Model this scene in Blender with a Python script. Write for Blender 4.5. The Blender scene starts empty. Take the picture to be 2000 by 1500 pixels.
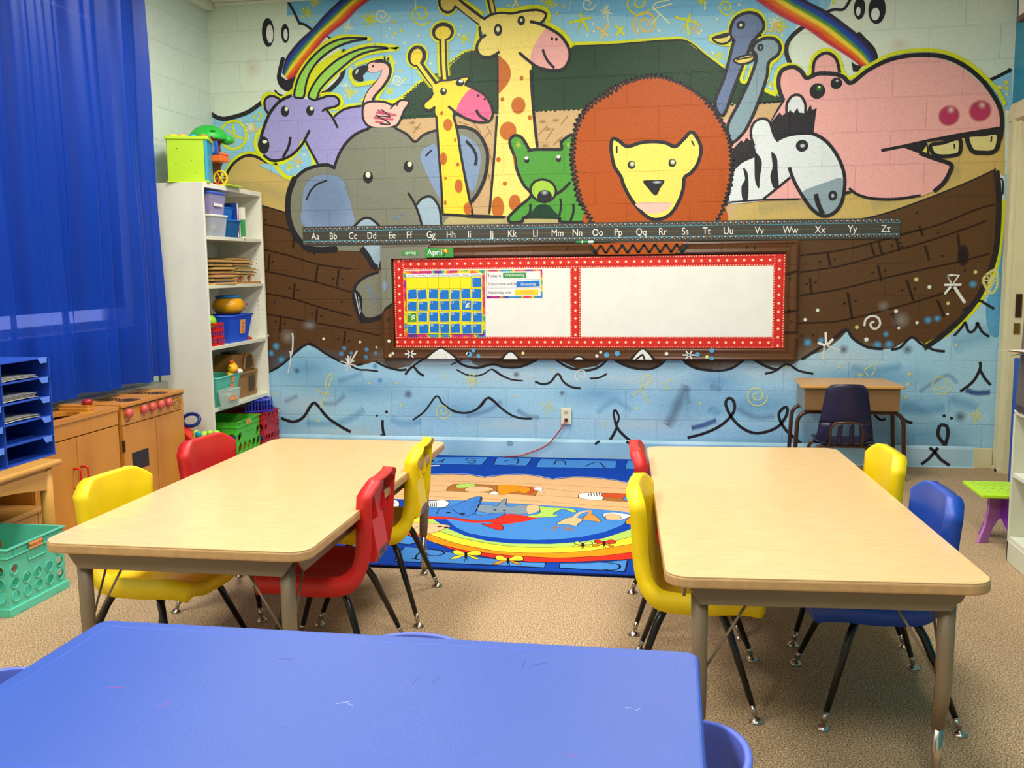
import bpy, bmesh, math, random
from mathutils import Vector, Matrix, Euler
random.seed(7)
SC=bpy.context.scene; COL=SC.collection; PI=math.pi
sn,cs=math.sin,math.cos
# ------------------------------------------------------------------ colours and materials
def lin(c):
    c=c/255.0
    return c/12.92 if c<=.04045 else ((c+.055)/1.055)**2.4
def L3(c): return (lin(c[0]),lin(c[1]),lin(c[2]),1.0)
def newmat(name):
    m=bpy.data.materials.new(name); m.use_nodes=True; nt=m.node_tree; b=nt.nodes['Principled BSDF']; return m,nt,b
MC={}
def mat(name,c,rough=.5,metal=0,var=0,scale=8,bump=0,bscale=60,stretch=None,spec=.5,alpha=1,trans=0,c2=None,coat=0):
    if name in MC: return MC[name]
    m,nt,b=newmat(name); N=nt.nodes; K=nt.links
    b.inputs['Roughness'].default_value=rough; b.inputs['Metallic'].default_value=metal; b.inputs['Specular IOR Level'].default_value=spec
    b.inputs['Alpha'].default_value=alpha; b.inputs['Transmission Weight'].default_value=trans; b.inputs['Coat Weight'].default_value=coat
    tc=N.new('ShaderNodeTexCoord'); mp=N.new('ShaderNodeMapping'); K.new(tc.outputs['Object'],mp.inputs['Vector'])
    if stretch: mp.inputs['Scale'].default_value=stretch
    n=N.new('ShaderNodeTexNoise'); n.inputs['Scale'].default_value=scale; n.inputs['Detail'].default_value=4; K.new(mp.outputs[0],n.inputs['Vector'])
    r=N.new('ShaderNodeValToRGB'); base=L3(c); v=var or .03
    r.color_ramp.elements[0].position=.3; r.color_ramp.elements[1].position=.7
    r.color_ramp.elements[0].color=L3(c2) if c2 else tuple(x*(1-v) for x in base[:3])+(1,); r.color_ramp.elements[1].color=tuple(min(1,x*(1+v)) for x in base[:3])+(1,)
    K.new(n.outputs['Fac'],r.inputs['Fac']); K.new(r.outputs['Color'],b.inputs['Base Color'])
    if bump:
        n2=N.new('ShaderNodeTexNoise'); n2.inputs['Scale'].default_value=bscale; n2.inputs['Detail'].default_value=3; K.new(tc.outputs['Object'],n2.inputs['Vector'])
        bp=N.new('ShaderNodeBump'); bp.inputs['Strength'].default_value=bump; bp.inputs['Distance'].default_value=.01; K.new(n2.outputs['Fac'],bp.inputs['Height']); K.new(bp.outputs[0],b.inputs['Normal'])
    MC[name]=m; return m
def P(name,c,rough=.38,**k): return mat(name,c,rough,**k)
def blockmat(name,c=None,axis='x',shift=0.0,attr=False,soft=False,lime=0.3,alpha_attr=False,rough=.38,bumps=.55):
    """painted concrete block: running bond 0.4064 x 0.2032, colour plain or from the paint attribute"""
    m,nt,b=newmat(name); N=nt.nodes; K=nt.links
    geo=N.new('ShaderNodeNewGeometry'); sep=N.new('ShaderNodeSeparateXYZ'); K.new(geo.outputs['Position'],sep.inputs[0])
    def add(s,v):
        a=N.new('ShaderNodeMath'); a.operation='ADD'; a.inputs[1].default_value=v; K.new(s,a.inputs[0]); return a.outputs[0]
    com=N.new('ShaderNodeCombineXYZ'); K.new(add(sep.outputs['X' if axis=='x' else 'Y'],shift),com.inputs[0]); K.new(add(sep.outputs['Z'],-.27+.2032*4),com.inputs[1])
    br=N.new('ShaderNodeTexBrick'); br.inputs['Scale'].default_value=1; br.inputs['Brick Width'].default_value=.4064; br.inputs['Row Height'].default_value=.2032; br.inputs['Mortar Size'].default_value=.005; br.inputs['Mortar Smooth'].default_value=.35
    br.inputs['Color1'].default_value=(1,1,1,1); br.inputs['Color2'].default_value=(.97,.97,.97,1); br.inputs['Mortar'].default_value=(.94,.94,.94,1); K.new(com.outputs[0],br.inputs['Vector'])
    n=N.new('ShaderNodeTexNoise'); n.inputs['Scale'].default_value=130; n.inputs['Detail'].default_value=4; n.inputs['Roughness'].default_value=.6; K.new(geo.outputs['Position'],n.inputs['Vector'])
    n2=N.new('ShaderNodeTexVoronoi'); n2.inputs['Scale'].default_value=95; K.new(geo.outputs['Position'],n2.inputs['Vector'])
    b1=N.new('ShaderNodeBump'); b1.invert=True; b1.inputs['Strength'].default_value=.8; b1.inputs['Distance'].default_value=.002; K.new(br.outputs['Fac'],b1.inputs['Height'])
    b2=N.new('ShaderNodeBump'); b2.inputs['Strength'].default_value=bumps; b2.inputs['Distance'].default_value=.004; K.new(n.outputs['Fac'],b2.inputs['Height']); K.new(b1.outputs[0],b2.inputs['Normal']); K.new(b2.outputs[0],b.inputs['Normal'])
    rp=N.new('ShaderNodeValToRGB'); rp.color_ramp.elements[0].position=.3; rp.color_ramp.elements[0].color=(.8,.8,.8,1); rp.color_ramp.elements[1].position=.5; rp.color_ramp.elements[1].color=(1,1,1,1); K.new(n.outputs['Fac'],rp.inputs[0])
    mx=N.new('ShaderNodeMix'); mx.data_type='RGBA'; mx.blend_type='MULTIPLY'; mx.inputs[0].default_value=1; K.new(br.outputs['Color'],mx.inputs[6]); K.new(rp.outputs[0],mx.inputs[7])
    mx2=N.new('ShaderNodeMix'); mx2.data_type='RGBA'; mx2.blend_type='MULTIPLY'; mx2.inputs[0].default_value=1; K.new(mx.outputs[2],mx2.inputs[6])
    if attr:
        at=N.new('ShaderNodeAttribute'); at.attribute_name='paint'; K.new(at.outputs['Color'],mx2.inputs[7])
        if alpha_attr: K.new(at.outputs['Alpha'],b.inputs['Alpha'])
    else: mx2.inputs[7].default_value=L3(c)
    K.new(mx2.outputs[2],b.inputs['Base Color']); b.inputs['Roughness'].default_value=rough; b.inputs['Specular IOR Level'].default_value=.3
    return m
# ------------------------------------------------------------------ mesh builder
class MB:
    def __init__(s): s.v=[]; s.f=[]; s.m=[]; s.M=Matrix.Identity(4); s.c=[]
    def add(s,vs,fs,m=0,col=None):
        o=len(s.v); s.v+= [tuple(s.M@Vector(p)) for p in vs]; s.f+=[tuple(o+i for i in f) for f in fs]; s.m+=[m]*len(fs)
        if col is not None: s.c+= (col if isinstance(col,list) else [col]*len(vs))
        return s
    def box(s,x0,x1,y0,y1,z0,z1,m=0,tx=0,ty=0):
        v=[(x0,y0,z0),(x1,y0,z0),(x1,y1,z0),(x0,y1,z0),(x0+tx,y0+ty,z1),(x1-tx,y0+ty,z1),(x1-tx,y1-ty,z1),(x0+tx,y1-ty,z1)]
        return s.add(v,[(0,3,2,1),(4,5,6,7),(0,1,5,4),(1,2,6,5),(2,3,7,6),(3,0,4,7)],m)
    def prism(s,pts,a,b,axis='z',m=0):
        n=len(pts)
        def q(p,h): return (p[0],p[1],h) if axis=='z' else ((p[0],h,p[1]) if axis=='y' else (h,p[0],p[1]))
        return s.add([q(p,a) for p in pts]+[q(p,b) for p in pts],[tuple(range(n))[::-1],tuple(range(n,2*n))]+[(i,(i+1)%n,n+(i+1)%n,n+i) for i in range(n)],m)
    def tube(s,path,r,n=10,m=0,cap=True,closed=False,flat=1):
        P_=[Vector(p) for p in path]; k=len(P_); vs=[];fs=[]
        up=None
        for i,p in enumerate(P_):
            a=P_[(i-1)%k] if (closed or i>0) else p; b=P_[(i+1)%k] if (closed or i<k-1) else p
            t=(b-a).normalized()
            if up is None: up=t.orthogonal().normalized()
            else: up=(up-t*up.dot(t)).normalized()
            w=t.cross(up); rr=r[i] if isinstance(r,(list,tuple)) else r
            for j in range(n): vs.append(tuple(p+up*rr*cs(2*PI*j/n)+w*rr*flat*sn(2*PI*j/n)))
        e=k if closed else k-1
        for i in range(e):
            for j in range(n): fs.append((i*n+j,i*n+(j+1)%n,((i+1)%k)*n+(j+1)%n,((i+1)%k)*n+j))
        if cap and not closed: fs.append(tuple(range(n))[::-1]); fs.append(tuple((k-1)*n+j for j in range(n)))
        return s.add(vs,fs,m)
    def lathe(s,prof,c=(0,0,0),n=20,m=0,axis='z',sx=1,sy=1):
        vs=[];fs=[];k=len(prof)
        for r,h in prof:
            for j in range(n):
                a=2*PI*j/n; x,y=r*cs(a)*sx,r*sn(a)*sy
                vs.append((c[0]+x,c[1]+y,c[2]+h) if axis=='z' else ((c[0]+x,c[1]+h,c[2]+y) if axis=='y' else (c[0]+h,c[1]+x,c[2]+y)))
        for i in range(k-1):
            for j in range(n): fs.append((i*n+j,i*n+(j+1)%n,(i+1)*n+(j+1)%n,(i+1)*n+j))
        if prof[0][0]>1e-5: fs.append(tuple(range(n))[::-1])
        if prof[-1][0]>1e-5: fs.append(tuple((k-1)*n+j for j in range(n)))
        return s.add(vs,fs,m)
    def ball(s,c,r,m=0,n=14,sx=1,sy=1,sz=1):
        k=n//2
        return s.lathe([(r*sn(PI*i/k),-r*sz*cs(PI*i/k)) for i in range(k+1)],c,n,m,'z',sx,sy)
    def grid(s,nu,nv,fn,m=0):
        vs=[fn(i/(nu-1),j/(nv-1)) for i in range(nu) for j in range(nv)]
        return s.add(vs,[(i*nv+j,(i+1)*nv+j,(i+1)*nv+j+1,i*nv+j+1) for i in range(nu-1) for j in range(nv-1)],m)
    def disc(s,c,r,axis,n=20,m=0,ry=None,r0=0):
        ry=ry or r
        def q(a,k): 
            x,y=r*k*cs(a),ry*k*sn(a)
            return (c[0]+x,c[1]+y,c[2]) if axis=='z' else ((c[0]+x,c[1],c[2]+y) if axis=='y' else (c[0],c[1]+x,c[2]+y))
        if not r0: return s.add([q(2*PI*i/n,1) for i in range(n)],[tuple(range(n))],m)
        return s.add([q(2*PI*i/n,1) for i in range(n)]+[q(2*PI*i/n,r0) for i in range(n)],[(i,(i+1)%n,n+(i+1)%n,n+i) for i in range(n)],m)
    def text(s,t,size,o,ux,uy,m=0,align='c',sx=1):
        """writing laid on a plane: o origin, ux right, uy up"""
        vs,fs,w=textdata(t); o=Vector(o);ux=Vector(ux);uy=Vector(uy); k=size*sx; off=-w*k/2 if align=='c' else 0
        return s.add([tuple(o+ux*(p[0]*k+off)+uy*p[1]*size) for p in vs],fs,m)
    def build(s,name,mats,parent=None,smooth=False,bevel=0,solid=0,sub=0,off=1,seg=2,weld=0,world=False):
        me=bpy.data.meshes.new(name)
        if world and parent is not None:
            r=parent
            while r.parent: r=r.parent
            d=Vector(r.location); s.v=[tuple(Vector(p)-d) for p in s.v]
        me.from_pydata(s.v,[],s.f)
        if not isinstance(mats,(list,tuple)): mats=[mats]
        for q in mats: me.materials.append(q)
        me.polygons.foreach_set('material_index',s.m)
        if smooth: me.polygons.foreach_set('use_smooth',[True]*len(s.f))
        if s.c:
            a=me.color_attributes.new('paint','FLOAT_COLOR','POINT'); a.data.foreach_set('color',[x for c in s.c for x in c])
        me.update()
        if weld:
            bm=bmesh.new(); bm.from_mesh(me); bmesh.ops.remove_doubles(bm,verts=bm.verts,dist=weld); bmesh.ops.recalc_face_normals(bm,faces=bm.faces); bm.to_mesh(me); bm.free()
        o=bpy.data.objects.new(name,me); COL.objects.link(o)
        if parent is not None: o.parent=parent
        if solid: q=o.modifiers.new('solid','SOLIDIFY'); q.thickness=solid; q.offset=off
        if bevel: q=o.modifiers.new('bevel','BEVEL'); q.width=bevel; q.segments=seg; q.limit_method='ANGLE'; q.angle_limit=math.radians(40); q.harden_normals=False
        if sub: q=o.modifiers.new('sub','SUBSURF'); q.levels=sub; q.render_levels=sub
        return o
TD={}
def textdata(t):
    if t in TD: return TD[t]
    cu=bpy.data.curves.new('t','FONT'); cu.body=t; cu.size=1; cu.resolution_u=3
    o=bpy.data.objects.new('t',cu); COL.objects.link(o); dg=bpy.context.evaluated_depsgraph_get(); oe=o.evaluated_get(dg); me=oe.to_mesh()
    vs=[tuple(v.co) for v in me.vertices]; fs=[tuple(p.vertices) for p in me.polygons]; w=max([v[0] for v in vs]+[0])
    oe.to_mesh_clear(); bpy.data.objects.remove(o); bpy.data.curves.remove(cu); TD[t]=(vs,fs,w); return TD[t]
def thing(name,label,cat,loc=(0,0,0),rz=0,group=None):
    o=bpy.data.objects.new(name,None); COL.objects.link(o); o.location=loc; o.rotation_euler=(0,0,rz); o.empty_display_size=.05
    return tag(o,label,cat,group)
def tag(o,label,cat,group=None,kind=None):
    o['label']=label; o['category']=cat
    if group: o['group']=group
    if kind: o['kind']=kind
    return o
def struct(o): o['kind']='structure'; return o
def dup(r,loc,rz,label=None,group=None,swap=None):
    def cp(o,par):
        c=o.copy(); COL.objects.link(c); c.parent=par
        if swap and c.type=='MESH' and any(m and m.name in swap for m in c.data.materials):
            c.data=c.data.copy()
            for i,m in enumerate(c.data.materials):
                if m and m.name in swap: c.data.materials[i]=swap[m.name]
        for ch in o.children: cp(ch,c)
        return c
    n=cp(r,None); n.location=loc; n.rotation_euler=(0,0,rz)
    if label: n['label']=label
    if group: n['group']=group
    return n
# ------------------------------------------------------------------ painting (pigment laid on a surface)
PC={
'sky':(146,205,228),'sky2':(120,190,226),'sky3':(95,172,216),'cloud':(224,236,214),'white':(238,242,234),'white2':(228,236,234),'cream':(240,245,200),'ylw':(235,226,80),'ylw2':(238,236,150),'ylw3':(240,220,110),
'lime':(224,230,30),'lime2':(180,220,90),'peach':(236,208,115),'pinkish':(245,200,182),'k':(40,38,42),'sand':(208,180,104),'sand2':(190,186,142),'sand3':(192,180,122),'cabin':(210,174,124),'cabin2':(150,112,60),
'roof':(34,66,42),'hull':(92,62,32),'hull2':(50,30,16),'water':(166,214,238),'water2':(118,176,206),'blue2':(90,100,150),'navy2':(50,80,160),'grey1':(132,134,114),'grey2':(90,95,112),'grey3':(190,200,200),
'purple':(164,158,212),'green1':(158,216,88),'green2':(82,160,58),'green3':(170,212,70),'green4':(22,62,42),'pink1':(246,196,180),'pink2':(244,178,170),'pink3':(215,88,118),'pink3b':(238,108,150),
'lblue':(134,158,190),'tusk':(165,190,202),'yel1':(252,224,62),'yel2':(226,202,98),'yel3':(252,230,120),'yel4':(252,230,104),'spot':(200,108,36),'tooth':(224,214,142),'mag':(188,56,96),'bird1':(106,126,162),'bird2':(138,165,174),'bird3':(146,168,176),'orange':(186,84,18),
'rblue':(10,66,172),'rnavy':(12,24,62),'rlight':(72,140,214),'rlight2':(66,126,206),'rwhite':(238,236,230),'rwhite2':(190,200,225),'rtan':(232,184,130),'rtan2':(222,150,70),'rbrown':(176,112,48),'rbrown2':(150,100,60),'rk':(22,18,26),'rred':(222,48,30),'rred2':(214,80,40),'rorange':(250,150,20),'ryel':(250,228,60),'rgreen':(180,216,100),'rgreen2':(200,222,100),'rgrey':(130,150,165),'rskin':(240,190,140)}
PL={k:L3(v)[:3] for k,v in PC.items()}
def cr(pts,closed,n=6):
    k=len(pts)
    if k<3: return [tuple(map(float,p)) for p in pts]
    out=[]
    for i in range(k if closed else k-1):
        p0=pts[(i-1)%k] if (closed or i>0) else pts[0]; p1=pts[i]; p2=pts[(i+1)%k]; p3=pts[(i+2)%k] if (closed or i<k-2) else pts[-1]
        d=max(abs(p2[0]-p1[0]),abs(p2[1]-p1[1])); nn=max(2,min(n,int(d/9)+1))
        for j in range(nn):
            t=j/nn; q=[]
            for a in (0,1): q.append(.5*(2*p1[a]+(p2[a]-p0[a])*t+(2*p0[a]-5*p1[a]+4*p2[a]-p3[a])*t*t+(3*p1[a]-p0[a]-3*p2[a]+p3[a])*t**3))
            out.append(tuple(q))
    if not closed: out.append(tuple(map(float,pts[-1])))
    return out
def paint(mb,ops,place,eps,soft_m=1,start=1):
    lay=start
    def put(p2,h): return place(p2[0]/1000,p2[1]/1000,h)
    def ribbon(P_,w,closed,soft,a,c,h,caps=True):
        k=len(P_); 
        if k<2: return
        off=[]
        for i in range(k):
            A=P_[(i-1)%k] if (closed or i>0) else P_[i]; B=P_[(i+1)%k] if (closed or i<k-1) else P_[i]
            tx,ty=B[0]-A[0],B[1]-A[1]; d=math.hypot(tx,ty) or 1; off.append((-ty/d,tx/d))
        if soft==0 and a==100: fr=[-.5,.5]; al=[1,1]; mi=0
        else:
            q=.5*(1-soft/100.0); e=.5+.12*soft/100; fr=[-e,-q,q,e]; al=[0,a/100,a/100,0]; mi=soft_m
            if q<.03: fr=[-e,0,e]; al=[0,a/100,0]
        nf=len(fr); vs=[];cc=[]
        for i in range(k):
            fade=1
            if mi and not closed and (i==0 or i==k-1): fade=0
            for t,al_ in zip(fr,al): vs.append(put((P_[i][0]+off[i][0]*w*t,P_[i][1]+off[i][1]*w*t),h)); cc.append((c[0],c[1],c[2],al_*fade))
        fs=[]
        for i in range(k if closed else k-1):
            j=(i+1)%k
            for u in range(nf-1): fs.append((i*nf+u,i*nf+u+1,j*nf+u+1,j*nf+u))
        mb.add(vs,fs,mi,cc)
        if mi==0 and not closed and caps and w>5:
            for q in (P_[0],P_[-1]): mb.add([put((q[0]+w*.5*cs(2*PI*t/12),q[1]+w*.5*sn(2*PI*t/12)),h+eps*.3) for t in range(12)],[tuple(range(12))],0,(c[0],c[1],c[2],1))
    for op in ops:
        lay+=1; h=lay*eps; K_=op[0]
        if K_=='F':
            c=PL[op[1]]; P_=cr(op[2],True) if op[3] else op[2]; mb.add([put(p,h) for p in P_],[tuple(range(len(P_)))],0,(c[0],c[1],c[2],1))
        elif K_=='L':
            _,c,P_,w,sm,cl,so,a=op; P_=cr(P_,cl) if sm else list(P_)
            if so and len(P_)==2:
                A,B=P_; P_=[(A[0]+(B[0]-A[0])*t,A[1]+(B[1]-A[1])*t) for t in (0,.08,.92,1)]
            elif so and not cl:
                A,B=P_[0],P_[1]; P_=[A,((A[0]*.7+B[0]*.3),(A[1]*.7+B[1]*.3))]+P_[1:]
            ribbon(P_,w,cl,so,a,PL[c],h)
        elif K_=='E':
            _,c,P_,rx,ry,rot,so,a=op; c=PL[c]; r=math.radians(-rot); n=20; x0,y0=P_[0]
            def el(k): return [put((x0+rx*k*cs(2*PI*t/n)*cs(r)-ry*k*sn(2*PI*t/n)*sn(r),y0+rx*k*cs(2*PI*t/n)*sn(r)+ry*k*sn(2*PI*t/n)*cs(r)),h) for t in range(n)]
            if so==0 and a==100: mb.add(el(1),[tuple(range(n))],0,(c[0],c[1],c[2],1))
            else:
                rs=[max(.02,1-so/100.0),1-so/200.0,1.0+so/400]; al=[a/100,a/100*.5,0]
                vs=[];cc=[]
                for k_,al_ in zip(rs,al): vs+=el(k_); cc+=[(c[0],c[1],c[2],al_)]*n
                mb.add(vs,[tuple(range(n))]+[(i*n+t,i*n+(t+1)%n,(i+1)*n+(t+1)%n,(i+1)*n+t) for i in (0,1) for t in range(n)],soft_m,cc)
        elif K_=='Z':
            _,c,P_,w,amp,wl,cl=op; Q=cr(P_,cl,8); out=[]; acc=0; sg=1; rr=random.Random(len(P_)*7+w)
            for i in range(len(Q)-1):
                d=math.hypot(Q[i+1][0]-Q[i][0],Q[i+1][1]-Q[i][1]); t=0
                tx,ty=(Q[i+1][0]-Q[i][0])/(d or 1),(Q[i+1][1]-Q[i][1])/(d or 1)
                while acc<=d:
                    x,y=Q[i][0]+tx*acc,Q[i][1]+ty*acc; am=amp*sg*rr.uniform(.6,1.2); out.append((x-ty*am+tx*sg*amp*.3,y+tx*am+ty*sg*amp*.3)); sg=-sg; acc+=wl*.5*rr.uniform(.8,1.2)
                acc-=d
            if len(out)>2: ribbon(cr(out,False,3),w,False,0,100,PL[c],h)
        elif K_=='R':
            A=cr(op[1],False); B=cr(op[2],False)
            def samp(Q,t):
                x=t*(len(Q)-1); i=min(int(x),len(Q)-2); f=x-i; return (Q[i][0]*(1-f)+Q[i+1][0]*f,Q[i][1]*(1-f)+Q[i+1][1]*f)
            stops=[(-.03,(50,40,70),0),(0,(50,40,70),1),(.1,(52,45,80),1),(.16,(38,70,160),1),(.28,(36,80,170),1),(.34,(70,140,70),1),(.42,(110,160,60),1),(.48,(250,220,60),1),(.58,(250,215,60),1),(.65,(240,130,30),1),(.78,(235,95,30),1),(.86,(205,50,50),1),(.95,(200,60,80),1),(1.03,(200,70,90),0)]
            n=30; vs=[];cc=[]
            for i in range(n+1):
                a,b=samp(A,i/n),samp(B,i/n)
                for t,c,al in stops: vs.append(put((a[0]+(b[0]-a[0])*t,a[1]+(b[1]-a[1])*t),h)); c=L3(c); cc.append((c[0],c[1],c[2],al))
            k=len(stops); mb.add(vs,[(i*k+u,i*k+u+1,(i+1)*k+u+1,(i+1)*k+u) for i in range(n) for u in range(k-1)],soft_m,cc)
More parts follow.
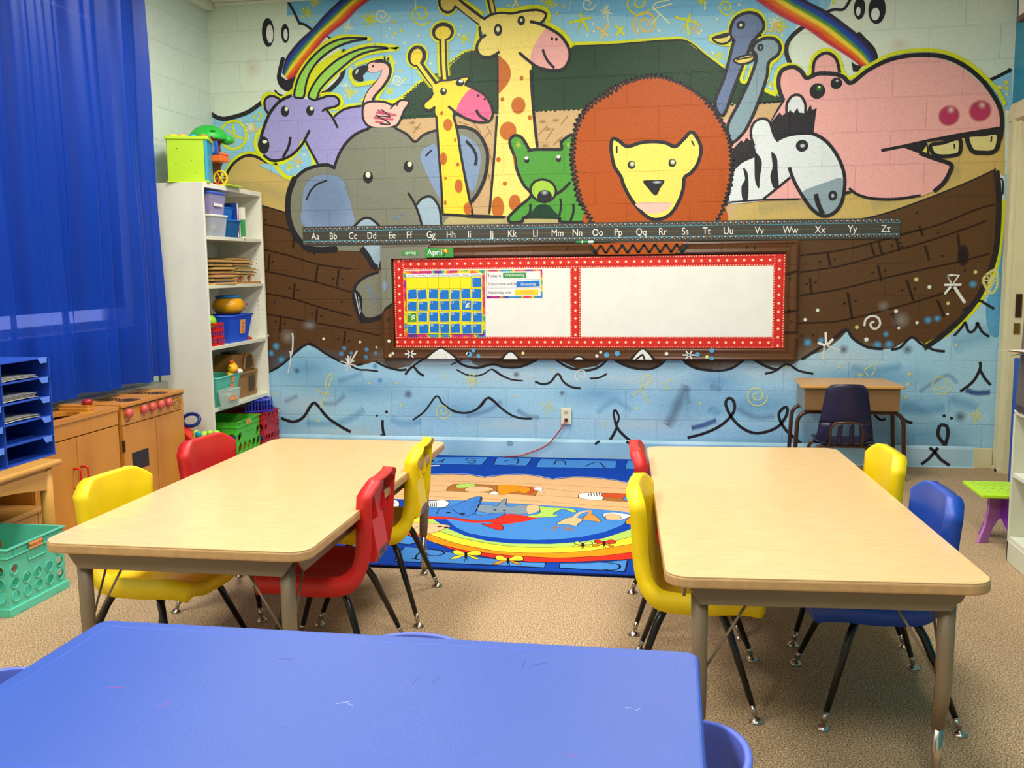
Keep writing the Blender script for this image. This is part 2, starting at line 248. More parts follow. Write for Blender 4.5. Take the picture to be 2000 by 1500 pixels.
MURAL=[('F','sky',[(-37,3228),(3407,3025),(3486,2900),(3466,2847),(3327,2848),(3292,2774),(3227,2670),(3216,2594),(3253,2484),(3303,2296),(2808,1901),(782,1958),(250,2212),(225,2516),(332,2579),(347,2712),(279,2814),(123,2902),(38,2939)],0),
('F','sky',[(-661,2398),(-628,2366),(-505,2337),(-364,2370),(-249,2431),(-70,2461),(-40,2290),(-95,1879),(-626,1822),(-682,1999)],0),
('F','sky',[(4402,2379),(4543,2442),(4555,2202),(4416,2207)],0),
('F','sky2',[(-37,3228),(3407,3025),(3412,2844),(2477,2847),(1154,2965),(-47,2997)],0),
('L','lime',[(49,3013),(148,3007)],10,0,0,40,85),
('L','lime',[(73,3035),(124,2984)],10,0,0,40,85),
('L','lime',[(100,3055),(97,2964)],10,0,0,40,85),
('L','lime',[(126,3033),(71,2987)],10,0,0,40,85),
('L','ylw',[(110,3071),(200,3066)],13,0,0,40,85),
('L','ylw',[(139,3096),(171,3041)],13,0,0,40,85),
('L','ylw',[(179,3103),(131,3034)],13,0,0,40,85),
('E','ylw',[(134,2983)],11,11,0,40,90),
('E','ylw',[(72,3032)],11,11,0,40,90),
('E','ylw',[(70,2982)],11,11,0,40,90),
('E','ylw',[(121,2947)],11,11,0,40,90),
('L','lime',[(472,2963),(597,2920)],13,0,0,40,85),
('L','lime',[(513,2983),(557,2900)],13,0,0,40,85),
('L','lime',[(556,2999),(513,2884)],13,0,0,40,85),
('L','lime',[(579,2961),(490,2922)],13,0,0,40,85),
('L','cream',[(674,2959),(660,2931),(633,2918),(604,2922),(584,2940),(580,2964),(590,2983),(610,2992),(629,2988),(642,2975),(644,2960),(636,2949),(624,2945),(614,2948),(609,2955),(610,2962),(614,2965)],11,1,0,40,90),
('L','lime',[(949,2911),(909,2889),(865,2894),(833,2921),(825,2957),(840,2988),(869,3002),(901,2998),(921,2979),(925,2955),(915,2935),(896,2928),(878,2932),(868,2944),(868,2956),(875,2963),(883,2964)],13,1,0,40,90),
('L','cream',[(327,2918),(428,2883)],8,0,0,40,85),
('L','cream',[(360,2934),(395,2867)],8,0,0,40,85),
('L','cream',[(395,2947),(360,2854)],8,0,0,40,85),
('L','cream',[(414,2916),(342,2885)],8,0,0,40,85),
('L','cream',[(790,2969),(827,3032)],6,0,0,40,70),
('L','cream',[(852,2982),(849,3047)],8,0,0,40,90),
('E','ylw',[(702,2916)],13,13,0,40,90),
('E','ylw',[(748,2857)],13,13,0,40,90),
('E','ylw',[(704,2843)],13,13,0,40,90),
('E','cream',[(670,2873)],9,9,0,40,90),
('E','cream',[(646,2825)],9,9,0,40,90),
('E','cream',[(686,2819)],9,9,0,40,90),
('E','cream',[(768,2778)],9,9,0,40,90),
('E','cream',[(865,2822)],9,9,0,40,90),
('E','cream',[(703,2654)],9,9,0,40,90),
('E','cream',[(944,2639)],9,9,0,40,90),
('L','lime',[(1133,2806),(1219,2767)],10,0,0,40,85),
('L','lime',[(1163,2818),(1189,2755)],10,0,0,40,85),
('L','lime',[(1195,2827),(1157,2747)],10,0,0,40,85),
('L','lime',[(1209,2798),(1143,2776)],10,0,0,40,85),
('E','cream',[(1156,2860)],9,9,0,40,90),
('E','cream',[(1138,2813)],9,9,0,40,90),
('E','cream',[(1172,2803)],9,9,0,40,90),
('E','cream',[(865,2822)],9,9,0,40,90),
('L','cream',[(312,2529),(391,2510)],6,0,0,40,85),
('L','cream',[(335,2544),(367,2495)],6,0,0,40,85),
('L','cream',[(361,2556),(342,2483)],6,0,0,40,85),
('L','cream',[(377,2534),(326,2505)],6,0,0,40,85),
('L','ylw',[(338,2498),(416,2455)],10,0,0,40,85),
('L','ylw',[(368,2507),(385,2446)],10,0,0,40,85),
('L','ylw',[(400,2512),(354,2441)],10,0,0,40,85),
('L','ylw',[(410,2484),(344,2469)],10,0,0,40,85),
('E','ylw',[(417,2479)],13,13,0,40,90),
('E','ylw',[(381,2451)],13,13,0,40,90),
('E','cream',[(345,2453)],8,8,0,40,90),
('E','cream',[(376,2435)],8,8,0,40,90),
('L','cream',[(753,2540),(743,2520),(724,2510),(702,2512),(687,2525),(684,2543),(692,2558),(706,2565),(721,2562),(731,2553),(733,2541),(727,2532),(718,2528),(709,2530),(704,2536),(705,2542),(708,2546),(712,2546)],10,1,0,40,90),
('E','ylw',[(733,2599)],12,12,0,40,90),
('E','ylw',[(766,2544)],12,12,0,40,90),
('L','lime',[(628,2491),(689,2456)],10,0,0,40,85),
('L','lime',[(658,2498),(658,2449)],10,0,0,40,85),
('L','lime',[(689,2490),(628,2457)],10,0,0,40,85),
('L','lime',[(1671,2998),(1801,2965)],11,0,0,40,85),
('L','lime',[(1708,3023),(1763,2941)],11,0,0,40,85),
('L','lime',[(1749,3043),(1722,2920)],11,0,0,40,85),
('L','lime',[(1777,3006),(1694,2958)],11,0,0,40,85),
('L','lime',[(1502,2995),(1527,3017),(1552,2992)],8,0,0,40,100),
('L','cream',[(1485,2948),(1527,3009)],8,0,0,40,100),
('L','cream',[(1515,3010),(1539,2969)],8,0,0,40,100),
('E','ylw',[(1472,2980)],12,12,0,40,90),
('E','ylw',[(1525,2981)],12,12,0,40,90),
('E','peach',[(1773,2964)],12,12,0,40,90),
('E','peach',[(1831,2953)],12,12,0,40,90),
('E','peach',[(1789,2911)],12,12,0,40,90),
('L','lime',[(1855,2848),(2012,2876)],17,0,0,40,100),
('L','lime',[(1934,2916),(1946,2867),(1909,2770)],17,0,0,40,100),
('L','lime',[(1950,2867),(1991,2786)],17,0,0,40,100),
('L','cream',[(2035,2957),(2023,2933),(2000,2922),(1975,2926),(1959,2942),(1956,2962),(1964,2977),(1979,2983),(1994,2979),(2002,2970),(2003,2959),(1997,2953),(1990,2952),(1985,2955)],10,1,0,40,90),
('L','cream',[(1876,2990),(1860,2927)],6,0,0,40,60),
('L','cream',[(2055,2919),(2148,2886)],10,0,0,40,85),
('L','cream',[(2084,2935),(2119,2870)],10,0,0,40,85),
('L','cream',[(2116,2947),(2087,2858)],10,0,0,40,85),
('L','cream',[(2134,2917),(2069,2888)],10,0,0,40,85),
('L','cream',[(2097,2962),(2122,2787)],8,0,0,40,80),
('E','cream',[(2016,2836)],10,10,0,40,90),
('E','cream',[(2024,2788)],10,10,0,40,90),
('E','cream',[(1983,2767)],10,10,0,40,90),
('E','cream',[(2438,2771)],10,10,0,40,90),
('L','peach',[(2036,2819),(2122,2752)],17,0,0,40,100),
('L','peach',[(2114,2835),(2065,2735)],17,0,0,40,100),
('L','lime',[(2159,2821),(2220,2755)],17,0,0,40,100),
('L','lime',[(2212,2814),(2163,2750)],17,0,0,40,100),
('L','lime',[(2378,2907),(2339,2878),(2290,2879),(2253,2906),(2238,2946),(2250,2982),(2280,3001),(2313,2999),(2338,2980),(2346,2953),(2337,2931),(2318,2920),(2299,2923),(2287,2935),(2285,2949),(2291,2958),(2300,2959)],13,1,0,40,90),
('L','peach',[(2303,2755),(2276,2799),(2280,2846),(2310,2878),(2353,2886),(2391,2868),(2411,2834),(2407,2799),(2384,2775),(2353,2771),(2326,2784),(2314,2808),(2317,2832),(2333,2846),(2353,2848),(2368,2838),(2374,2824),(2370,2812),(2361,2807),(2353,2809)],17,1,0,40,90),
('L','cream',[(2389,2922),(2509,2807)],10,0,0,40,100),
('L','cream',[(2524,2934),(2389,2903)],10,0,0,40,100),
('L','cream',[(2453,2880),(2381,2809)],8,0,0,40,100),
('L','cream',[(2397,2914),(2420,2944),(2508,2955)],10,1,0,40,100),
('L','lime',[(2529,2852),(2684,2805)],17,0,0,40,100),
('L','lime',[(2636,2874),(2613,2809),(2558,2746)],17,0,0,40,100),
('L','lime',[(2613,2809),(2622,2731)],17,0,0,40,100),
('E','peach',[(2649,2776)],15,15,0,40,90),
('E','peach',[(2681,2790)],15,15,0,40,90),
('E','peach',[(2669,2752)],15,15,0,40,90),
('E','cream',[(2685,2743)],10,10,0,40,90),
('E','cream',[(2701,2758)],10,10,0,40,90),
('E','cream',[(2438,2771)],10,10,0,40,90),
('E','cream',[(2301,2778)],10,10,0,40,90),
('E','cream',[(2930,2904)],10,10,0,40,90),
('E','cream',[(2798,2823)],10,10,0,40,90),
('L','lime',[(2902,2870),(2879,2849),(2849,2847),(2824,2862),(2812,2886),(2816,2910),(2833,2924),(2855,2925),(2871,2914),(2878,2898),(2874,2883),(2863,2875),(2851,2876),(2843,2882),(2840,2891),(2844,2897),(2849,2899)],11,1,0,40,90),
('L','cream',[(2719,2881),(2722,2943)],10,0,0,40,100),
('L','lime',[(2667,2938),(2730,2935)],10,0,0,40,85),
('L','lime',[(2682,2954),(2715,2919)],10,0,0,40,85),
('L','lime',[(2698,2967),(2699,2905)],10,0,0,40,85),
('L','lime',[(2715,2952),(2682,2921)],10,0,0,40,85),
('L','lime',[(3120,2779),(3234,2750)],13,0,0,40,85),
('L','lime',[(3152,2802),(3202,2727)],13,0,0,40,85),
('L','lime',[(3187,2820),(3167,2709)],13,0,0,40,85),
('L','lime',[(3212,2787),(3141,2743)],13,0,0,40,85),
('L','cream',[(3104,2813),(3187,2765)],10,0,0,40,85),
('L','cream',[(3135,2823),(3156,2756)],10,0,0,40,85),
('L','cream',[(3167,2828),(3124,2750)],10,0,0,40,85),
('L','cream',[(3179,2797),(3112,2781)],10,0,0,40,85),
('E','peach',[(3154,2770)],18,18,0,40,90),
('E','peach',[(3127,2740)],18,18,0,40,90),
('E','peach',[(3174,2738)],18,18,0,40,90),
('E','cream',[(3194,2706)],11,11,0,40,90),
('L','lime',[(2773,2615),(2854,2578)],10,0,0,40,85),
('L','lime',[(2809,2629),(2818,2565)],10,0,0,40,85),
('L','lime',[(2848,2621),(2779,2573)],10,0,0,40,85),
('E','cream',[(2772,2622)],10,10,0,40,90),
('E','lime',[(3174,2557)],12,12,0,40,90),
('E','ylw',[(3130,2415)],15,15,0,40,90),
('E','cream',[(3127,2396)],10,10,0,40,90),
('E','cream',[(2976,2488)],6,6,0,40,90),
('E','cream',[(2976,2512)],6,6,0,40,90),
('L','lime',[(3497,2900),(3491,2874)],13,0,0,40,100),
('L','lime',[(-468,2318),(-403,2294),(-374,2224),(-401,2156),(-477,2128),(-542,2160),(-565,2222),(-535,2290)],20,1,1,30,100),
('L','lime',[(-473,2314),(-459,2218),(-472,2132)],17,0,0,30,100),
('L','lime',[(-463,2227),(-523,2264)],13,0,0,30,100),
('L','lime',[(-459,2218),(-385,2194)],15,0,0,30,100),
('L','lime',[(-459,2210),(-504,2168)],13,0,0,30,100),
('E','cream',[(-503,2185)],29,38,0,60,60),
('L','cream',[(-420,2338),(-394,2285)],10,0,0,40,70),
('L','peach',[(-373,2281),(-276,2250)],13,0,0,40,85),
('L','peach',[(-341,2297),(-308,2233)],13,0,0,40,85),
('L','peach',[(-308,2310),(-342,2221)],13,0,0,40,85),
('L','peach',[(-290,2281),(-360,2250)],13,0,0,40,85),
('L','cream',[(-374,2301),(-312,2249)],10,0,0,40,85),
('L','cream',[(-344,2304),(-342,2246)],10,0,0,40,85),
('L','cream',[(-315,2303),(-372,2246)],10,0,0,40,85),
('L','cream',[(-312,2276),(-375,2273)],10,0,0,40,85),
('L','cream',[(-355,2223),(-367,2172)],10,0,0,40,80),
('E','lime',[(-307,2342)],13,13,0,40,90),
('E','lime',[(-269,2366)],13,13,0,40,90),
('E','lime',[(-276,2320)],13,13,0,40,90),
('E','lime',[(-260,2345)],13,13,0,40,90),
('E','peach',[(-546,2087)],13,13,0,60,80),
('E','peach',[(-557,2048)],13,13,0,60,80),
('E','ylw',[(4478,2336)],17,17,0,40,90),
('E','ylw',[(4515,2331)],17,17,0,40,90),
('E','ylw',[(4510,2365)],17,17,0,40,90),
('E','cream',[(4516,2297)],13,13,0,40,90),
('E','cream',[(4467,2341)],13,13,0,40,90),
('L','k',[(-43,3096),(0,3028),(41,2938)],17,1,0,0,100),
('L','k',[(41,2942),(82,2928),(121,2899)],17,1,0,0,100),
('L','k',[(228,2846),(281,2814)],17,1,0,0,100),
('L','k',[(346,2745),(338,2612),(298,2547),(224,2487),(169,2472)],30,1,0,0,100),
('F','cloud',[(323,2746),(323,2613),(262,2540),(169,2489),(78,2489),(46,2591),(182,2836),(280,2802)],1),
('L','k',[(-626,2371),(-571,2341),(-505,2336),(-362,2370),(-256,2430)],30,1,0,0,100),
('L','k',[(-151,2507),(-129,2484),(-95,2472)],13,1,0,0,100),
('E','k',[(-185,2892)],44,95,0,0,100),
('E','white',[(-173,2883)],25,61,0,0,100),
('E','k',[(-63,2880)],29,63,0,0,100),
('E','white',[(-60,2873)],15,37,0,0,100),
('L','k',[(-87,2713),(-108,2648),(-120,2590),(-103,2543),(-68,2516),(-31,2519),(-11,2560),(-14,2594)],30,1,0,0,100),
('F','k',[(-114,2607),(-65,2575),(-14,2594),(-11,2552),(-31,2514),(-77,2516),(-108,2547)],1),
('E','pinkish',[(-306,2666)],59,68,0,100,30),
('L','k',[(3319,2750),(3263,2707),(3226,2655),(3223,2593),(3244,2538)],27,1,0,0,100),
('L','k',[(3465,2835),(3503,2843),(3556,2842),(3592,2894)],17,1,0,0,100),
('E','k',[(3649,2842)],34,66,0,0,100),
('E','white',[(3643,2825)],13,27,0,0,100),
('E','k',[(3752,2829)],51,85,0,0,100),
('E','white',[(3743,2803)],25,37,0,0,100),
('L','k',[(3651,2689),(3689,2647),(3732,2600),(3752,2553),(3746,2531)],27,1,0,0,100),
('F','k',[(3610,2529),(3641,2505),(3679,2503),(3650,2466),(3623,2468)],0),
('E','pinkish',[(3885,2615)],59,42,0,100,30),
('L','k',[(4401,2377),(4464,2404),(4528,2437)],20,1,0,0,100),
('E','k',[(4524,2435)],11,15,0,0,100),
('R',[(-96,2621),(-59,2724),(37,2826),(138,2904),(213,2977),(316,3060),(426,3142)],[(-54,2575),(13,2609),(116,2716),(222,2837),(369,2935),(468,3019),(637,3123)]),
('R',[(3195,3008),(3325,2909),(3449,2839),(3535,2777),(3659,2673),(3736,2584),(3760,2516)],[(2854,3027),(3027,2926),(3127,2853),(3230,2792),(3339,2735),(3448,2653),(3571,2571),(3670,2496)]),
('L','lime',[(-551,1943),(-482,2046),(-377,2095),(-266,2070),(-92,1931)],30,1,0,30,100),
('F','sand',[(-705,1788),(-543,1953),(-482,2032),(-378,2077),(-266,2053),(-64,1906),(205,1974),(427,2070),(3116,2334),(4327,2241),(4508,2219),(4528,1807),(4468,1840),(4054,1667),(3785,1582),(3447,1518),(42,1580),(-103,1687),(-299,1744)],0),
('L','k',[(-552,1925),(-483,2025),(-378,2081),(-266,2050),(-56,1905)],20,1,0,0,100),
('L','sand2',[(3752,1655),(4021,1759),(4285,1860)],114,1,0,100,31),
('L','sand2',[(3067,1638),(3318,1681),(3598,1659)],98,1,0,100,31),
('L','sand2',[(-510,1854),(-320,1867),(-99,1774)],114,1,0,100,27),
('F','cabin',[(703,2323),(3210,2309),(3141,2176),(2908,1596),(988,1634),(714,2061)],0),
('L','cabin2',[(1654,2148),(1722,2211)],6,0,0,60,80),
('L','cabin2',[(1705,2113),(1764,2193)],6,0,0,60,80),
('L','cabin2',[(1755,2079),(1823,2142)],6,0,0,60,80),
('L','cabin2',[(815,2192),(869,2257)],6,0,0,60,80),
('L','cabin2',[(1227,2245),(1278,2177)],6,0,0,60,80),
('L','cabin2',[(1313,2225),(1347,2158)],6,0,0,60,80),
('L','cabin2',[(1277,2127),(1347,2191)],6,0,0,60,80),
('L','cabin2',[(1123,2257),(1201,2229)],6,0,0,60,80),
('L','cabin2',[(1806,2208),(1857,2271)],6,0,0,60,80),
('L','cabin2',[(1328,2084),(1352,1959)],6,0,0,60,80),
('L','cabin2',[(1309,1960),(1342,1834)],6,0,0,60,80),
('E','cabin2',[(1689,2236)],25,11,0,100,60),
('E','cabin2',[(1773,2241)],25,11,0,100,60),
('E','cabin2',[(1722,2186)],25,11,0,100,60),
('E','cabin2',[(1806,2110)],25,11,0,100,60),
('E','cabin2',[(1704,2080)],25,11,0,100,60),
('E','cabin2',[(842,2225)],25,11,0,100,60),
('E','cabin2',[(808,2260)],25,11,0,100,60),
('L','k',[(3210,2307),(3180,2261),(3143,2192)],13,0,0,0,100),
('F','sand3',[(953,1645),(1989,1624),(1989,1561),(951,1580)],0),
('L','k',[(971,1648),(1129,1645),(1450,1628)],13,1,0,0,100),
('L','lime',[(695,2401),(795,2463),(860,2517),(955,2552),(1035,2565),(1078,2632),(1138,2675),(1252,2708),(1875,2717),(2155,2710),(2478,2719),(2606,2704),(2734,2607),(2853,2520)],27,1,0,30,100),
('F','roof',[(680,2398),(759,2428),(795,2456),(849,2491),(920,2554),(1001,2576),(1049,2564),(1078,2619),(1138,2665),(1183,2692),(1252,2702),(1875,2708),(2089,2700),(2285,2704),(2478,2710),(2558,2709),(2613,2694),(2677,2644),(2782,2567),(2853,2511),(3084,2379),(3213,2315),(3195,2300),(3086,2307),(1974,2309),(1638,2305),(967,2290),(727,2286),(704,2347)],0),
('Z','roof',[(727,2292),(967,2297),(1349,2299),(1638,2308),(1974,2309)],10,8,30,0),
('Z','k',[(680,2394),(795,2456),(867,2513),(1001,2580),(1078,2632),(1183,2695),(1269,2704)],8,6,23,0),
('Z','roof',[(2738,2302),(2897,2299),(3117,2303),(3210,2309)],10,8,30,0),
('L','k',[(1875,2704),(2089,2700),(2285,2704),(2478,2710),(2613,2697),(2734,2601),(2853,2508)],10,1,0,0,100),
('L','k',[(3084,2379),(3213,2315),(3192,2303),(2929,2301)],10,0,0,0,100),
('F','hull',[(-397,1834),(-299,1744),(-103,1684),(117,1596),(3509,1533),(3785,1585),(4054,1674),(4303,1773),(4470,1852),(4492,1808),(4506,1577),(4499,1359),(4457,1187),(4395,1045),(4309,934),(4208,837),(4105,757),(3969,691),(3346,539),(599,515),(-459,543)],0),
('L','lime',[(4531,1669),(4525,1483),(4515,1327),(4486,1202),(4427,1061),(4342,943),(4243,854),(4107,770)],30,1,0,25,100),
('L','k',[(4479,1845),(4500,1700),(4506,1515),(4497,1343),(4457,1187),(4397,1051),(4312,937),(4214,841),(4099,750)],34,1,0,20,100),
('L','k',[(-299,1744),(-103,1684),(45,1639)],10,1,0,0,100),
('L','k',[(3447,1528),(3785,1585),(4054,1674),(4303,1773),(4473,1852)],10,1,0,0,100),
('L','k',[(4482,1787),(4514,1792),(4521,1706),(4489,1695)],10,1,0,0,100),
('E','hull2',[(4310,1333)],34,68,0,0,100),
('E','k',[(4310,1333)],23,47,0,0,60),
('L','hull2',[(-294,1614),(-108,1572),(2,1507)],13,1,0,50,75),
('L','hull2',[(-287,1437),(-115,1396),(107,1330),(365,1292)],13,1,0,50,75),
('L','hull2',[(-286,1285),(-84,1247),(121,1199),(360,1130)],13,1,0,50,75),
('L','hull2',[(-289,1131),(-90,1094),(114,1032),(354,967)],13,1,0,50,75),
('L','hull2',[(-285,987),(17,933),(314,882),(553,832)],13,1,0,50,75),
('L','hull2',[(3333,1346),(3576,1375),(3820,1432),(4061,1498)],13,1,0,50,75),
('L','hull2',[(3335,1240),(3578,1276),(3823,1343),(4064,1413),(4271,1481),(4446,1547)],13,1,0,50,75),
('L','hull2',[(3339,1093),(3583,1130),(3828,1193),(4070,1248),(4279,1293),(4470,1344)],13,1,0,50,75),
('L','hull2',[(3257,913),(3463,919),(3589,929),(3835,990),(4078,1059),(4316,1141)],13,1,0,50,75),
('L','hull2',[(3911,1462),(4150,1521),(4355,1605),(4486,1645)],13,1,0,50,75),
('L','hull2',[(-44,1571),(-68,1438)],17,0,0,50,80),
('L','hull2',[(-239,1408),(-256,1284)],17,0,0,50,80),
('L','hull2',[(111,1326),(87,1203)],17,0,0,50,80),
('L','hull2',[(-63,1204),(-79,1094)],17,0,0,50,80),
('L','hull2',[(-174,980),(-191,854)],17,0,0,50,80),
('L','hull2',[(262,1296),(243,1173)],17,0,0,50,80),
('L','hull2',[(95,1025),(75,890)],17,0,0,50,80),
('L','hull2',[(295,872),(276,747)],17,0,0,50,80),
('L','hull2',[(3501,1363),(3522,1276)],17,0,0,50,80),
('L','hull2',[(3399,1206),(3411,1099)],17,0,0,50,80),
('L','hull2',[(3807,1283),(3835,1177)],17,0,0,50,80),
('L','hull2',[(3981,1191),(4032,1047)],17,0,0,50,80),
('L','hull2',[(3630,1117),(3666,935)],17,0,0,50,80),
('L','hull2',[(3760,1414),(3787,1337)],17,0,0,50,80),
('L','hull2',[(3805,1432),(3832,1346)],17,0,0,50,80),
('L','hull2',[(3903,983),(3937,886)],17,0,0,50,80),
('L','hull2',[(4083,1403),(4114,1301)],17,0,0,50,80),
('L','hull2',[(4168,1062),(4218,950)],17,0,0,50,80),
('L','hull2',[(4045,1523),(4071,1453)],17,0,0,50,80),
('L','hull2',[(3911,1447),(3935,1367)],17,0,0,50,80),
('L','hull2',[(3270,1061),(3287,985)],17,0,0,50,80),
('L','hull2',[(4272,1472),(4295,1330)],17,0,0,50,80),
('E','k',[(-259,1638)],9,9,0,30,85),
('E','k',[(-282,1370)],9,9,0,30,85),
('E','k',[(-219,1351)],9,9,0,30,85),
('E','k',[(219,1230)],9,9,0,30,85),
('E','k',[(285,1226)],9,9,0,30,85),
('E','k',[(-102,1165)],9,9,0,30,85),
('E','k',[(-42,1154)],9,9,0,30,85),
('E','k',[(-220,1070)],9,9,0,30,85),
('E','k',[(57,990)],9,9,0,30,85),
('E','k',[(123,972)],9,9,0,30,85),
('E','k',[(-214,933)],9,9,0,30,85),
('E','k',[(-150,919)],9,9,0,30,85),
('E','k',[(241,814)],9,9,0,30,85),
('E','k',[(319,797)],9,9,0,30,85),
('E','k',[(43,1418)],9,9,0,30,85),
('E','k',[(88,1404)],9,9,0,30,85),
('E','k',[(276,1067)],9,9,0,30,85),
('E','k',[(3459,1303)],9,9,0,30,85),
('E','k',[(3546,1321)],9,9,0,30,85),
('E','k',[(3378,1164)],9,9,0,30,85),
('E','k',[(3434,1174)],9,9,0,30,85),
('E','k',[(3778,1232)],9,9,0,30,85),
('E','k',[(3854,1247)],9,9,0,30,85),
('E','k',[(3889,1399)],9,9,0,30,85),
('E','k',[(3937,1418)],9,9,0,30,85),
('E','k',[(3960,1121)],9,9,0,30,85),
('E','k',[(4035,1130)],9,9,0,30,85),
('E','k',[(3613,1039)],9,9,0,30,85),
('E','k',[(3681,1055)],9,9,0,30,85),
('E','k',[(3616,1043)],9,9,0,30,85),
('E','k',[(3358,834)],9,9,0,30,85),
('E','k',[(3427,837)],9,9,0,30,85),
('E','k',[(4027,1599)],9,9,0,30,85),
('E','k',[(3950,1392)],9,9,0,30,85),
('E','k',[(4158,1474)],9,9,0,30,85),
('E','k',[(4188,1332)],9,9,0,30,85),
('E','k',[(4256,1141)],9,9,0,30,85),
('E','k',[(4323,1242)],9,9,0,30,85),
('E','k',[(3774,967)],9,9,0,30,85),
('F','water',[(-457,591),(-296,563),(-146,655),(10,771),(92,739),(287,632),(380,621),(522,658),(638,602),(749,624),(805,677),(934,776),(1007,836),(1064,812),(1148,714),(1200,640),(1271,620),(1343,641),(1413,620),(1536,625),(1642,681),(1694,716),(1798,664),(1919,610),(2039,631),(2124,693),(2209,649),(2327,609),(2445,623),(2494,702),(2534,763),(2594,685),(2661,624),(2793,608),(2924,626),(3021,687),(3151,637),(3280,635),(3405,708),(3506,739),(3592,814),(3634,863),(3680,805),(3749,769),(3843,746),(3920,756),(4031,828),(4088,795),(4126,753),(4244,837),(4342,943),(4427,1061),(4486,1202),(4515,1327),(4530,1514),(4531,1669),(4527,1823),(4608,1820),(4701,-52),(-494,-183)],0),
('F','sky3',[(4540,1663),(4616,1667),(4648,1012),(4567,854),(4494,838),(4456,1013),(4504,1186),(4530,1327)],1),
('E','sky3',[(4,601)],307,136,0,100,45),
('E','sky3',[(375,459)],410,88,0,100,40),
('E','sky3',[(-166,197)],273,102,0,100,30),
('E','white',[(932,678)],410,102,0,100,45),
('E','white',[(1465,558)],513,75,0,100,40),
('E','white',[(2328,547)],547,82,0,100,35),
('E','white',[(3152,604)],410,88,0,100,40),
('E','white',[(3627,690)],307,102,0,100,35),
('E','sky3',[(2056,441)],307,88,0,100,35),
('E','sky3',[(2827,534)],205,88,0,100,45),
('E','sky3',[(3091,385)],410,102,0,100,40),
('E','sky3',[(3787,559)],410,88,0,100,45),
('E','sky3',[(3949,396)],513,88,0,100,40),
('E','sky3',[(4111,200)],478,102,0,100,40),
('E','sky3',[(3355,152)],478,102,0,100,35),
('E','sky3',[(1105,324)],410,102,0,100,30),
('E','white',[(1461,223)],410,68,0,100,40),
('E','white',[(2329,237)],547,82,0,100,40),
('E','white',[(364,132)],513,82,0,100,35),
('E','water2',[(2999,77)],684,75,0,100,50),
('E','water2',[(3960,80)],547,88,0,100,60),
('E','water2',[(1460,74)],1026,61,0,100,40),
('E','white',[(-45,346)],273,102,0,100,30),
('E','water2',[(2597,379)],205,136,0,100,35),
('L','lime',[(4531,1669),(4525,1483),(4515,1327),(4486,1202),(4427,1061),(4342,943),(4243,854),(4107,770)],30,1,0,25,100),
('L','k',[(4479,1845),(4500,1700),(4506,1515),(4497,1343),(4457,1187),(4397,1051),(4312,937),(4214,841),(4099,750)],34,1,0,20,100),
('L','sky3',[(227,512),(340,549),(406,568)],49,1,0,100,31),
('L','sky3',[(-21,213),(178,212),(331,260),(417,324)],57,1,0,100,34),
('L','sky3',[(601,254),(693,220),(831,240)],57,1,0,100,31),
('L','blue2',[(-178,362),(-71,409)],41,1,0,100,24),
('L','blue2',[(108,357),(203,358),(280,422)],41,1,0,100,27),
('L','blue2',[(1140,280),(1285,318),(1401,390)],41,1,0,100,27),
('L','blue2',[(1498,330),(1568,287),(1656,279)],41,1,0,100,31),
('L','navy2',[(2666,221),(2749,244),(2831,279)],38,1,0,60,60),
('L','blue2',[(2961,358),(3077,300),(3206,310)],49,1,0,100,27),
('L','grey2',[(2638,507),(2597,430),(2540,292),(2507,231)],73,1,0,100,37),
('L','grey2',[(2634,490),(2651,379)],41,1,0,100,18),
('L','sky3',[(2772,355),(2855,322)],65,1,0,100,31),
('L','blue2',[(2778,500),(2861,480)],49,1,0,100,24),
('L','sky3',[(2039,311),(2150,399),(2210,374),(2278,332)],49,1,0,100,24),
('L','navy2',[(4362,495),(4420,475),(4510,480)],38,1,0,60,70),
('L','blue2',[(4085,479),(4144,521),(4248,587),(4312,531)],32,1,0,100,27),
('L','sky3',[(3980,371),(4143,357),(4242,383)],73,1,0,100,34),
('L','sky3',[(4270,441),(4332,417),(4439,377)],73,1,0,100,31),
('L','sky3',[(4271,781),(4389,822),(4493,854)],131,1,0,100,27),
('L','sky3',[(3668,632),(3786,608),(3978,642)],65,1,0,100,31),
('E','grey2',[(-73,587)],23,23,0,100,70),
('E','grey2',[(735,427)],29,29,0,100,70),
('E','grey2',[(1496,571)],22,22,0,100,70),
('E','grey2',[(3617,747)],29,29,0,100,70),
('E','grey2',[(4005,748)],30,30,0,100,70),
('E','grey2',[(4336,323)],35,35,0,100,70),
('E','grey2',[(1806,447)],18,18,0,100,70),
('E','grey2',[(1489,90)],22,22,0,100,60),
('E','sky3',[(-218,759)],29,29,0,70,85),
('E','sky3',[(-259,709)],25,25,0,70,85),
('E','sky3',[(-184,664)],29,29,0,70,85),
('E','sky3',[(282,747)],18,18,0,70,85),
('E','sky3',[(260,709)],20,20,0,70,85),
('E','sky3',[(332,713)],15,15,0,70,85),
('E','sky3',[(444,738)],18,18,0,70,85),
('E','sky3',[(508,712)],15,15,0,70,85),
('E','sky3',[(438,684)],18,18,0,70,85),
('E','sky3',[(3395,792)],29,29,0,70,85),
('E','sky3',[(3478,804)],23,23,0,70,85),
('E','sky3',[(3823,776)],29,29,0,70,85),
('E','sky3',[(3893,780)],29,29,0,70,85),
('E','sky3',[(3871,845)],20,20,0,70,85),
('E','sky3',[(4120,934)],25,25,0,70,85),
('E','sky3',[(4175,944)],22,22,0,70,85),
('E','sky3',[(4375,1156)],25,25,0,70,85),
('E','sky3',[(501,622)],18,18,0,70,85),
('E','sky3',[(535,524)],18,18,0,70,85),
('E','white',[(-277,834)],9,9,0,30,100),
('E','white',[(134,812)],11,11,0,30,100),
('E','white',[(398,790)],10,10,0,30,100),
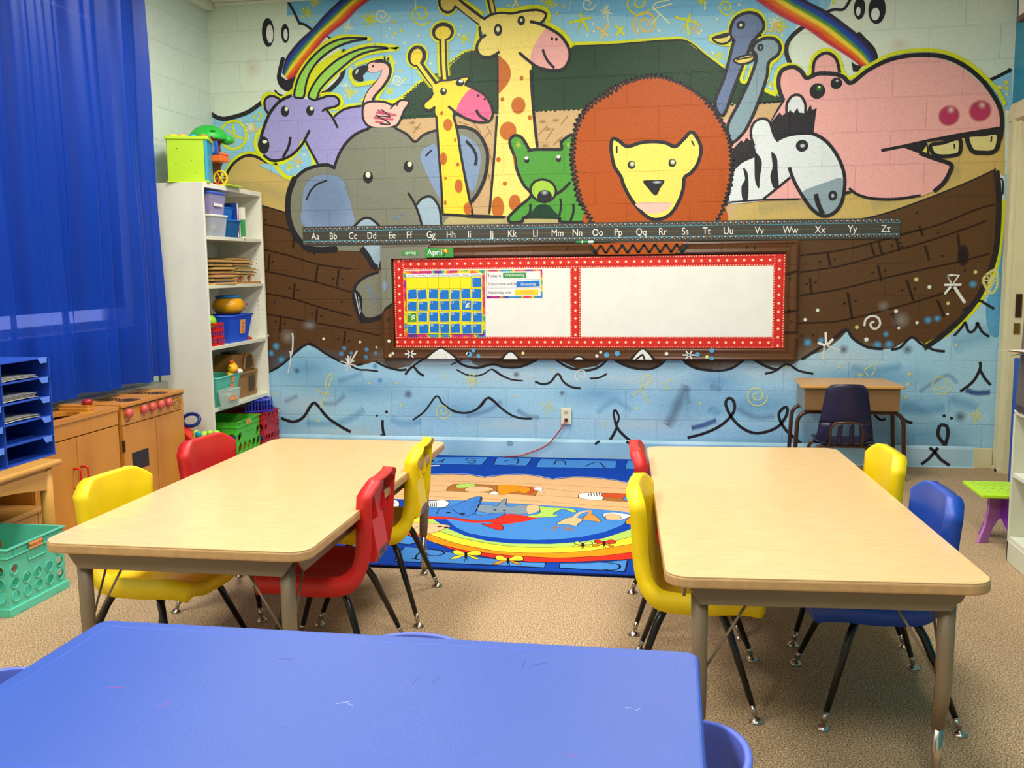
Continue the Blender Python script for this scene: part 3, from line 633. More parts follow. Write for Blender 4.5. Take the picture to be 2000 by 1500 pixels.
('E','white',[(3451,998)],12,12,0,30,100),
('E','white',[(3376,938)],12,12,0,30,100),
('E','white',[(4120,1140)],13,13,0,30,100),
('E','white',[(3927,991)],13,13,0,30,100),
('E','white',[(4055,917)],11,11,0,30,100),
('E','white',[(3947,884)],10,10,0,30,100),
('E','white',[(3754,811)],15,15,0,30,100),
('E','white',[(4234,971)],9,9,0,30,100),
('E','ylw2',[(516,754)],10,10,0,50,85),
('E','ylw2',[(4040,1188)],15,15,0,50,85),
('E','ylw2',[(4386,1231)],13,13,0,50,85),
('E','ylw2',[(4234,1038)],13,13,0,50,85),
('E','ylw2',[(3694,889)],14,14,0,50,85),
('E','ylw2',[(3317,831)],13,13,0,50,85),
('E','ylw2',[(3592,634)],11,11,0,50,85),
('E','ylw2',[(4291,777)],11,11,0,50,85),
('E','ylw2',[(4013,528)],13,13,0,50,85),
('E','ylw2',[(4023,593)],13,13,0,50,85),
('E','ylw2',[(4005,442)],13,13,0,50,85),
('E','ylw2',[(3942,255)],12,12,0,50,85),
('E','ylw2',[(451,503)],11,11,0,50,85),
('E','ylw2',[(651,505)],12,12,0,50,85),
('E','ylw2',[(992,557)],13,13,0,50,85),
('E','ylw2',[(73,230)],12,12,0,50,85),
('E','ylw2',[(-241,423)],11,11,0,50,85),
('E','ylw2',[(678,353)],13,13,0,50,85),
('E','ylw2',[(1746,597)],11,11,0,50,85),
('E','ylw2',[(1492,425)],12,12,0,50,85),
('E','ylw2',[(1871,89)],13,13,0,50,85),
('E','ylw2',[(2525,540)],11,11,0,50,85),
('E','ylw2',[(2485,517)],11,11,0,50,85),
('E','ylw2',[(2506,486)],11,11,0,50,85),
('E','ylw2',[(2299,349)],13,13,0,50,85),
('E','ylw2',[(2718,389)],11,11,0,50,85),
('E','ylw2',[(4028,63)],11,11,0,50,85),
('E','ylw2',[(2099,240)],10,10,0,50,85),
('E','ylw2',[(1064,64)],11,11,0,50,85),
('E','ylw2',[(4023,593)],13,13,0,50,85),
('E','ylw2',[(4214,218)],13,13,0,50,85),
('E','ylw2',[(3263,638)],11,11,0,50,85),
('E','white',[(3960,934)],51,51,0,100,25),
('E','white',[(3849,1024)],34,34,0,100,20),
('E','white',[(-130,827)],51,51,0,100,25),
('E','white',[(35,908)],51,34,0,100,25),
('L','k',[(-294,570),(-205,614),(-126,673),(-57,737),(10,773),(48,773),(158,701),(287,639),(371,630),(418,640)],17,1,0,15,100),
('L','k',[(287,639),(379,599),(444,595),(527,585)],13,1,0,15,100),
('L','k',[(502,658),(584,618),(675,596),(730,601)],17,1,0,15,100),
('L','k',[(715,563),(771,619),(812,580),(852,555)],17,1,0,15,100),
('L','k',[(1039,634),(1130,679),(1094,714)],10,1,0,15,100),
('L','k',[(772,624),(869,686),(960,748)],13,1,0,15,100),
('L','k',[(1058,687),(1111,643),(1164,622),(1236,616),(1334,640),(1404,623),(1484,619),(1554,633),(1642,676),(1694,724)],17,1,0,15,100),
('L','k',[(1694,724),(1755,681),(1833,630),(1901,609),(1987,603),(2064,631),(2133,692),(2183,658),(2268,624),(2361,612),(2428,625),(2486,668),(2527,752),(2569,719),(2628,660),(2703,618),(2793,610)],17,1,0,15,100),
('L','k',[(2619,660),(2678,626),(2752,610),(2843,606),(2924,624),(2989,670),(3029,695),(3102,654),(3167,625),(3224,617)],17,1,0,15,100),
('L','k',[(3132,587),(3192,604),(3271,651),(3344,609),(3440,588)],15,1,0,15,100),
('L','k',[(3358,680),(3468,755),(3560,821),(3629,874),(3670,821),(3742,772),(3797,756),(3859,752)],20,1,0,15,100),
('L','k',[(3905,748),(3959,760),(4025,825),(4088,781),(4166,745),(4231,737)],17,1,0,15,100),
('L','k',[(1079,603),(1146,569),(1217,560),(1271,574),(1329,605),(1395,566),(1465,533)],11,1,0,15,100),
('L','k',[(1329,605),(1395,562),(1465,536),(1544,528)],11,1,0,15,100),
('L','k',[(1623,524),(1675,507),(1728,521),(1780,578),(1815,526),(1867,491),(1936,479)],15,1,0,15,100),
('L','k',[(1992,547),(2056,554),(2111,582)],13,1,0,15,100),
('L','k',[(-207,247),(-117,221),(-39,254),(32,351),(70,343),(142,257),(235,194),(313,154)],23,1,0,25,100),
('E','k',[(575,302)],11,11,0,0,100),
('E','k',[(505,274)],8,8,0,0,100),
('L','k',[(545,245),(544,199),(552,145),(587,82)],20,1,0,15,100),
('L','k',[(542,145),(499,89)],17,1,0,15,100),
('L','k',[(762,246),(851,312),(935,416),(979,367),(1051,319),(1141,303),(1222,335),(1286,405),(1330,389),(1401,328),(1462,291)],13,1,0,15,100),
('L','k',[(1033,319),(1123,302),(1195,317),(1249,353),(1290,405),(1322,403),(1392,337),(1462,290),(1533,270),(1603,270)],15,1,0,15,100),
('L','k',[(2159,339),(2154,304),(2172,243),(2189,287),(2171,330),(2159,339)],15,1,0,15,100),
('L','k',[(2163,261),(2189,200),(2262,132),(2364,73)],20,1,0,20,100),
('L','k',[(2176,217),(2133,138),(2064,71)],20,1,0,20,100),
('L','k',[(2641,156),(2749,188),(2848,237),(2921,306),(2945,366),(2928,417),(2899,421),(2887,382),(2921,306),(2980,239),(3062,198),(3144,204),(3224,243),(3271,311),(3278,362),(3261,370),(3226,328),(3240,269),(3281,210),(3347,152),(3405,103)],20,1,0,20,100),
('L','k',[(3818,328),(3859,295),(3890,304)],17,1,0,15,100),
('L','k',[(3983,314),(4014,289),(4054,277)],20,1,0,15,100),
('L','k',[(4322,993),(4373,1025),(4417,1053),(4455,1033),(4508,1001)],17,1,0,15,100),
('L','k',[(4276,833),(4319,886),(4340,918),(4357,870),(4380,858),(4405,886),(4411,917),(4440,862),(4486,828)],17,1,0,15,100),
('L','k',[(4437,673),(4439,629),(4402,548),(4325,480)],18,1,0,15,100),
('L','k',[(4436,629),(4468,572),(4508,524)],18,1,0,15,100),
('E','k',[(4240,327)],11,11,0,0,100),
('E','k',[(4284,312)],10,10,0,0,100),
('L','k',[(4216,268),(4209,202),(4252,136),(4270,70),(4309,21)],23,1,0,20,100),
('L','k',[(4216,268),(4256,262),(4267,203),(4244,110),(4210,29)],23,1,0,20,100),
('L','k',[(-299,352),(-266,325),(-238,297)],17,1,0,15,100),
('L','white',[(-97,852),(-92,818),(-100,727),(-117,682)],13,1,0,30,90),
('L','white',[(-119,727),(-115,673),(-141,564)],10,1,0,30,90),
('L','white',[(249,657),(372,621)],10,0,0,40,85),
('L','white',[(289,681),(332,597)],10,0,0,40,85),
('L','white',[(332,699),(289,579)],10,0,0,40,85),
('L','white',[(355,661),(267,617)],10,0,0,40,85),
('L','white',[(379,733),(320,639)],13,0,0,30,90),
('L','white',[(308,697),(310,630)],13,0,0,30,100),
('L','white',[(3739,896),(3744,934),(3769,957),(3801,959),(3825,942),(3834,915),(3826,892),(3808,880),(3789,883),(3778,896),(3776,911),(3783,920),(3792,922),(3798,917)],15,1,0,40,90),
('L','white',[(4219,1213),(4290,1212),(4255,1153),(4219,1213)],15,0,0,20,100),
('L','white',[(4202,1153),(4311,1153)],15,0,0,20,100),
('L','white',[(4248,1145),(4209,1094)],15,0,0,20,100),
('L','white',[(4263,1145),(4335,1037)],20,0,0,30,100),
('L','white',[(3504,862),(3510,771)],17,0,0,20,100),
('L','white',[(3455,792),(3507,771)],17,0,0,20,100),
('L','white',[(3553,817),(3510,771)],17,0,0,20,100),
('L','white',[(3514,771),(3602,739)],13,0,0,50,80),
('L','white',[(3499,763),(3489,672)],17,0,0,50,70),
('L','ylw2',[(140,466),(137,502),(172,566),(186,548),(150,457),(88,320)],11,1,0,50,75),
('L','ylw2',[(64,452),(120,430),(176,417)],13,1,0,60,70),
('L','ylw2',[(1130,547),(1249,512)],10,0,0,40,75),
('L','ylw2',[(1168,570),(1211,488)],10,0,0,40,75),
('L','ylw2',[(1209,588),(1170,470)],10,0,0,40,75),
('L','ylw2',[(1232,551),(1148,507)],10,0,0,40,75),
('L','ylw2',[(1649,377),(1778,324)],8,0,0,40,60),
('L','ylw2',[(1694,399),(1733,302)],8,0,0,40,60),
('L','ylw2',[(1741,415),(1686,285)],8,0,0,40,60),
('L','ylw2',[(1762,371),(1665,330)],8,0,0,40,60),
('L','ylw2',[(1040,315),(1025,281),(994,262),(961,265),(938,285),(933,313),(944,338),(967,351),(990,348),(1005,333),(1008,314),(1000,299),(985,292),(972,295),(964,304),(965,314),(970,320),(976,321)],10,1,0,40,80),
('L','white',[(1919,524),(1900,547),(1898,575),(1911,596),(1933,605),(1953,599),(1964,584),(1964,567),(1955,556),(1943,553),(1934,558),(1932,565),(1934,571)],13,1,0,40,80),
('L','ylw2',[(2277,435),(2345,487),(2395,531),(2403,565),(2361,569),(2345,513),(2353,445),(2383,376)],11,1,0,50,75),
('L','ylw2',[(3155,445),(3139,402),(3104,379),(3064,382),(3035,407),(3027,443),(3040,475),(3066,491),(3095,488),(3115,469),(3119,444),(3110,424),(3092,414),(3074,418),(3064,430),(3063,444),(3069,453),(3078,456),(3085,453)],11,1,0,40,80),
('L','ylw2',[(4281,530),(4267,489),(4234,467),(4197,471),(4170,495),(4162,529),(4173,559),(4197,574),(4223,571),(4241,553),(4246,530),(4237,511),(4222,503),(4207,507),(4198,518),(4197,530),(4203,537),(4210,538)],11,1,0,40,65),
('L','ylw2',[(4374,340),(4486,317)],10,0,0,40,70),
('L','ylw2',[(4405,366),(4455,290)],10,0,0,40,70),
('L','ylw2',[(4439,388),(4422,268)],10,0,0,40,70),
('L','ylw2',[(4465,354),(4396,302)],10,0,0,40,70),
('L','ylw2',[(3779,567),(3747,616),(3830,670),(3802,592),(3779,567)],11,0,0,50,75),
('L','ylw2',[(3701,583),(3748,583)],8,0,0,40,60),
('L','ylw2',[(3715,599),(3733,567)],8,0,0,40,60),
('L','ylw2',[(3735,605),(3713,562)],8,0,0,40,60),
('L','ylw2',[(4447,1211),(4504,1241),(4516,1147),(4481,1100),(4434,1171),(4447,1211)],20,1,0,50,80),
('L','ylw2',[(4433,1179),(4522,1178)],13,0,0,40,80),
('L','ylw2',[(4453,1204),(4502,1153)],13,0,0,40,80),
('L','ylw2',[(4476,1226),(4480,1131)],13,0,0,40,80),
('L','ylw2',[(4500,1204),(4455,1154)],13,0,0,40,80),
('L','ylw2',[(2131,133),(2213,109)],6,0,0,40,50),
('L','ylw2',[(2157,150),(2187,93)],6,0,0,40,50),
('L','ylw2',[(2184,163),(2159,79)],6,0,0,40,50),
('L','ylw2',[(2200,137),(2143,105)],6,0,0,40,50),
('L','ylw2',[(2887,117),(2945,85)],10,0,0,40,50),
('L','ylw2',[(2915,127),(2917,75)],10,0,0,40,50),
('L','ylw2',[(2944,120),(2888,83)],10,0,0,40,50),
('F','sky',[(-294,2016),(-163,2026),(65,2156),(186,1957),(-64,1899)],0),
('L','lime',[(-100,2013),(-33,1985)],10,0,0,40,85),
('L','lime',[(-69,2025),(-64,1973)],10,0,0,40,85),
('L','lime',[(-36,2019),(-97,1979)],10,0,0,40,85),
('L','peach',[(-50,2041),(40,2022)],10,0,0,40,85),
('L','peach',[(-23,2059),(13,2004)],10,0,0,40,85),
('L','peach',[(6,2073),(-16,1990)],10,0,0,40,85),
('L','peach',[(25,2049),(-34,2015)],10,0,0,40,85),
('E','cream',[(41,2073)],11,11,0,40,90),
('E','cream',[(-77,1975)],11,11,0,40,90),
('E','cream',[(-6,1997)],11,11,0,40,90),
('L','lime',[(473,2389),(356,2383),(263,2330),(220,2373),(301,2379),(325,2416),(295,2459),(223,2470),(168,2464)],27,1,0,25,100),
('L','lime',[(-13,2509),(-107,2454),(-157,2481),(-217,2484),(-242,2434),(-204,2347),(-250,2263),(-295,2213),(-307,2144),(-272,2083),(-200,2029),(-107,2030),(-11,2092),(47,2159),(105,2003),(-74,1921),(-181,2028)],30,1,0,25,100),
('F','purple',[(-195,2347),(-226,2390),(-226,2442),(-199,2469),(-157,2471),(-107,2450),(-70,2465),(-23,2472),(58,2443),(140,2434),(177,2447),(232,2457),(286,2447),(304,2417),(284,2388),(210,2372),(263,2317),(355,2373),(464,2383),(478,2280),(513,2236),(413,2189),(319,2099),(260,1981),(142,2002),(47,2180),(-30,2093),(-125,2048),(-199,2044),(-254,2082),(-263,2177),(-235,2279)],1),
('L','k',[(274,1981),(260,1981)],10,1,0,15,100),
('L','k',[(-195,2342),(-226,2390),(-228,2442),(-199,2469),(-157,2469),(-117,2447)],17,1,0,15,100),
('L','k',[(-268,2177),(-256,2229),(-225,2305),(-185,2372),(-117,2437),(-28,2472)],23,1,0,15,100),
('L','k',[(140,2436),(177,2444),(223,2456),(277,2451),(303,2425),(297,2396),(256,2381),(210,2374),(178,2356)],17,1,0,15,100),
('L','k',[(206,2374),(254,2313),(289,2242)],17,1,0,10,100),
('L','k',[(263,2317),(300,2345),(355,2370),(466,2383)],17,1,0,15,100),
('L','k',[(-254,2082),(-199,2044),(-125,2045),(-40,2080),(28,2142),(67,2201),(88,2238)],20,1,0,15,100),
('L','k',[(47,2180),(90,2097),(142,2002)],17,1,0,15,100),
('L','k',[(-52,2196),(-70,2128),(-115,2056)],20,1,0,10,100),
('E','k',[(-249,2147)],42,59,0,0,100),
('E','cream',[(-240,2170)],18,11,0,0,100),
('E','k',[(-85,2368)],30,37,0,0,100),
('E','cream',[(-74,2383)],13,16,0,30,100),
('E','k',[(96,2365)],29,34,0,0,100),
('E','cream',[(106,2379)],13,15,0,30,100),
('L','lime',[(-23,2476),(13,2584),(72,2674),(147,2746),(231,2804),(353,2840),(557,2809)],30,1,0,25,100),
('L','lime',[(150,2461),(179,2502),(254,2570),(347,2641),(447,2699),(564,2730),(723,2743),(653,2763),(565,2776)],30,1,0,25,100),
('L','lime',[(77,2472),(117,2546),(193,2627),(304,2705),(440,2761),(565,2776)],30,1,0,25,100),
('F','lime',[(59,2473),(111,2622),(204,2693),(323,2754),(323,2729),(202,2635),(126,2554),(86,2472)],1),
('F','green1',[(-14,2471),(17,2576),(76,2665),(151,2737),(235,2792),(353,2826),(513,2818),(406,2804),(297,2772),(186,2706),(115,2630),(76,2548),(54,2460),(17,2453)],1),
('L','k',[(-14,2471),(17,2576),(76,2665),(151,2737),(235,2792),(353,2826),(513,2818),(406,2804),(297,2772),(186,2706),(115,2630),(76,2548),(54,2460),(17,2453)],15,1,1,0,100),
('F','green1',[(88,2463),(126,2537),(201,2618),(312,2696),(449,2748),(565,2762),(655,2747),(564,2740),(447,2711),(347,2649),(249,2574),(174,2502),(142,2436),(108,2441)],1),
('L','k',[(88,2463),(126,2537),(201,2618),(312,2696),(449,2748),(565,2762),(655,2747),(564,2740),(447,2711),(347,2649),(249,2574),(174,2502),(142,2436),(108,2441)],15,1,1,0,100),
('L','lime',[(400,2634),(390,2585),(423,2525),(495,2530),(558,2528),(502,2455),(460,2406)],30,1,0,25,100),
('L','lime',[(660,2705),(685,2646),(665,2565),(619,2500),(572,2419),(670,2402),(759,2420)],30,1,0,25,100),
('L','lime',[(419,2650),(500,2671),(607,2687),(660,2672)],27,1,0,25,100),
('L','k',[(534,2632),(597,2646),(640,2624),(635,2574),(593,2518),(529,2454),(495,2380)],71,1,0,0,100),
('L','pink1',[(538,2624),(596,2634),(631,2620),(626,2575),(584,2518),(520,2450),(490,2363)],47,1,0,0,100),
('E','pink1',[(552,2628)],47,34,0,0,100),
('F','k',[(510,2644),(454,2640),(404,2609),(407,2571),(442,2545),(480,2546),(477,2581),(511,2613)],1),
('E','grey3',[(435,2608)],8,18,30,0,100),
('E','k',[(548,2638)],8,8,0,0,100),
('L','k',[(633,2665),(629,2698)],13,1,0,15,100),
('L','k',[(646,2669),(660,2689)],13,1,0,15,100),
('F','pink1',[(473,2381),(518,2407),(616,2403),(678,2381),(732,2408),(787,2402),(784,2377),(757,2345),(738,2304),(701,2247),(611,2229),(513,2245),(470,2297)],1),
('L','k',[(473,2381),(518,2407),(616,2403),(678,2381),(732,2408),(787,2402),(784,2377),(757,2345),(738,2304),(701,2247),(611,2229),(513,2245),(470,2297)],15,1,1,0,100),
('L','pink3',[(561,2335),(632,2324),(703,2313)],17,1,0,60,85),
('L','pink3',[(542,2303),(613,2292),(684,2285)],17,1,0,60,85),
('L','pink3',[(550,2277),(612,2266)],17,1,0,60,85),
('L','pink3',[(570,2352),(614,2333),(667,2319)],17,1,0,60,85),
('L','k',[(597,2355),(658,2305),(623,2308),(551,2315)],8,1,0,10,100),
('L','k',[(556,2319),(657,2258),(581,2261)],10,1,0,10,100),
('L','k',[(687,2381),(659,2353)],10,1,0,15,100),
('L','k',[(704,2372),(723,2404)],10,1,0,15,100),
('F','grey1',[(253,1980),(206,1998),(132,1996),(39,1968),(-47,1902),(-91,1809),(-101,1687),(-79,1582),(-35,1507),(19,1453),(129,1430),(314,1418),(840,1411),(996,1580),(1041,1630),(1210,1736),(1255,1794),(1300,1893),(1319,2026),(1294,2118),(1243,2186),(1175,2218),(1105,2220),(965,2204),(885,2177),(825,2135),(770,2186),(692,2228),(576,2238),(504,2230),(413,2198),(338,2136),(290,2066)],1),
('L','k',[(692,2228),(770,2186),(825,2135),(885,2177),(965,2202),(1105,2220)],17,1,0,0,100),
('L','k',[(253,1980),(290,2066),(338,2136),(413,2198),(504,2232)],20,1,0,0,100),
('L','k',[(253,1980),(206,2000),(132,1996),(39,1968),(-47,1902)],23,1,0,0,100),
('L','k',[(-37,1912),(-81,1809),(-91,1687),(-70,1582),(-26,1506),(37,1444),(129,1428),(241,1432)],41,1,0,0,100),
('L','k',[(1114,2222),(1175,2216),(1243,2186),(1294,2118),(1319,2026),(1300,1893),(1255,1794),(1210,1735)],23,1,0,0,100),
('F','lblue',[(16,1737),(39,1858),(102,1921),(203,1933),(303,1903),(341,1799),(365,1712),(361,1584),(29,1590)],1),
('E','lblue',[(197,1768)],171,188,0,60,60),
('F','lblue',[(860,2048),(901,2097),(973,2104),(986,1969),(991,1767),(944,1835),(880,1972)],1),
('F','lblue',[(1130,2153),(1217,2133),(1272,2044),(1261,1928),(1211,1795),(1152,1948)],1),
('E','lblue',[(694,1641)],51,15,-20,80,70),
('L','k',[(45,1767),(80,1831),(128,1873),(202,1897)],13,1,0,10,100),
('L','k',[(895,2037),(940,2078)],13,1,0,10,100),
('L','k',[(1173,2130),(1220,2079),(1243,2020),(1233,1966)],20,1,0,10,100),
('E','k',[(491,1911)],35,42,0,0,100),
('E','cream',[(492,1928)],19,23,0,30,100),
('E','k',[(776,1973)],35,39,0,0,100),
('E','cream',[(785,1989)],17,19,0,30,100),
('F','tusk',[(828,1715),(867,1759),(924,1768),(963,1729),(989,1665),(1000,1571),(862,1573),(846,1651)],1),
('L','k',[(768,1802),(812,1728),(842,1651),(862,1575)],17,1,0,10,100),
('L','k',[(826,1719),(867,1761),(925,1771),(964,1733),(987,1678),(997,1575)],17,1,0,15,100),
('F','tusk',[(388,1578),(440,1629),(495,1634),(548,1588),(570,1570)],1),
('L','k',[(382,1581),(440,1631),(495,1636),(539,1605),(567,1575)],17,1,0,15,100),
('F','tusk',[(443,1442),(580,1440),(558,1306),(504,1346)],1),
('L','k',[(429,1438),(477,1372),(503,1324),(539,1298)],41,1,0,15,100),
('L','k',[(580,1440),(573,1380),(553,1302)],10,1,0,15,100),
('F','grey1',[(622,1327),(552,1276),(455,1242),(384,1185),(373,1119),(402,1031),(428,978),(465,960),(539,978),(651,1056),(676,1326)],1),
('L','k',[(547,1271),(455,1240),(384,1185),(364,1119)],20,1,0,15,100),
('F','k',[(360,1155),(388,1146),(423,1093),(422,1004),(446,965),(483,956),(548,973),(552,951),(482,929),(408,929),(374,1005),(353,1084)],1),
('L','grey3',[(373,1128),(385,1075),(403,987)],8,1,0,0,100),
('L','grey3',[(396,1102),(412,996)],5,1,0,0,100),
('L','lblue',[(462,1180),(488,1127),(523,1066)],23,1,0,60,60),
('L','lime',[(971,2502),(920,2562),(874,2621)],88,1,0,30,100),
('L','lime',[(1035,2549),(1028,2647),(1028,2770)],88,1,0,30,100),
('E','lime',[(1032,2834)],89,75,0,0,100),
('E','lime',[(853,2688)],78,83,20,0,100),
('L','k',[(971,2498),(920,2562),(874,2625)],51,1,0,0,100),
('L','k',[(1038,2540),(1032,2647),(1031,2778)],51,1,0,0,100),
('E','k',[(1032,2834)],75,61,0,0,100),
('E','k',[(853,2688)],64,70,20,0,100),
('L','yel1',[(971,2485),(920,2554),(861,2638)],22,1,0,0,100),
('L','yel1',[(1038,2524),(1032,2647),(1032,2794)],22,1,0,0,100),
('E','yel1',[(1032,2828)],53,42,0,0,100),
('E','yel1',[(849,2684)],39,53,20,0,100),
('L','lime',[(1289,2910),(1222,2962),(1137,3015),(1104,3049)],82,1,0,30,100),
('E','lime',[(1069,3018)],72,85,0,0,100),
('L','lime',[(1366,2930),(1354,2979),(1342,3035)],68,1,0,30,100),
('L','lime',[(1358,2946),(1426,2947),(1493,2939),(1577,2952),(1661,2952),(1719,2927),(1731,2887),(1710,2856)],41,1,0,30,100),
('L','lime',[(1710,2856),(1809,2795),(1859,2737),(1888,2696)],41,1,0,30,100),
('L','lime',[(1272,2879),(1275,2838),(1262,2782),(1248,2718)],41,1,0,30,100),
('L','k',[(1302,2877),(1222,2942),(1129,3015),(1087,3050)],61,1,0,0,100),
('E','k',[(1069,3022)],66,76,0,0,100),
('L','k',[(1370,2922),(1362,2970),(1342,3051)],44,1,0,0,100),
('L','yel2',[(1323,2860),(1222,2934),(1146,2998),(1095,3049)],34,1,0,0,100),
('E','yel2',[(1069,3022)],49,58,0,0,100),
('L','yel2',[(1374,2914),(1365,2970),(1347,3051)],20,1,0,0,100),
('F','yel3',[(1392,2734),(1392,2452),(1397,2288),(1369,2041),(1341,1792),(1325,1641),(1478,1624),(1617,1752),(1686,1867),(1653,2066),(1635,2279),(1619,2442),(1618,2723)],0),
('L','k',[(1386,2288),(1366,2041),(1341,1792),(1325,1641)],17,1,0,15,100),
('L','k',[(1614,2569),(1619,2442),(1631,2279),(1653,2059)],20,1,0,15,100),
('F','yel3',[(1291,2898),(1358,2926),(1425,2933),(1493,2926),(1577,2937),(1661,2938),(1712,2916),(1712,2888),(1697,2861),(1681,2846),(1751,2810),(1817,2763),(1861,2693),(1864,2633),(1837,2578),(1796,2560),(1733,2563),(1658,2582),(1591,2630),(1541,2676),(1469,2684),(1405,2691),(1354,2666),(1298,2667),(1265,2718),(1277,2766),(1300,2793),(1292,2829),(1278,2862)],1),
('F','pink2',[(1714,2818),(1759,2802),(1817,2763),(1861,2693),(1864,2633),(1837,2578),(1796,2560),(1733,2564),(1658,2585),(1612,2625),(1621,2684),(1659,2755)],1),
('L','k',[(1302,2897),(1358,2926),(1425,2933),(1493,2926),(1577,2937),(1661,2938),(1712,2916),(1714,2896),(1697,2869),(1668,2850)],17,1,0,15,100),
('L','k',[(1610,2869),(1668,2854),(1751,2812),(1817,2763),(1861,2693),(1867,2633),(1841,2578),(1800,2557),(1733,2560),(1658,2582),(1599,2625),(1542,2674)],20,1,0,15,100),
('L','k',[(1278,2858),(1287,2789),(1322,2804)],20,1,0,15,100),
('L','k',[(1287,2781),(1261,2742),(1260,2702),(1286,2668),(1337,2659),(1380,2672),(1410,2693)],20,1,0,15,100),
('L','k',[(1692,2693),(1708,2648),(1733,2607),(1771,2569)],17,1,0,10,100),
('E','k',[(1400,2828)],27,39,0,0,100),
('E','cream',[(1400,2832)],13,19,0,30,100),
('E','k',[(1554,2878)],25,30,0,0,100),
('E','cream',[(1554,2881)],10,12,0,30,100),
('E','k',[(1753,2754)],9,11,0,0,100),
('E','k',[(1782,2750)],9,11,0,0,100),
('E','spot',[(1552,2517)],13,17,0,15,100),
('E','spot',[(1423,2387)],13,14,0,15,100),
('E','spot',[(1529,2344)],49,56,0,15,100),
('E','spot',[(1604,2264)],14,17,0,15,100),
('E','spot',[(1459,2183)],58,63,0,15,100),
('E','spot',[(1392,2001)],16,18,0,15,100),
('E','spot',[(1433,1844)],15,15,0,15,100),
('E','spot',[(1383,1690)],44,75,0,15,100),
('E','spot',[(1498,1717)],42,56,0,15,100),
('E','spot',[(1433,1844)],14,14,0,15,100),
('F','spot',[(1395,2653),(1434,2641),(1472,2595),(1482,2546),(1471,2505),(1436,2458),(1393,2442)],1),
('L','k',[(1395,2671),(1395,2533),(1392,2304)],13,1,0,15,100),
('L','k',[(1541,2676),(1599,2625)],17,1,0,0,100),
('F','yel1',[(972,2337),(977,2253),(988,2053),(1001,1842),(1008,1646),(1210,1648),(1177,1830),(1137,2048),(1116,2215),(1094,2299),(1081,2333)],0),
('L','k',[(972,2328),(979,2253),(988,2053),(1001,1842),(1006,1647)],17,1,0,15,100),
('L','k',[(1089,2307),(1118,2190),(1137,2048),(1173,1846),(1213,1635)],18,1,0,15,100),
('F','yel1',[(968,2362),(933,2342),(898,2348),(894,2385),(939,2421),(957,2453),(958,2494),(1007,2523),(1068,2527),(1128,2532),(1189,2542),(1197,2521),(1171,2494),(1239,2462),(1307,2418),(1348,2347),(1347,2290),(1322,2254),(1262,2252),(1184,2275),(1116,2311),(1081,2333),(1085,2295),(980,2299)],1),
('F','pink3b',[(1218,2467),(1282,2440),(1324,2397),(1349,2331),(1341,2278),(1314,2254),(1253,2256),(1184,2278),(1116,2315),(1139,2388)],1),
('L','k',[(957,2453),(939,2419),(894,2383),(896,2348),(933,2337),(973,2357)],17,1,0,15,100),
('L','k',[(972,2506),(1015,2523),(1068,2524),(1128,2532),(1189,2542),(1199,2524),(1175,2502)],13,1,0,15,100),
('L','k',[(1171,2494),(1239,2462),(1307,2418),(1349,2347),(1357,2289),(1331,2251),(1262,2247),(1184,2271),(1116,2311),(1056,2360)],18,1,0,15,100),
('L','k',[(1246,2328),(1271,2288),(1322,2254)],20,1,0,10,100),
('E','k',[(1028,2454)],23,25,0,0,100),
('E','cream',[(1031,2463)],11,12,0,30,100),
('E','k',[(1141,2505)],29,23,0,0,100),
('E','white',[(1147,2515)],15,10,0,0,100),
('E','k',[(1262,2418)],9,9,0,0,100),
('E','k',[(1305,2394)],8,8,0,0,100),
('E','spot',[(1013,2314)],11,14,0,20,100),
('E','spot',[(1053,2238)],32,41,0,20,100),
('E','spot',[(1018,2018)],27,44,0,20,100),
('E','spot',[(1116,1978)],13,14,0,20,100),
('E','spot',[(1031,1888)],10,11,0,20,100),
('E','spot',[(1120,1835)],29,47,0,20,100),
('E','spot',[(1101,2137)],8,15,0,20,100),
('E','spot',[(1025,1728)],10,18,0,20,100),
('E','spot',[(1178,1686)],29,42,0,20,100),
('L','k',[(1002,1652),(1129,1643),(1217,1631),(1443,1626)],17,1,0,15,100),
('F','green2',[(1493,2037),(1470,2096),(1475,2133),(1509,2154),(1552,2135),(1585,2084),(1602,2059),(1653,2059),(1738,2056),(1810,2057),(1810,2097),(1839,2125),(1881,2144),(1906,2107),(1905,1762),(1939,1662),(1964,1587),(1803,1588),(1786,1615),(1572,1623),(1546,1595),(1473,1589),(1456,1622),(1522,1687),(1608,1765),(1557,1837),(1516,1929),(1504,2004)],1),
('L','k',[(1493,2037),(1470,2096),(1475,2133),(1509,2154),(1552,2135),(1585,2084),(1602,2059),(1653,2059),(1738,2056),(1810,2057),(1810,2097),(1839,2125),(1881,2144),(1906,2107),(1905,1762),(1939,1662),(1964,1587),(1803,1588),(1786,1615),(1572,1623),(1546,1595),(1473,1589),(1456,1622),(1522,1687),(1608,1765),(1557,1837),(1516,1929),(1504,2004)],20,1,1,0,100),
('F','green2',[(1906,2107),(1890,2148),(1873,2108),(1871,1613),(1972,1585)],0),
('L','k',[(1585,2047),(1653,2059),(1738,2055),(1822,2052)],15,1,0,15,100),
('L','k',[(1608,1765),(1651,1735)],13,1,0,15,100),
('L','k',[(1736,1749),(1812,1789),(1872,1845)],20,1,0,15,100),
('L','k',[(1603,1711),(1599,1652),(1564,1619)],17,1,0,15,100),
('L','k',[(1800,1739),(1808,1698),(1795,1623)],15,1,0,15,100),
('L','k',[(1888,1704),(1888,1646),(1867,1588)],17,1,0,15,100),
('F','green4',[(1655,1699),(1723,1697),(1761,1657),(1790,1611),(1598,1621),(1616,1660)],1),
('E','lime2',[(1526,2094)],23,29,0,70,80),
('E','lime2',[(1856,2084)],13,20,0,70,80),
('E','k',[(1689,1792)],94,80,15,0,100),
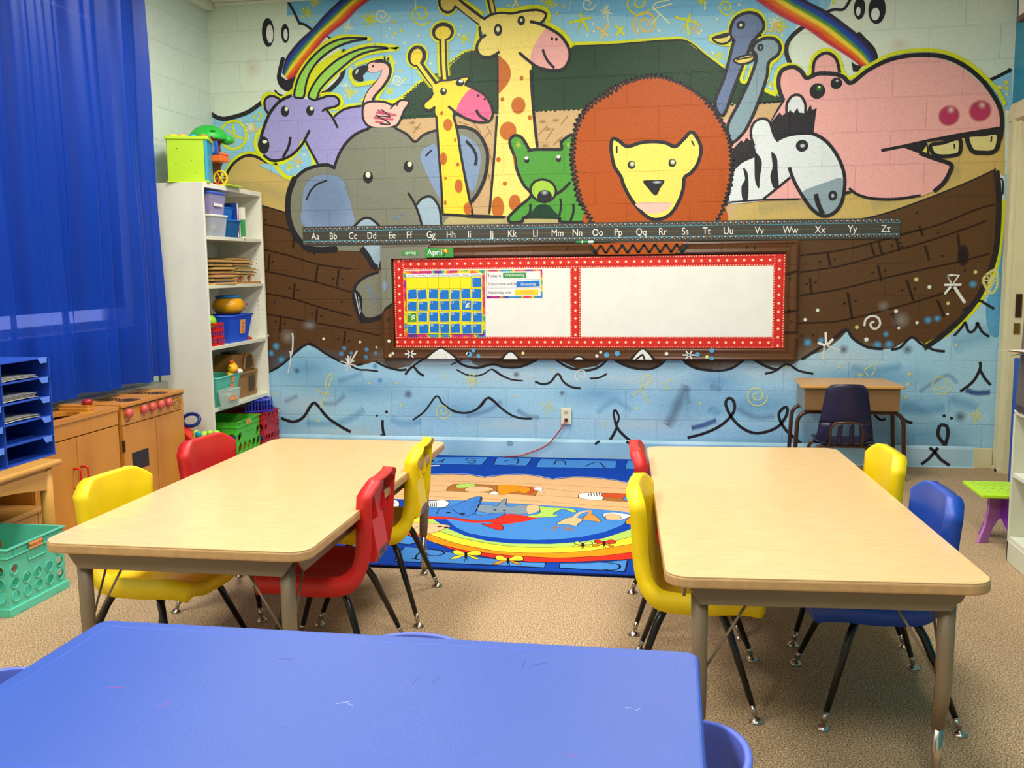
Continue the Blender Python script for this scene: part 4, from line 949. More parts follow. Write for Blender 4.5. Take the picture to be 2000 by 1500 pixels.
('E','green3',[(1689,1792)],78,64,15,0,100),
('E','k',[(1698,1753)],49,44,0,0,100),
('E','grey3',[(1698,1779)],22,17,0,80,90),
('E','k',[(1582,1991)],17,20,0,0,100),
('E','white',[(1580,2006)],15,12,0,30,100),
('E','k',[(1792,1993)],17,20,0,0,100),
('E','white',[(1791,2008)],15,12,0,30,100),
('E','spot',[(1499,1996)],10,51,0,100,60),
('F','pink2',[(3177,2400),(3176,2456),(3206,2501),(3267,2508),(3314,2475),(3340,2446),(3385,2463),(3390,2539),(3434,2580),(3486,2578),(3527,2533),(3544,2462),(3612,2407),(3710,2470),(3834,2528),(3982,2543),(4130,2521),(4244,2470),(4335,2391),(4426,2297),(4480,2204),(4499,2104),(4422,2076),(4247,2058),(4070,2030),(3937,1997),(4043,1957),(4210,1884),(4197,1838),(4161,1777),(4112,1725),(4053,1702),(3903,1683),(3766,1689),(3673,1720),(3617,1743),(3442,1710),(2875,1681),(2806,1997),(2842,2203),(2930,2231),(3141,2186),(3216,2305)],0),
('L','lime',[(3172,2348),(3158,2387),(3160,2457),(3190,2514),(3259,2526),(3306,2497),(3338,2457),(3364,2471),(3378,2555),(3426,2599),(3487,2600),(3538,2548),(3563,2470),(3610,2430),(3709,2494),(3835,2557),(3982,2577),(4137,2562),(4272,2499),(4377,2412),(4469,2310),(4509,2226)],23,1,0,20,100),
('L','k',[(3210,2307),(3181,2386),(3180,2456),(3206,2498),(3267,2510),(3314,2481),(3346,2441),(3407,2462),(3445,2464),(3514,2457),(3568,2435),(3614,2400),(3710,2471),(3836,2528),(3983,2549),(4139,2534),(4273,2469),(4379,2374),(4456,2266),(4489,2189),(4497,2106),(4490,2022)],27,1,0,15,100),
('L','k',[(3384,2463),(3391,2539),(3434,2580),(3480,2581),(3523,2541),(3544,2460)],20,1,0,15,100),
('F','k',[(3801,1994),(3936,2017),(4070,2044),(4261,2076),(4500,2109),(4502,2064),(4262,2045),(4070,2028),(4097,1923),(4028,1960),(3937,1998),(3806,1975)],0),
('F','ylw',[(4046,1971),(4067,2005),(4073,1963)],0),
('L','k',[(4028,1964),(4119,1927),(4213,1889),(4208,1839),(4177,1778),(4119,1725)],27,1,0,15,100),
('F','tooth',[(4095,2008),(4167,2021),(4255,2041),(4265,1968),(4244,1946),(4178,1939),(4125,1946),(4102,1969)],1),
('L','k',[(4095,2008),(4167,2021),(4255,2041),(4265,1968),(4244,1946),(4178,1939),(4125,1946),(4102,1969)],23,1,1,0,100),
('F','tooth',[(4305,2057),(4393,2064),(4477,2067),(4477,1985),(4449,1955),(4398,1953),(4346,1960),(4319,1990)],1),
('L','k',[(4305,2057),(4393,2064),(4477,2067),(4477,1985),(4449,1955),(4398,1953),(4346,1960),(4319,1990)],27,1,1,0,100),
('L','k',[(4228,2012),(4233,1981)],10,1,0,15,100),
('L','k',[(4441,2051),(4439,2016)],10,1,0,15,100),
('E','mag',[(4191,2181)],63,63,0,25,100),
('E','pinkish',[(4201,2215)],22,22,0,80,90),
('E','mag',[(4369,2203)],66,66,0,25,100),
('E','pinkish',[(4378,2236)],22,22,0,80,90),
('E','k',[(3413,2359)],47,48,0,0,100),
('E','green2',[(3421,2376)],18,18,0,80,80),
('E','cream',[(3424,2384)],8,6,0,0,100),
('E','k',[(3525,2401)],35,35,0,0,100),
('E','grey3',[(3530,2416)],11,8,0,60,100),
('L','k',[(3618,1761),(3673,1720),(3766,1693),(3903,1687),(4053,1707)],17,1,0,15,100),
('L','k',[(3588,1728),(3634,1737)],17,1,0,15,100),
('L','lime',[(2954,2680),(2860,2665),(2773,2692),(2761,2716),(2866,2746),(2877,2788),(2912,2840),(2974,2864),(3044,2852),(3083,2800),(3085,2739),(3047,2702),(3140,2701),(3191,2656),(3188,2595),(3128,2528),(3106,2444),(3088,2390),(3171,2344)],27,1,0,25,100),
('L','lime',[(3019,2533),(2981,2437),(2950,2450),(2979,2543)],23,1,0,25,100),
('L','lime',[(2883,2656),(2862,2517)],23,1,0,25,100),
('F','bird1',[(2878,2730),(2885,2780),(2912,2825),(2974,2850),(3036,2839),(3076,2793),(3078,2747),(3039,2702),(3008,2665),(2986,2604),(2956,2528),(2903,2390),(2843,2235),(2790,2308),(2847,2470),(2895,2663),(2903,2686),(2887,2702)],1),
('L','k',[(2878,2730),(2885,2780),(2912,2825),(2974,2850),(3036,2839),(3076,2793),(3078,2747),(3039,2702),(3008,2665),(2986,2604),(2956,2528),(2903,2390),(2843,2235),(2790,2308),(2847,2470),(2895,2663),(2903,2686),(2887,2702)],20,1,1,0,100),
('F','ylw3',[(2773,2708),(2827,2725),(2867,2730),(2886,2710),(2867,2680),(2828,2670),(2789,2684)],1),
('L','k',[(2773,2708),(2827,2725),(2867,2730),(2886,2710),(2867,2680),(2828,2670),(2789,2684)],13,1,1,0,100),
('F','k',[(2769,2708),(2827,2727),(2870,2732),(2859,2711),(2796,2703)],1),
('E','k',[(2942,2778)],27,27,0,0,100),
('E','cream',[(2942,2778)],10,10,0,30,100),
('F','bird2',[(3013,2623),(3036,2668),(3093,2692),(3152,2683),(3183,2638),(3169,2588),(3116,2544),(3106,2459),(3062,2321),(3009,2189),(2963,2112),(2897,2065),(2871,2166),(2936,2302),(2997,2433),(3038,2555),(3033,2602)],1),
('L','k',[(3013,2623),(3036,2668),(3093,2692),(3152,2683),(3183,2638),(3169,2588),(3116,2544),(3106,2459),(3062,2321),(3009,2189),(2963,2112),(2897,2065),(2871,2166),(2936,2302),(2997,2433),(3038,2555),(3033,2602)],20,1,1,0,100),
('F','ylw3',[(2904,2571),(2955,2590),(3014,2597),(3024,2570),(2995,2550),(2948,2542),(2917,2552)],1),
('L','k',[(2904,2571),(2955,2590),(3014,2597),(3024,2570),(2995,2550),(2948,2542),(2917,2552)],13,1,1,0,100),
('L','k',[(2916,2569),(3018,2584)],10,1,0,15,100),
('E','k',[(3063,2638)],20,23,0,0,100),
('E','bird2',[(3065,2636)],6,8,0,0,100),
('L','k',[(3005,2619),(3017,2615)],13,1,0,15,100),
('F','k',[(3135,2177),(3188,2238),(3204,2217),(3227,2236),(3250,2259),(3262,2235),(3288,2273),(3305,2241),(3328,2248),(3351,2231),(3373,2281),(3386,2246),(3412,2256),(3403,2175),(3397,2101),(3401,2101),(3277,2081),(3192,2065),(3161,2074),(3151,2145)],0),
('F','white2',[(3235,2232),(3238,2290),(3268,2328),(3310,2328),(3342,2278),(3340,2228),(3305,2233),(3296,2265),(3274,2230),(3254,2251)],0),
('L','k',[(3231,2232),(3232,2291),(3264,2336),(3310,2336),(3342,2286),(3344,2228)],17,1,0,15,100),
('F','k',[(2906,2022),(2956,2076),(2972,2060),(2987,2091),(3012,2070),(3031,2078),(3060,1990),(2966,1937),(2912,1886)],0),
('F','white2',[(3020,2141),(3033,2179),(3084,2198),(3127,2177),(3152,2113),(3178,2065),(3238,2091),(3331,2101),(3401,2089),(3480,2040),(3544,1951),(3583,1856),(3591,1769),(3575,1667),(3530,1608),(3469,1592),(3405,1631),(3349,1704),(3300,1777),(3264,1841),(3175,1764),(3098,1700),(2875,1686),(2893,1787),(2904,1891),(2966,1941),(3045,1974),(3035,2054)],1),
('F','bird3',[(3339,1736),(3402,1774),(3478,1800),(3570,1825),(3591,1769),(3575,1667),(3530,1608),(3469,1592),(3405,1631)],1),
('L','k',[(3036,2038),(3017,2094),(3018,2149),(3041,2188),(3084,2204),(3127,2183),(3152,2113),(3173,2069)],17,1,0,15,100),
('L','k',[(3169,2065),(3238,2096),(3331,2106),(3401,2097),(3479,2047),(3547,1955),(3586,1856),(3593,1769),(3575,1667),(3530,1608),(3469,1592),(3405,1631),(3349,1704),(3300,1785),(3271,1849),(3254,1901)],22,1,0,15,100),
('L','k',[(3264,1837),(3175,1764),(3094,1700)],17,1,0,15,100),
('L','k',[(2875,1688),(3098,1700),(3333,1700)],11,1,0,15,100),
('L','k',[(2912,1894),(2966,1941),(3045,1974)],13,1,0,15,100),
('F','k',[(2971,1901),(2999,1872),(3007,1784),(3002,1702),(2972,1703),(2963,1785),(2984,1833)],1),
('F','k',[(3044,1994),(3085,1941),(3077,1846),(3072,1773),(3048,1815),(3042,1895)],1),
('F','k',[(3143,1995),(3177,1962),(3184,1883),(3192,1779),(3161,1774),(3140,1844),(3152,1908)],1),
('E','k',[(3329,2029)],38,37,20,0,100),
('E','grey3',[(3332,2029)],17,13,0,40,100),
('E','k',[(3523,1716)],27,32,0,0,100),
('E','grey3',[(3523,1716)],11,15,0,60,100),
('L','k',[(3420,1730),(3435,1670),(3468,1599)],30,1,0,15,100),
('Z','k',[(2023,1561),(1962,1661),(1915,1762),(1889,1911),(1879,2026),(1896,2149),(1930,2246),(1990,2324),(2089,2391),(2194,2451),(2357,2488),(2480,2477),(2616,2411),(2732,2327),(2809,2229),(2868,2116),(2896,1995),(2895,1851),(2862,1691),(2806,1546)],17,15,32,0),
('F','orange',[(2023,1561),(1962,1661),(1915,1762),(1889,1911),(1879,2026),(1896,2149),(1930,2246),(1990,2324),(2089,2391),(2194,2451),(2357,2488),(2480,2477),(2616,2411),(2732,2327),(2809,2229),(2868,2116),(2896,1995),(2895,1851),(2862,1691),(2806,1546)],1),
('Z','k',[(2023,1561),(1966,1661),(1922,1761),(1896,1910),(1886,2026),(1903,2149),(1937,2245),(1997,2317),(2096,2384),(2201,2444)],12,17,30,0),
('Z','k',[(2201,2447),(2357,2485),(2480,2477),(2616,2414),(2732,2330)],10,10,23,0),
('Z','k',[(2732,2327),(2809,2229),(2868,2116),(2896,1995),(2895,1851),(2862,1691),(2806,1546)],12,15,30,0),
('F','yel4',[(2147,2111),(2185,2097),(2238,2059),(2320,2079),(2402,2085),(2483,2074),(2544,2049),(2596,2092),(2644,2137),(2685,2093),(2708,2024),(2687,1937),(2647,1882),(2605,1851),(2597,1778),(2568,1697),(2520,1625),(2454,1592),(2389,1597),(2322,1650),(2256,1737),(2214,1820),(2198,1869),(2156,1936),(2138,2018),(2135,2075)],1),
('L','k',[(2147,2111),(2185,2097),(2238,2059),(2320,2079),(2402,2085),(2483,2074),(2544,2049),(2596,2092),(2644,2137),(2685,2093),(2708,2024),(2687,1937),(2647,1882),(2605,1851),(2597,1778),(2568,1697),(2520,1625),(2454,1592),(2389,1597),(2322,1650),(2256,1737),(2214,1820),(2198,1869),(2156,1936),(2138,2018),(2135,2075)],23,1,1,0,100),
('F','pinkish',[(2293,1694),(2404,1701),(2523,1690),(2487,1646),(2405,1627),(2339,1649)],1),
('E','k',[(2267,1942)],25,27,0,0,100),
('E','cream',[(2271,1947)],17,17,0,60,100),
('E','k',[(2527,1947)],25,27,0,0,100),
('E','cream',[(2530,1952)],17,17,0,60,100),
('F','k',[(2342,1837),(2403,1841),(2477,1836),(2453,1790),(2421,1743),(2371,1792)],1),
('E','grey3',[(2432,1827)],30,10,0,70,100),
('L','k',[(2171,2066),(2171,2017)],11,1,0,15,100),
('L','k',[(2647,2085),(2665,2048)],10,1,0,15,100),
('F','orange',[(2115,1443),(2693,1442),(2636,1385),(2157,1371)],1),
('L','k',[(2115,1409),(2157,1434),(2182,1375),(2224,1424),(2249,1374),(2299,1423),(2324,1369),(2373,1422),(2398,1372),(2456,1413),(2489,1375),(2538,1403),(2587,1370),(2620,1427),(2645,1385),(2677,1434),(2709,1409)],20,1,0,0,100),
]
RUG=[('F','rblue',[(440,-2470),(3220,-2470),(3220,-20),(440,-20)],0),
('L','rnavy',[(440,-2462),(3220,-2462),(3220,-28),(440,-28)],18,0,1,0,100),
('F','rlight',[(841,-127),(1300,-66),(1310,-144),(1309,-322),(898,-338)],0),
('L','rk',[(841,-127),(1300,-66),(1310,-144),(1309,-322),(898,-338)],8,0,1,0,100),
('F','rlight',[(1369,-63),(1606,-59),(1612,-238),(1604,-318),(1391,-312),(1371,-163)],0),
('L','rk',[(1369,-63),(1606,-59),(1612,-238),(1604,-318),(1391,-312),(1371,-163)],8,0,1,0,100),
('F','rlight',[(1673,-88),(2179,-99),(2187,-334),(1676,-358),(1664,-207)],0),
('L','rk',[(1673,-88),(2179,-99),(2187,-334),(1676,-358),(1664,-207)],8,0,1,0,100),
('F','rlight',[(2249,-81),(2600,-78),(2598,-330),(2246,-342)],0),
('L','rk',[(2249,-81),(2600,-78),(2598,-330),(2246,-342)],8,0,1,0,100),
('F','rwhite',[(953,-391),(1029,-363),(1039,-381),(962,-424)],1),
('F','rtan',[(689,-676),(851,-612),(1034,-663),(1174,-629),(1293,-634),(1403,-696),(1514,-617),(1636,-594),(1738,-636),(1825,-703),(1946,-629),(2060,-629),(2184,-679),(2294,-753),(2416,-776),(2506,-805),(2511,-1472),(2368,-1458),(2270,-1413),(2021,-1358),(1679,-1312),(1414,-1281),(1191,-1300),(958,-1293),(842,-1270)],0),
('L','rwhite2',[(1021,-651),(1170,-612),(1289,-616),(1394,-675)],9,1,0,0,100),
('L','rwhite2',[(1408,-674),(1511,-600),(1633,-577),(1736,-618),(1816,-683)],9,1,0,0,100),
('L','rwhite2',[(1834,-681),(1945,-612),(2058,-612),(2183,-662),(2288,-738)],9,1,0,0,100),
('L','rbrown2',[(1068,-829),(1503,-821),(1878,-847),(2331,-904)],5,1,0,0,100),
('L','rbrown2',[(769,-927),(1096,-938),(1250,-953)],5,1,0,0,100),
('L','rbrown2',[(1481,-905),(1779,-930),(1985,-1003),(2336,-1036)],5,1,0,0,100),
('L','rbrown2',[(1136,-1092),(1551,-1081),(1822,-1116),(2042,-1144)],5,1,0,0,100),
('L','rbrown2',[(916,-1156),(1168,-1213),(1666,-1236),(2014,-1288),(2364,-1346)],5,1,0,0,100),
('L','rk',[(1025,-664),(1174,-629),(1293,-634),(1403,-696),(1514,-617),(1636,-594),(1738,-636),(1825,-703),(1946,-629),(2060,-629),(2184,-679),(2294,-753)],5,1,0,0,100),
('F','rbrown',[(1250,-1071),(1241,-974),(1254,-891),(1382,-876),(1497,-891),(1776,-911),(1780,-1128),(1643,-1100),(1507,-1086),(1370,-1076)],0),
('L','rk',[(1250,-1071),(1241,-974),(1254,-891),(1382,-876),(1497,-891),(1776,-911),(1780,-1128),(1643,-1100),(1507,-1086),(1370,-1076)],4,0,1,0,100),
('F','rgreen',[(1277,-909),(1325,-870),(1389,-888),(1387,-944),(1331,-983),(1293,-980)],1),
('L','rk',[(1277,-909),(1325,-870),(1389,-888),(1387,-944),(1331,-983),(1293,-980)],3,1,1,0,100),
('F','rskin',[(1352,-1039),(1363,-959),(1404,-935),(1471,-947),(1519,-1008),(1476,-1063),(1407,-1083)],1),
('L','rk',[(1352,-1039),(1363,-959),(1404,-935),(1471,-947),(1519,-1008),(1476,-1063),(1407,-1083)],3,1,1,0,100),
('F','rorange',[(1527,-900),(1606,-879),(1664,-896),(1719,-957),(1717,-1061),(1652,-1042),(1603,-1124),(1564,-1102)],1),
('L','rk',[(1527,-900),(1606,-879),(1664,-896),(1719,-957),(1717,-1061),(1652,-1042),(1603,-1124),(1564,-1102)],3,1,1,0,100),
('F','rwhite',[(1514,-1123),(1526,-1046),(1566,-1091),(1560,-1129)],1),
('L','rk',[(1514,-1123),(1526,-1046),(1566,-1091),(1560,-1129)],3,1,1,0,100),
('F','rorange',[(1651,-985),(1666,-904),(1714,-918),(1734,-994),(1710,-1073)],1),
('L','rk',[(1651,-985),(1666,-904),(1714,-918),(1734,-994),(1710,-1073)],3,1,1,0,100),
('F','rwhite',[(1739,-935),(1776,-911),(1804,-947),(1796,-987),(1828,-1059),(1781,-1008),(1750,-981)],1),
('L','rk',[(1739,-935),(1776,-911),(1804,-947),(1796,-987),(1828,-1059),(1781,-1008),(1750,-981)],3,1,1,0,100),
('L','rred',[(1696,-920),(1749,-973),(1739,-1089)],12,1,0,0,100),
('F','rbrown',[(2025,-1146),(2027,-1073),(2074,-1019),(2301,-1014),(2380,-1049),(2384,-1199),(2259,-1200),(2088,-1175)],0),
('L','rk',[(2025,-1146),(2027,-1073),(2074,-1019),(2301,-1014),(2380,-1049),(2384,-1199),(2259,-1200),(2088,-1175)],4,0,1,0,100),
('F','rwhite',[(2028,-1128),(2024,-1047),(2049,-1033),(2074,-1019),(2154,-1032),(2160,-1177),(2071,-1177)],1),
('L','rk',[(2028,-1128),(2024,-1047),(2049,-1033),(2074,-1019),(2154,-1032),(2160,-1177),(2071,-1177)],4,1,1,0,100),
('F','rred2',[(2158,-1031),(2249,-1013),(2294,-1052),(2288,-1115),(2203,-1114),(2159,-1105)],1),
('L','rk',[(2158,-1031),(2249,-1013),(2294,-1052),(2288,-1115),(2203,-1114),(2159,-1105)],3,1,1,0,100),
('F','rlight',[(2273,-1142),(2302,-1051),(2338,-1084),(2341,-1162),(2309,-1194)],1),
('L','rk',[(2273,-1142),(2302,-1051),(2338,-1084),(2341,-1162),(2309,-1194)],3,1,1,0,100),
('L','rk',[(2070,-1023),(2081,-1092)],5,1,0,0,100),
('L','rk',[(2086,-1021),(2096,-1091)],5,1,0,0,100),
('L','rk',[(2102,-1019),(2112,-1089)],5,1,0,0,100),
('L','rk',[(2117,-1017),(2127,-1087)],5,1,0,0,100),
('L','rk',[(2133,-1016),(2142,-1085)],5,1,0,0,100),
('F','rlight',[(883,-922),(935,-887),(968,-986),(914,-1012)],0),
('L','rk',[(883,-922),(935,-887),(968,-986),(914,-1012)],3,0,1,0,100),
('F','rbrown',[(903,-1053),(946,-1008),(958,-1066),(909,-1072)],0),
('L','rk',[(903,-1053),(946,-1008),(958,-1066),(909,-1072)],3,0,1,0,100),
('F','rred',[(1222,-1982),(1330,-2008),(1426,-2088),(1558,-2208),(1670,-2264),(1777,-2308),(1904,-2332),(2013,-2333),(2119,-2317),(2217,-2284),(2317,-2260),(2449,-2209),(2583,-2134),(2585,-1965),(1158,-1762)],0),
('L','rk',[(1426,-2088),(1558,-2208),(1670,-2264),(1777,-2308),(1904,-2332),(2013,-2333),(2185,-2295),(2409,-2226)],5,1,0,0,100),
('F','rorange',[(1229,-1869),(1341,-1994),(1447,-2111),(1615,-2207),(1837,-2257),(2046,-2264),(2245,-2206),(2405,-2110),(2585,-1965),(2587,-1699),(1180,-1698)],0),
('F','ryel',[(1228,-1753),(1375,-1962),(1549,-2103),(1757,-2199),(1864,-2209),(1968,-2200),(2070,-2177),(2171,-2141),(2401,-1976),(2586,-1809),(2588,-1583),(1195,-1634)],0),
('F','rgreen',[(1299,-1744),(1410,-1903),(1577,-2030),(1700,-2088),(1814,-2119),(1922,-2119),(2027,-2104),(2232,-2010),(2396,-1833),(2588,-1583),(1251,-1564)],0),
('L','rk',[(1375,-1962),(1549,-2103),(1757,-2199),(1968,-2200),(2171,-2141),(2401,-1976)],5,1,0,0,100),
('L','rk',[(1410,-1903),(1577,-2030),(1814,-2119),(2027,-2104),(2232,-2010),(2396,-1833)],5,1,0,0,100),
('L','rk',[(1447,-2111),(1615,-2207),(1837,-2257),(2046,-2264),(2245,-2206),(2405,-2110)],5,1,0,0,100),
('F','rblue',[(1323,-1681),(1435,-1844),(1566,-1978),(1692,-2049),(1806,-2072),(1985,-2057),(2123,-2004),(2226,-1929),(2335,-1772),(2390,-1643),(2432,-1482),(1308,-1557)],0),
('F','rlight',[(1195,-1318),(1416,-1288),(1680,-1319),(2022,-1365),(2271,-1419),(2344,-1446),(2334,-1570),(2287,-1708),(2219,-1823),(2116,-1922),(2011,-1974),(1905,-2001),(1794,-2002),(1678,-1977),(1569,-1924),(1488,-1837),(1423,-1728),(1379,-1643),(1283,-1655)],0),
('F','rred',[(1279,-1640),(1410,-1639),(1483,-1599),(1717,-1539),(1871,-1597),(1804,-1681),(1706,-1752),(1628,-1718),(1554,-1742),(1421,-1684),(1295,-1699)],0),
('F','rred',[(1019,-1521),(1093,-1512),(1113,-1581),(1040,-1590)],0),
('F','rgrey',[(1488,-1386),(1560,-1361),(1607,-1389),(1616,-1249),(1635,-1218),(1651,-1349),(1683,-1386),(1751,-1337),(1803,-1431),(1802,-1512),(1750,-1541),(1682,-1527),(1602,-1537),(1528,-1498)],1),
('L','rk',[(1488,-1386),(1560,-1361),(1607,-1389),(1616,-1249),(1635,-1218),(1651,-1349),(1683,-1386),(1751,-1337),(1803,-1431),(1802,-1512),(1750,-1541),(1682,-1527),(1602,-1537),(1528,-1498)],4,1,1,0,100),
('F','rlight2',[(1239,-1484),(1334,-1456),(1394,-1346),(1436,-1217),(1482,-1186),(1507,-1333),(1518,-1531),(1555,-1590),(1634,-1533),(1682,-1527),(1641,-1656),(1551,-1689),(1430,-1652),(1343,-1632),(1275,-1624)],1),
('L','rk',[(1239,-1484),(1334,-1456),(1394,-1346),(1436,-1217),(1482,-1186),(1507,-1333),(1518,-1531),(1555,-1590),(1634,-1533),(1682,-1527),(1641,-1656),(1551,-1689),(1430,-1652),(1343,-1632),(1275,-1624)],5,1,1,0,100),
('L','rk',[(1324,-1587),(1317,-1491),(1370,-1468),(1421,-1543),(1486,-1614),(1518,-1531),(1499,-1334),(1483,-1193)],5,1,0,0,100),
('E','rk',[(1378,-1555)],14,14,0,0,100),
('E','rk',[(1459,-1570)],14,14,0,0,100),
('L','rk',[(1470,-1439),(1497,-1469)],3,1,0,0,100),
('L','rk',[(1470,-1385),(1496,-1416)],3,1,0,0,100),
('L','rk',[(1471,-1330),(1495,-1362)],3,1,0,0,100),
('L','rk',[(1471,-1274),(1494,-1306)],3,1,0,0,100),
('E','rk',[(1613,-1471)],10,10,0,0,100),
('E','rk',[(1665,-1474)],10,10,0,0,100),
('F','rskin',[(1774,-1352),(1838,-1361),(1856,-1425),(1813,-1527),(1792,-1498)],1),
('F','rgreen',[(1839,-1367),(1899,-1380),(2008,-1390),(2047,-1450),(2024,-1469),(1969,-1411),(1932,-1512),(1960,-1540),(1947,-1566),(1848,-1600),(1804,-1575),(1858,-1505)],1),
('L','rk',[(1839,-1367),(1899,-1380),(2008,-1390),(2047,-1450),(2024,-1469),(1969,-1411),(1932,-1512),(1960,-1540),(1947,-1566),(1848,-1600),(1804,-1575),(1858,-1505)],4,1,1,0,100),
('F','rskin',[(1971,-1704),(1988,-1643),(2020,-1579),(2067,-1573),(2095,-1615),(2078,-1691),(2075,-1735),(2034,-1711),(1995,-1710)],1),
('L','rk',[(1971,-1704),(1988,-1643),(2020,-1579),(2067,-1573),(2095,-1615),(2078,-1691),(2075,-1735),(2034,-1711),(1995,-1710)],4,1,1,0,100),
('L','rskin',[(2045,-1591),(2066,-1480),(2110,-1426)],22,1,0,0,100),
('F','rtan2',[(2094,-1609),(2102,-1522),(2140,-1502),(2190,-1633),(2158,-1631),(2126,-1617)],1),
('L','rk',[(2094,-1609),(2102,-1522),(2140,-1502),(2190,-1633),(2158,-1631),(2126,-1617)],4,1,1,0,100),
('L','rtan2',[(2119,-1536),(2118,-1425)],20,1,0,0,100),
('L','rbrown',[(1924,-1816),(1963,-1819),(1985,-1752),(2016,-1756)],10,1,0,0,100),
('L','rbrown',[(2015,-1813),(2040,-1768),(2068,-1820)],10,1,0,0,100),
('L','rbrown',[(2037,-1739),(2043,-1829)],9,1,0,0,100),
('L','rbrown',[(1961,-1749),(1980,-1775)],9,1,0,0,100),
('F','rwhite',[(2187,-1487),(2232,-1443),(2273,-1454),(2338,-1493),(2310,-1558),(2280,-1592),(2218,-1594),(2199,-1541)],1),
('L','rk',[(2187,-1487),(2232,-1443),(2273,-1454),(2338,-1493),(2310,-1558),(2280,-1592),(2218,-1594),(2199,-1541)],4,1,1,0,100),
('F','rskin',[(2204,-1510),(2234,-1475),(2280,-1516),(2279,-1577),(2217,-1585)],1),
('L','rk',[(2204,-1510),(2234,-1475),(2280,-1516),(2279,-1577),(2217,-1585)],3,1,1,0,100),
('F','rorange',[(2312,-1618),(2346,-1492),(2432,-1466),(2436,-1646),(2367,-1640),(2330,-1668)],1),
('L','rk',[(2312,-1618),(2346,-1492),(2432,-1466),(2436,-1646),(2367,-1640),(2330,-1668)],4,1,1,0,100),
('F','rskin',[(1182,-1788),(1298,-1774),(1379,-1778),(1451,-1813),(1422,-1887),(1390,-1947),(1284,-1952)],1),
('L','rk',[(1182,-1788),(1298,-1774),(1379,-1778),(1451,-1813),(1422,-1887),(1390,-1947),(1284,-1952)],4,1,1,0,100),
('E','rk',[(1399,-1825)],14,14,0,0,100),
('E','rk',[(1434,-1838)],12,12,0,0,100),
('L','rk',[(1282,-1891),(1298,-1832),(1351,-1854)],4,1,0,0,100),
('F','rred',[(1634,-1746),(1670,-1727),(1711,-1780),(1719,-1850),(1683,-1841),(1595,-1751)],1),
('L','rk',[(1634,-1746),(1670,-1727),(1711,-1780),(1719,-1850),(1683,-1841),(1595,-1751)],4,1,1,0,100),
('F','rwhite',[(1200,-1335),(1246,-1312),(1295,-1295),(1335,-1353),(1332,-1449),(1280,-1445),(1226,-1435)],1),
('L','rk',[(1200,-1335),(1246,-1312),(1295,-1295),(1335,-1353),(1332,-1449),(1280,-1445),(1226,-1435)],5,1,1,0,100),
('F','rwhite',[(973,-1344),(1002,-1323),(1048,-1353),(1081,-1470),(1041,-1508),(1012,-1478)],1),
('L','rk',[(973,-1344),(1002,-1323),(1048,-1353),(1081,-1470),(1041,-1508),(1012,-1478)],5,1,1,0,100),
('L','rk',[(1210,-1341),(1244,-1440)],5,1,0,0,100),
('L','rk',[(1222,-1339),(1254,-1438)],5,1,0,0,100),
('L','rk',[(1234,-1338),(1264,-1437)],5,1,0,0,100),
('L','rk',[(1246,-1336),(1274,-1436)],5,1,0,0,100),
('L','rk',[(1257,-1335),(1284,-1435)],5,1,0,0,100),
('E','rk',[(1002,-1394)],7,7,0,0,100),
('E','rk',[(1032,-1442)],7,7,0,0,100),
('E','rk',[(1032,-1390)],7,7,0,0,100),
('E','rk',[(1062,-1438)],7,7,0,0,100),
('F','rlight',[(1321,-2192),(1433,-2200),(1592,-2263),(1743,-2312),(1907,-2347),(2001,-2341),(2003,-2410),(1795,-2405),(1590,-2404),(1337,-2406),(1322,-2321)],0),
('L','rk',[(1321,-2192),(1433,-2200),(1592,-2263),(1743,-2312),(1907,-2347),(2001,-2341),(2003,-2410),(1795,-2405),(1590,-2404),(1337,-2406),(1322,-2321)],8,0,1,0,100),
('F','rlight',[(2063,-2342),(2187,-2321),(2317,-2271),(2353,-2260),(2348,-2420),(2195,-2411),(2068,-2406)],0),
('L','rk',[(2063,-2342),(2187,-2321),(2317,-2271),(2353,-2260),(2348,-2420),(2195,-2411),(2068,-2406)],8,0,1,0,100),
('F','rlight',[(1185,-1986),(1278,-1988),(1368,-2095),(1331,-2151),(1267,-2134)],0),
('L','rk',[(1185,-1986),(1278,-1988),(1368,-2095),(1331,-2151),(1267,-2134)],8,0,1,0,100),
('F','rlight',[(1043,-2162),(1177,-2158),(1175,-2245),(1062,-2259)],0),
('L','rk',[(1043,-2162),(1177,-2158),(1175,-2245),(1062,-2259)],8,0,1,0,100),
('L','rk',[(1420,-2366),(1412,-2298),(1432,-2224),(1490,-2224),(1526,-2260),(1509,-2302),(1459,-2299),(1441,-2259)],9,1,0,0,100),
('L','rk',[(1400,-2357),(1437,-2370)],9,1,0,0,100),
('L','rk',[(2226,-2305),(2279,-2309),(2321,-2337),(2317,-2390),(2286,-2411),(2253,-2399)],10,1,0,0,100),
('L','rk',[(954,-209),(988,-282),(1025,-175),(1026,-242),(1030,-283)],8,1,0,0,100),
('L','rk',[(989,-287),(938,-211)],7,1,0,0,100),
('L','rk',[(1234,-136),(1183,-121),(1176,-185),(1243,-203),(1243,-279),(1179,-246)],8,1,0,0,100),
('L','rk',[(1442,-206),(1474,-152),(1551,-143)],8,1,0,0,100),
('L','rk',[(1488,-108),(1521,-120),(1535,-272),(1488,-292)],8,1,0,0,100),
('L','rk',[(1784,-269),(1784,-143),(1836,-153),(1859,-270)],8,1,0,0,100),
('L','rk',[(1987,-295),(2060,-148),(2112,-309)],8,1,0,0,100),
('L','rk',[(2102,-310),(2124,-308)],7,1,0,0,100),
('L','rk',[(2373,-203),(2406,-319)],8,1,0,0,100),
('F','ryel',[(1629,-2270),(1652,-2204),(1685,-2218),(1693,-2272)],1),
('L','rk',[(1629,-2270),(1652,-2204),(1685,-2218),(1693,-2272)],4,1,1,0,100),
